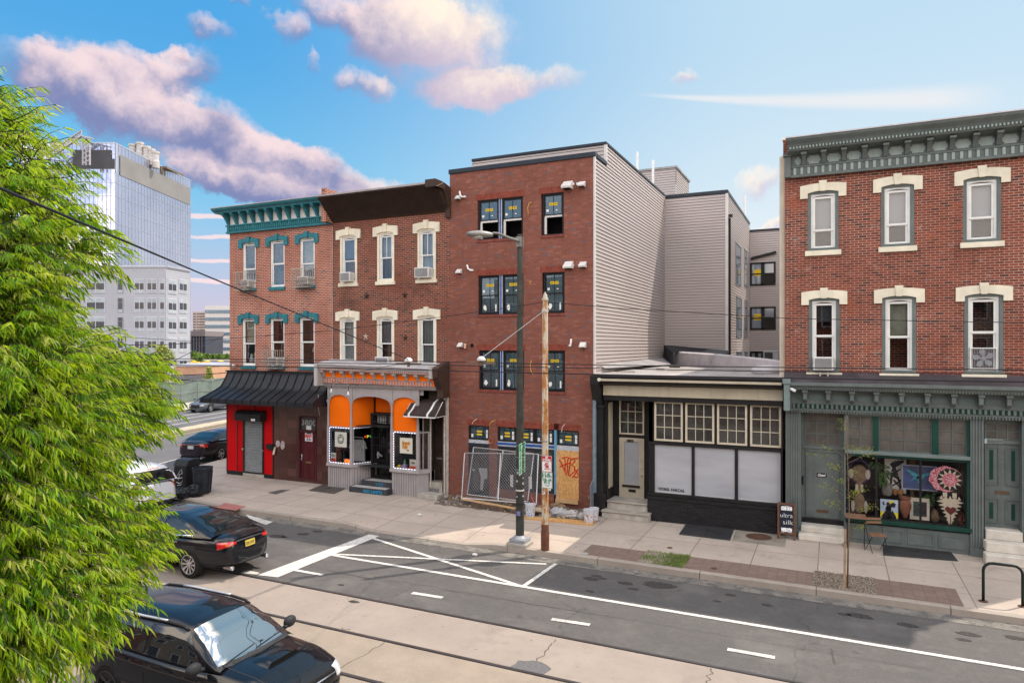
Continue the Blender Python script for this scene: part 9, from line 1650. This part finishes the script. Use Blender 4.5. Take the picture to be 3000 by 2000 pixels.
def d_suv(P,Sd,r):
 P('windshield',[(.42,y,1.44)for y in(-.56,-.3,0,.3,.56)],[(1.02,-.70,.98),(1.06,-.35,.98),(1.08,0,.98),(1.06,.35,.98),(1.02,.70,.98)],(-.62,0,-.78),wsg,n=20,rws=12)
 Sd('side_window',[(-.32,1.36),(.10,1.38),(.36,1.36)],[(-.32,.99),(.3,.98),(.80,.97)],cgl);Sd('side_window',[(-1.18,1.33),(-.8,1.36),(-.42,1.37)],[(-1.16,1.01),(-.8,1.0),(-.42,.99)],cgl);Sd('side_window',[(-1.86,1.27),(-1.3,1.32)],[(-1.98,1.05),(-1.28,1.01)],cgl)
 P('rear_window',[(-1.98,-.5,1.36),(-1.98,.5,1.36)],[(-2.1,-.6,1.05),(-2.1,.6,1.05)],(1,0,-.2),cgl)
 lines(Sd,[((-.37,1.35),(-.37,.30)),((.88,.93),(.92,.35)),((-1.24,1.0),(-1.05,.55))]);Sd('belt_moulding',[(-2.0,1.035),(-.6,.985),(.86,.962)],[(-2.0,1.015),(-.6,.965),(.86,.942)],chrome,rws=1,off=.01);Sd('sill_cladding',[(-.85,.40),(.85,.40)],[(-.85,.24),(.85,.24)],plast,rws=3,off=.012);Sd('door_handle',[(.02,.845),(.22,.84)],[(.02,.815),(.22,.81)],blackm,rws=2,off=.03);Sd('door_handle',[(-.98,.865),(-.78,.86)],[(-.98,.835),(-.78,.83)],blackm,rws=2,off=.03)
 for s in(1,-1):
  P('headlight',[(2.2,s*.80,.80),(2.2,s*.50,.76)],[(2.2,s*.84,.60),(2.2,s*.50,.60)],(-.85,-s*.45,-.15),lclr,n=8,off=.012);P('fog_lamp',[(2.2,s*.72,.40),(2.2,s*.55,.40)],[(2.2,s*.72,.30),(2.2,s*.55,.30)],(-1,0,0),lclr,n=5,rws=4,off=.01)
  o_=P('roof_rail',[(.30,s*.575,1.5),(-.7,s*.60,1.5),(-1.75,s*.585,1.5)],[(.30,s*.575,1.5),(-.7,s*.60,1.5),(-1.75,s*.585,1.5)],(0,0,-1),blackp,n=18,rws=1,off=.035);V_=[v.co.copy()for v in o_.data.vertices][:19];V_[0].z-=.035;V_[-1].z-=.035;me_=MB();me_.tube(V_,.024,8);q_=me_.obj('roof_rail',blackp,r,local=True,smooth=True);bpy.data.objects.remove(o_)
  m=MB();m.tube([v+Vector((0,0,.012))for v in V_[4:15]],.022,8);m.obj('rail_insert',pm('rail_silver',(.50,.51,.54),.4,.6),q_,local=True,smooth=True)
  m=MB();m.bar((.86,s*.80,.99),(.86,s*.88,1.0),.05,.05);m.sph((.84,s*.96,1.04),.075,.13,.095,16,10);m.obj('wing_mirror',plast,r,local=True,smooth=True)
  P('hood_line',[(1.02,s*.60,.93),(1.6,s*.60,.9),(2.06,s*.56,.8)],[(1.02,s*.585,.93),(1.6,s*.585,.9),(2.06,s*.545,.8)],(0,0,-1),plast,rws=1,n=20,off=.004)
 for q in((-.60,.02),(-.02,.60)):
  o_=P('wiper',[(1.07,q[0],1.),(.99,q[1],1.)],[(1.085,q[0],1.),(1.005,q[1],1.)],(0,0,-1),blackm,n=8,rws=1,off=.014)
 P('cowl',[(1.02,-.64,.98),(1.10,0,.98),(1.02,.64,.98)],[(1.12,-.64,.96),(1.19,0,.96),(1.12,.64,.96)],(0,0,-1),plast,off=.006)
 P('grille',[(2.2,-.46,.74),(2.2,.46,.74)],[(2.2,-.42,.60),(2.2,.42,.60)],(-1,0,0),pm('grille_mesh',(.012,.012,.013),.6,var=.6,scale=40),off=.01);P('lower_grille',[(2.2,-.4,.43),(2.2,.4,.43)],[(2.2,-.4,.30),(2.2,.4,.30)],(-1,0,0),plast,off=.008)
 P('grille_bar',[(2.2,-.46,.685),(2.2,.46,.685)],[(2.2,-.46,.665),(2.2,.46,.665)],(-1,0,0),chrome,rws=1,off=.03);P('bumper_edge',[(2.2,-.86,.53),(2.2,.86,.53)],[(2.2,-.86,.51),(2.2,.86,.51)],(-1,0,0),blackm,rws=1,off=.012,n=20)
 m=MB();zs=lerpk(SUV['top'],1.45)-.02;vs=[]
 for i in range(7):
  x=1.22+.40*i/6
  for j in range(9):y=-.33+.66*j/8;e=max(0,1-(y/.33)**4)**.5*math.sin(math.pi*min(1,(i/6)*.75+.02));vs.append((x,y,lerpk(SUV['top'],x)-.006+.075*e*(1 if i<6 else 1)))
 m.add(vs,[(i*9+j,i*9+j+1,(i+1)*9+j+1,(i+1)*9+j)for i in range(6)for j in range(8)]);sc_=m.obj('hood_scoop',paintK,r,local=True,smooth=True);m=MB();zz=lerpk(SUV['top'],1.62);m.add([(1.625,-.30,zz+.0),(1.625,.30,zz+.0),(1.622,.26,zz+.052),(1.622,-.26,zz+.052)],[(0,1,2,3)]);m.box(1.60,1.635,-.31,.31,zz-.01,zz+.004);m.obj('scoop_intake',pm('deep_black',(.004,.004,.004),.8,var=0),sc_,local=True)
paintK=carpaint('black_car_paint',(.006,.007,.010))
SUV=dict(L=4.45,W=1.735,top=[(-2.25,.62),(-2.2,1.0),(-1.9,1.03),(1.0,.99),(1.6,.95),(2.0,.84),(2.17,.74),(2.23,.60)],bot=[(-2.2,.34),(-1.8,.24),(1.8,.22),(2.2,.30)],roof=[(-2.16,1.04),(-2.02,1.38),(-1.8,1.46),(-1.0,1.51),(-.2,1.52),(.35,1.47),(.62,1.34),(1.10,1.0)],g=(-2.16,1.12),belt=[(-2.2,1.03),(1.12,.975)],r=.33,wx=(1.30,-1.225),tum=.20,spokes=5)
car('estate_car','black estate car with roof rails and hood scoop in the foreground',(-9.15,7.88),0,SUV,paintK,detail=d_suv,rim=pm('dark_alloy',(.09,.09,.095),.4,.6))
def d_sedan(plate,lamp,scale=1.,amber=False,front=False,pl_col=(.48,.37,.08),platetxt=None,sun_roof=True):
 def f(P,Sd,r):
  P('rear_window',[(-1.02,-.52,1.34),(-1.05,0,1.35),(-1.02,.52,1.34)],[(-1.82,-.64,1.07),(-1.88,0,1.08),(-1.82,.64,1.07)],(.35,0,-1),cgl,n=16,rws=10)
  P('windshield',[(.30,-.54,1.38),(.30,.54,1.38)],[(1.12,-.68,.98),(1.2,0,.98),(1.12,.68,.98)],(-.5,0,-1),cgl,n=16,rws=10)
  if sun_roof:P('sunroof',[(.12,-.44,1.42),(.12,.44,1.42)],[(-.72,-.44,1.42),(-.72,.44,1.42)],(0,0,-1),cgl,n=10,off=.004)
  Sd('side_window',[(-.30,1.34),(.25,1.33)],[(-.30,1.0),(.98,.98)],cgl);Sd('side_window',[(-1.18,1.22),(-.9,1.31),(-.38,1.34)],[(-1.42,1.06),(-.9,1.03),(-.38,1.01)],cgl)
  Sd('window_chrome',[(-1.45,1.05),(-.9,1.015),(.98,.965)],[(-1.45,1.035),(-.9,1.0),(.98,.95)],chrome,rws=1,off=.012,n=20);lines(Sd,[((-.34,1.32),(-.36,.30)),((.86,.93),(.90,.35)),((-1.22,1.02),(-1.0,.55))]);Sd('door_handle',[(-.98,.86),(-.78,.86)],[(-.98,.83),(-.78,.83)],chrome,rws=2,off=.03);Sd('door_handle',[(.0,.84),(.20,.84)],[(.0,.81),(.20,.81)],chrome,rws=2,off=.03)
  for s in(1,-1):
   for(a,b2,c2,d2,e2,f2)in lamp:P('tail_light',[(-2.4,s*a,b2),(-2.4,s*c2,d2)],[(-2.4,s*a,e2),(-2.4,s*c2,f2)],(.80,-s*.60,-.12),lred,n=9,off=.012)
   P('tail_amber',[(-2.4,s*.66,.875),(-2.4,s*.58,.87)],[(-2.4,s*.66,.84),(-2.4,s*.58,.84)],(1,0,-.1),lamb,n=3,rws=2,off=.016)
   P('headlight',[(2.4,s*.84,.76),(2.4,s*.50,.70)],[(2.4,s*.86,.62),(2.4,s*.50,.60)],(-.8,-s*.5,-.2),lclr,n=8,off=.012)
   m=MB();m.bar((.96,s*.84,1.0),(.96,s*.92,1.01),.05,.04);m.obox((.94,s*.99,1.04),(1,0,0),(0,1,0),(0,0,1),.05,.10,.06);m.obj('wing_mirror',paintK if not front else paintG,r,local=True,bevel=.025)
   m=MB();m.lathe([(.045,-2.44*scale),(.05,-2.46*scale),(.055,-2.44*scale),(.055,-2.2*scale)],(0,s*.56,.30),14,'x');m.lathe([(.001,-2.43*scale),(.042,-2.43*scale)],(0,s*.56,.30),14,'x');m.obj('exhaust',chrome,r,local=True)
  P('trunk_chrome',[(-2.4,-.42,.925),(-2.4,0,.935),(-2.4,.42,.925)],[(-2.4,-.42,.895),(-2.4,0,.90),(-2.4,.42,.895)],(1,0,-.15),chrome,rws=2,off=.014,n=20)
  P('trunk_line',[(-2.4,-.62,.66),(-2.4,.62,.66)],[(-2.4,-.62,.65),(-2.4,.62,.65)],(1,0,0),blackp,rws=1,off=.004,n=20);P('diffuser',[(-2.4,-.72,.36),(-2.4,.72,.36)],[(-2.4,-.66,.25),(-2.4,.66,.25)],(1,0,0),plast,off=.01,n=16)
  P('grille',[(2.4,-.42,.66),(2.4,.42,.66)],[(2.4,-.36,.40),(2.4,.36,.40)],(-1,0,0),plast,off=.012)
  pt2=P('licence_plate',[(-2.4,-.155,.865),(-2.4,.155,.865)],[(-2.4,-.155,.715),(-2.4,.155,.715)],(1,0,0),pm(plate,pl_col,.5,var=.12,scale=6),rws=2,n=4,off=.02)
  if platetxt:
   v=[q.co for q in pt2.data.vertices];c=sum(v,Vector())/len(v);u=(v[0]-v[len(v)-5]).normalized();text(platetxt,.1,blackink,r,'plate_number',c+Vector((-.006,0,-.002)),rx=(0,-1,0),ux=u,width=.25,local=True,sy=1.0)
  m=MB();m.lathe([(.03,-2.43*scale+.06),(.03,-2.45*scale+.06)],(0,0,1.0),14,'x')
 return f
SED=dict(L=4.9,W=1.86,top=[(-2.46,.60),(-2.40,.98),(-2.2,1.045),(-1.7,1.07),(1.1,.96),(1.8,.86),(2.25,.76),(2.42,.64),(2.46,.52)],bot=[(-2.45,.34),(-1.9,.22),(1.9,.20),(2.45,.28)],roof=[(-2.0,1.06),(-1.5,1.23),(-1.0,1.37),(-.4,1.43),(.1,1.43),(.45,1.37),(1.25,.965)],g=(-2.0,1.27),belt=[(-2.0,1.045),(1.27,.945)],r=.345,wx=(1.42,-1.36),tum=.30,spokes=10,pe=5.5)
paintG=carpaint('grey_car_paint',(.085,.09,.105));lampA=((.94,.96,.40,.91,.79,.85),)
car('sedan','glossy black sedan with yellow licence plate waiting behind the stop line',(-15.60,12.62),math.pi,SED,paintK,detail=d_sedan('plate_yellow',lampA,platetxt='D82 HMY'))
S2=dict(SED);S2.update(L=4.85,spokes=5);a2=math.atan2(SD.y,SD.x)
car('sedan','black sedan with pale licence plate driving away behind the corner house',(-28.5,25.4),a2,S2,carpaint('plum_black_paint',(.014,.010,.016)),detail=d_sedan('plate_white',((.90,.95,.46,.93,.80,.82),),pl_col=(.45,.48,.50),sun_roof=False))
S3=dict(SED);S3.update(L=4.55,W=1.78,spokes=5);car('sedan','grey compact sedan crossing on the far side of the side street',(-48.9,42.6),a2+math.pi,S3,paintG,detail=d_sedan('plate_white',lampA,front=True,sun_roof=False))
def d_wsuv(P,Sd,r):
 P('rear_window',[(-2.2,-.60,1.58),(-2.2,.60,1.58)],[(-2.3,-.70,1.20),(-2.3,.70,1.20)],(1,0,-.3),cgl,n=14);P('spoiler_lamp',[(-2.2,-.2,1.665),(-2.2,.2,1.665)],[(-2.2,-.2,1.64),(-2.2,.2,1.64)],(1,0,-.6),lred,off=.03,rws=1);Sd('side_window',[(-.3,1.58),(.4,1.55)],[(-.3,1.17),(1.0,1.15)],cgl);Sd('side_window',[(-1.9,1.5),(-.4,1.58)],[(-2.0,1.22),(-.4,1.17)],cgl);P('windshield',[(.5,-.6,1.6),(.5,.6,1.6)],[(1.2,-.7,1.15),(1.2,.7,1.15)],(-.6,0,-1),cgl)
 for s in(1,-1):P('tail_light',[(-2.4,s*.92,1.16),(-2.4,s*.70,1.13)],[(-2.4,s*.92,.93),(-2.4,s*.74,.96)],(.8,-s*.6,0),pm('tail_orange',(.70,.08,.01),.15,var=.3,scale=9),n=6,off=.015);P('headlight',[(2.4,s*.8,.9),(2.4,s*.5,.88)],[(2.4,s*.8,.75),(2.4,s*.5,.75)],(-1,0,0),lclr,n=5)
 P('licence_plate',[(-2.4,-.16,.86),(-2.4,.16,.86)],[(-2.4,-.16,.72),(-2.4,.16,.72)],(1,0,0),MC['plate_white'],rws=2,n=4,off=.02);P('bumper',[(-2.4,-.85,.55),(-2.4,.85,.55)],[(-2.4,-.85,.33),(-2.4,.85,.33)],(1,0,0),plast,off=.01,n=16)
S4=dict(L=4.7,W=1.92,top=[(-2.36,.7),(-2.3,1.12),(-2.1,1.17),(1.1,1.14),(1.9,1.0),(2.25,.85),(2.35,.65)],bot=[(-2.3,.4),(2.3,.35)],roof=[(-2.3,1.19),(-2.18,1.55),(-1.95,1.70),(-1.,1.75),(.1,1.74),(.5,1.66),(1.3,1.14)],g=(-2.3,1.32),belt=[(-2.3,1.17),(1.32,1.12)],r=.37,wx=(1.4,-1.35),tum=.22,spokes=5)
car('suv','white SUV with dark rear window half hidden by the foreground leaves',(-22.5,15.5),math.pi-.06,S4,pm('white_car_paint',(.62,.63,.66),.3,var=.03,coat=1,spec=.5),detail=d_wsuv)
# ================================================================== foreground street tree: limbs, twigs and drooping lance-shaped leaves
rg=random.Random(11)
def leafmat(name,col,tr):
 b=NB(name);b.b.inputs['Roughness'].default_value=.42;b.b.inputs['Specular IOR Level'].default_value=.22;c=b.mix(b.mr(b.noise(2.2,3),.3,.7),tuple(x*.75 for x in col),col);b.col(c)
 t=b.new('ShaderNodeBsdfTranslucent');t.inputs[0].default_value=(*tr,1);mx=b.new('ShaderNodeMixShader');mx.inputs[0].default_value=.5;b.L(b.b.outputs[0],mx.inputs[1]);b.L(t.outputs[0],mx.inputs[2]);b.L(mx.outputs[0],b.o.inputs[0]);return b.m
lm=[leafmat('leaf_mid',(.125,.275,.014),(.42,.66,.012)),leafmat('leaf_light',(.28,.42,.02),(.70,.84,.02)),leafmat('leaf_dark',(.04,.11,.010),(.14,.28,.01)),leafmat('leaf_pale',(.42,.46,.10),(.70,.75,.10))]
tx,ty_=-6.4,2.5;ft=thing('tree','large bright green street tree with drooping narrow leaves filling the left foreground','tree',(tx,ty_,.15))
tb_=MB();tb_.tube([(tx-.1,ty_,-.1),(tx,ty_,1.5),(tx+.05,ty_+.05,3.0),(tx+.0,ty_+.1,4.6),(tx-.1,ty_+.2,6.2),(tx-.2,ty_+.2,7.4)],[.20,.17,.15,.12,.07,.03],12)
LB=[(20,400,4.6,.42),(70,480,4.5,.45),(-60,360,4.8,.5),(120,560,4.5,.42),(190,640,4.6,.38),(30,640,4.3,.5),(110,720,4.2,.45),(255,700,4.7,.32),(340,745,4.8,.18),(60,830,4.1,.5),(110,850,4.3,.34),(150,860,4.6,.2),(20,960,4.0,.5),(90,960,4.2,.36),(170,960,4.5,.22),(60,1080,4.0,.48),(150,1100,4.2,.44),(240,1065,4.5,.32),(330,1040,4.9,.30),(400,1085,5.1,.26),(300,1130,4.6,.38),(430,1130,5.1,.28),(480,1085,5.3,.16),(20,1220,3.9,.5),(130,1230,4.1,.45),(240,1240,4.3,.42),(350,1220,4.7,.36),(440,1210,5.0,.28),(490,1190,5.2,.16),(60,1370,3.9,.5),(180,1380,4.1,.45),(300,1360,4.4,.40),(400,1310,4.8,.26),(30,1520,3.8,.5),(150,1530,4.0,.46),(280,1520,4.3,.42),(400,1500,4.6,.34),(455,1500,4.8,.22),(545,1520,5.0,.12),(500,1560,4.9,.14),(60,1680,3.8,.48),(190,1680,3.9,.44),(310,1650,4.2,.40),(430,1640,4.5,.30),(520,1610,4.7,.18),(40,1820,3.7,.42),(150,1830,3.8,.38),(250,1790,4.0,.34),(340,1740,4.2,.28),(420,1760,4.3,.22),(30,1930,3.7,.34),(120,1930,3.8,.26),(190,1900,3.9,.22),(330,1860,4.1,.14),(-120,500,4.6,.6),(-120,800,4.4,.6),(-120,1100,4.2,.6),(-120,1400,4.0,.6),(-120,1700,3.9,.6),(0,330,4.8,.22),(20,1250,5.2,.6),(150,1000,5.4,.5),(100,1450,5.2,.6),(250,1400,5.3,.5),(80,700,5.4,.5)]
cr=MB();tw_n=0
def leaf(m,p,t,ln,wd,mi):
 s=t.cross(Vector((rg.uniform(-1,1),rg.uniform(-1,1),rg.uniform(-.6,.6))))
 if s.length<.05:return
 s=s.normalized();nn_=s.cross(t).normalized();m.m=mi;q1=p+t*ln*.30-nn_*ln*.02;q2=p+t*ln*.65-nn_*ln*.07-Vector((0,0,ln*.05));q3=p+t*ln-nn_*ln*.16-Vector((0,0,ln*.16));f_=nn_*wd*.35
 m.add([p,q1+s*wd+f_,q2+s*wd*.82+f_,q3,q2-s*wd*.82+f_,q1-s*wd+f_,q1,q2],[(0,6,1),(0,5,6),(6,7,2,1),(6,5,4,7),(7,3,2),(7,4,3)])
for(px,py,dw,rad)in LB:
 px-=62+rad*55+(-15 if py<620 else(12 if py<1300 else 62));rad*=.84
 c=Vector(onW('P',px,py,dw));h0=max(2.6,min(6.6,c.z-.9));base=Vector((tx+.02,ty_+.08,h0));mid=base.lerp(c,.5)+Vector((rg.uniform(-.1,.1),rg.uniform(-.1,.1),.15))
 tb_.tube([base,base.lerp(mid,.5)+Vector((0,0,.05)),mid,mid.lerp(c,.6)+Vector((0,0,.05)),c],[.045,.034,.024,.014,.006],6)
 out=(c-base);out.z*=.25;out=out.normalized()if out.length>.1 else Vector((1,0,0))
 nt_=int(12+420*rad*rad+62*rad)
 for i in range(nt_):
  d=Vector((rg.gauss(0,1),rg.gauss(0,1),rg.gauss(0,.85))).normalized()*rad*rg.random()**.42;p0=c+d;dr_=(out*.9+d.normalized()*.55+Vector((rg.uniform(-.35,.35),rg.uniform(-.35,.35),rg.uniform(-.35,.05)))).normalized();L_=rg.uniform(.15,.27);p1=p0+dr_*L_*.5;p2=p1+(dr_+Vector((0,0,-.35))).normalized()*L_*.5
  tb_.tube([p0,p1,p2],[.0035,.0025,.0012],3,False)
  if i%4==0:tb_.tube([c.lerp(base,.08),(c+p0)/2+Vector((0,0,.02)),p0],[.006,.0045,.0035],3,False)
  nl=rg.randint(11,15);mi=rg.choices((0,1,2,3),(4.5,6,1.3,1.3))[0]
  for k in range(nl):
   t=(k+.5)/nl;p=p0.lerp(p1,t*2)if t<.5 else p1.lerp(p2,t*2-1);sd2=dr_.cross(Vector((0,0,1))).normalized()*(1 if k%2 else-1);dv=(dr_*.75+sd2*rg.uniform(.25,.6)+Vector((0,0,-rg.uniform(.45,1.15)))).normalized()
   leaf(cr,p,dv,rg.uniform(.050,.086),rg.uniform(.0050,.0076),mi if rg.random()<.7 else rg.randrange(4))
   tw_n+=1
print('leaves',tw_n);cr.nofix=True;tb_.obj('trunk',pm('street_bark',(.075,.06,.048),.9,var=.35,scale=7,bump=.4),ft,smooth=True);cr.obj('crown',lm,ft)
X,Y_=onG('I',438,1400,.15);zt4=onY('I',405,325,Y_)[1];z2=onY('I',440,925,Y_)[1];sp2=thing('sapling','thin young tree with sparse yellow-green leaves tied to a wooden stake','tree',(X,Y_,.15));m=MB();m.tube([(X+.01,Y_,.1),(X+.03,Y_,1.2),(X+.05,Y_+.02,2.0),(X+.02,Y_,2.9),(X-.03,Y_,zt4)],[.020,.017,.013,.009,.004],7);lf2=MB();lf2.nofix=True
for(bx1,by1)in((180,530),(275,500),(395,330),(415,370),(510,500),(640,555),(600,520),(330,600),(245,745),(290,830),(330,825),(560,780),(620,850),(500,790),(570,880),(480,640),(380,700),(430,480),(470,830),(550,1000),(350,640)):
 e=onY('I',bx1,by1,Y_+rg.uniform(-.35,.35));E_=Vector((e[0],Y_+rg.uniform(-.3,.3),e[1]));zb=max(1.35,min(zt4-.15,E_.z-.25));B_=Vector((X+.03,Y_,zb));M_=B_.lerp(E_,.55)+Vector((0,0,.06));m.tube([B_,M_,E_],[.006,.004,.002],4,False)
 for i in range(rg.randint(26,40)):
  t=rg.uniform(.45,1.08);p=(B_.lerp(M_,t*1.8)if t<.55 else M_.lerp(E_,(t-.55)/.45))+Vector((rg.gauss(0,.05),rg.gauss(0,.05),rg.gauss(0,.035)));leaf(lf2,p,Vector((rg.uniform(-1,1),rg.uniform(-1,1),rg.uniform(-.7,.3))).normalized(),rg.uniform(.03,.055),rg.uniform(.007,.011),rg.choice((0,1,1,2)))
m.obj('trunk',pm('sapling_bark',(.16,.12,.085),.85,var=.3,scale=9),sp2,smooth=True);lf2.obj('crown',[leafmat('sapling_leaf',(.22,.27,.04),(.30,.36,.05)),leafmat('sapling_lime',(.36,.38,.06),(.45,.45,.08)),leafmat('sapling_olive',(.13,.15,.035),(.2,.24,.04))],sp2)
zs7=onY('I',435,1022,Y_)[1];m=MB();m.bar((X-.05,Y_-.02,.1),(X-.035,Y_-.02,zs7),.05,.05);tag(m.obj('stake',pm('stake_wood',(.36,.24,.15),.8,var=.25,scale=8)),'wooden stake beside the sapling trunk in the mulch bed','stake')
z=onY('I',425,1110,Y_)[1];m=MB();m.tube([(X-.12,Y_-.03,z-.05),(X-.04,Y_-.07,z+.03),(X+.06,Y_-.02,z+.08),(X-.02,Y_+.04,z),(X-.09,Y_-.04,z-.08)],.008,5);tag(m.obj('tie',woodold),'dark tie strap wrapping the stake and sapling','tie')
def split_loose(o):
 me=o.data;n=len(me.vertices);par=list(range(n))
 def fd(a):
  while par[a]!=a:par[a]=par[par[a]];a=par[a]
  return a
 for e in me.edges:a,b_=fd(e.vertices[0]),fd(e.vertices[1]);par[a]=b_
 gr_={}
 for p in me.polygons:gr_.setdefault(fd(p.vertices[0]),[]).append(p)
 if len(gr_)<2:return
 for gi,(key,ps)in enumerate(gr_.items()):
  mp_={};vs=[];fs=[]
  for p in ps:
   f=[]
   for v in p.vertices:
    if v not in mp_:mp_[v]=len(vs);vs.append(tuple(me.vertices[v].co))
    f.append(mp_[v])
   fs.append(f)
  m2=bpy.data.meshes.new(o.name.split('.')[0]);m2.from_pydata(vs,[],fs);[m2.materials.append(x)for x in me.materials];m2.polygons.foreach_set('material_index',[p.material_index for p in ps])
  if gi==0:o.data=m2;continue
  q=bpy.data.objects.new(o.name.split('.')[0],m2);C.objects.link(q);q.parent=o.parent;q.location=o.location
for o in list(bpy.data.objects):
 if o.type=='MESH' and o.name.split('.')[0]in('orange_panel','end_block','corner_trim','pilaster','pilaster_trim','coping','party_wall','soffit','shopfront_base','pilaster_flutes','standing_seam','green_trim'):split_loose(o)
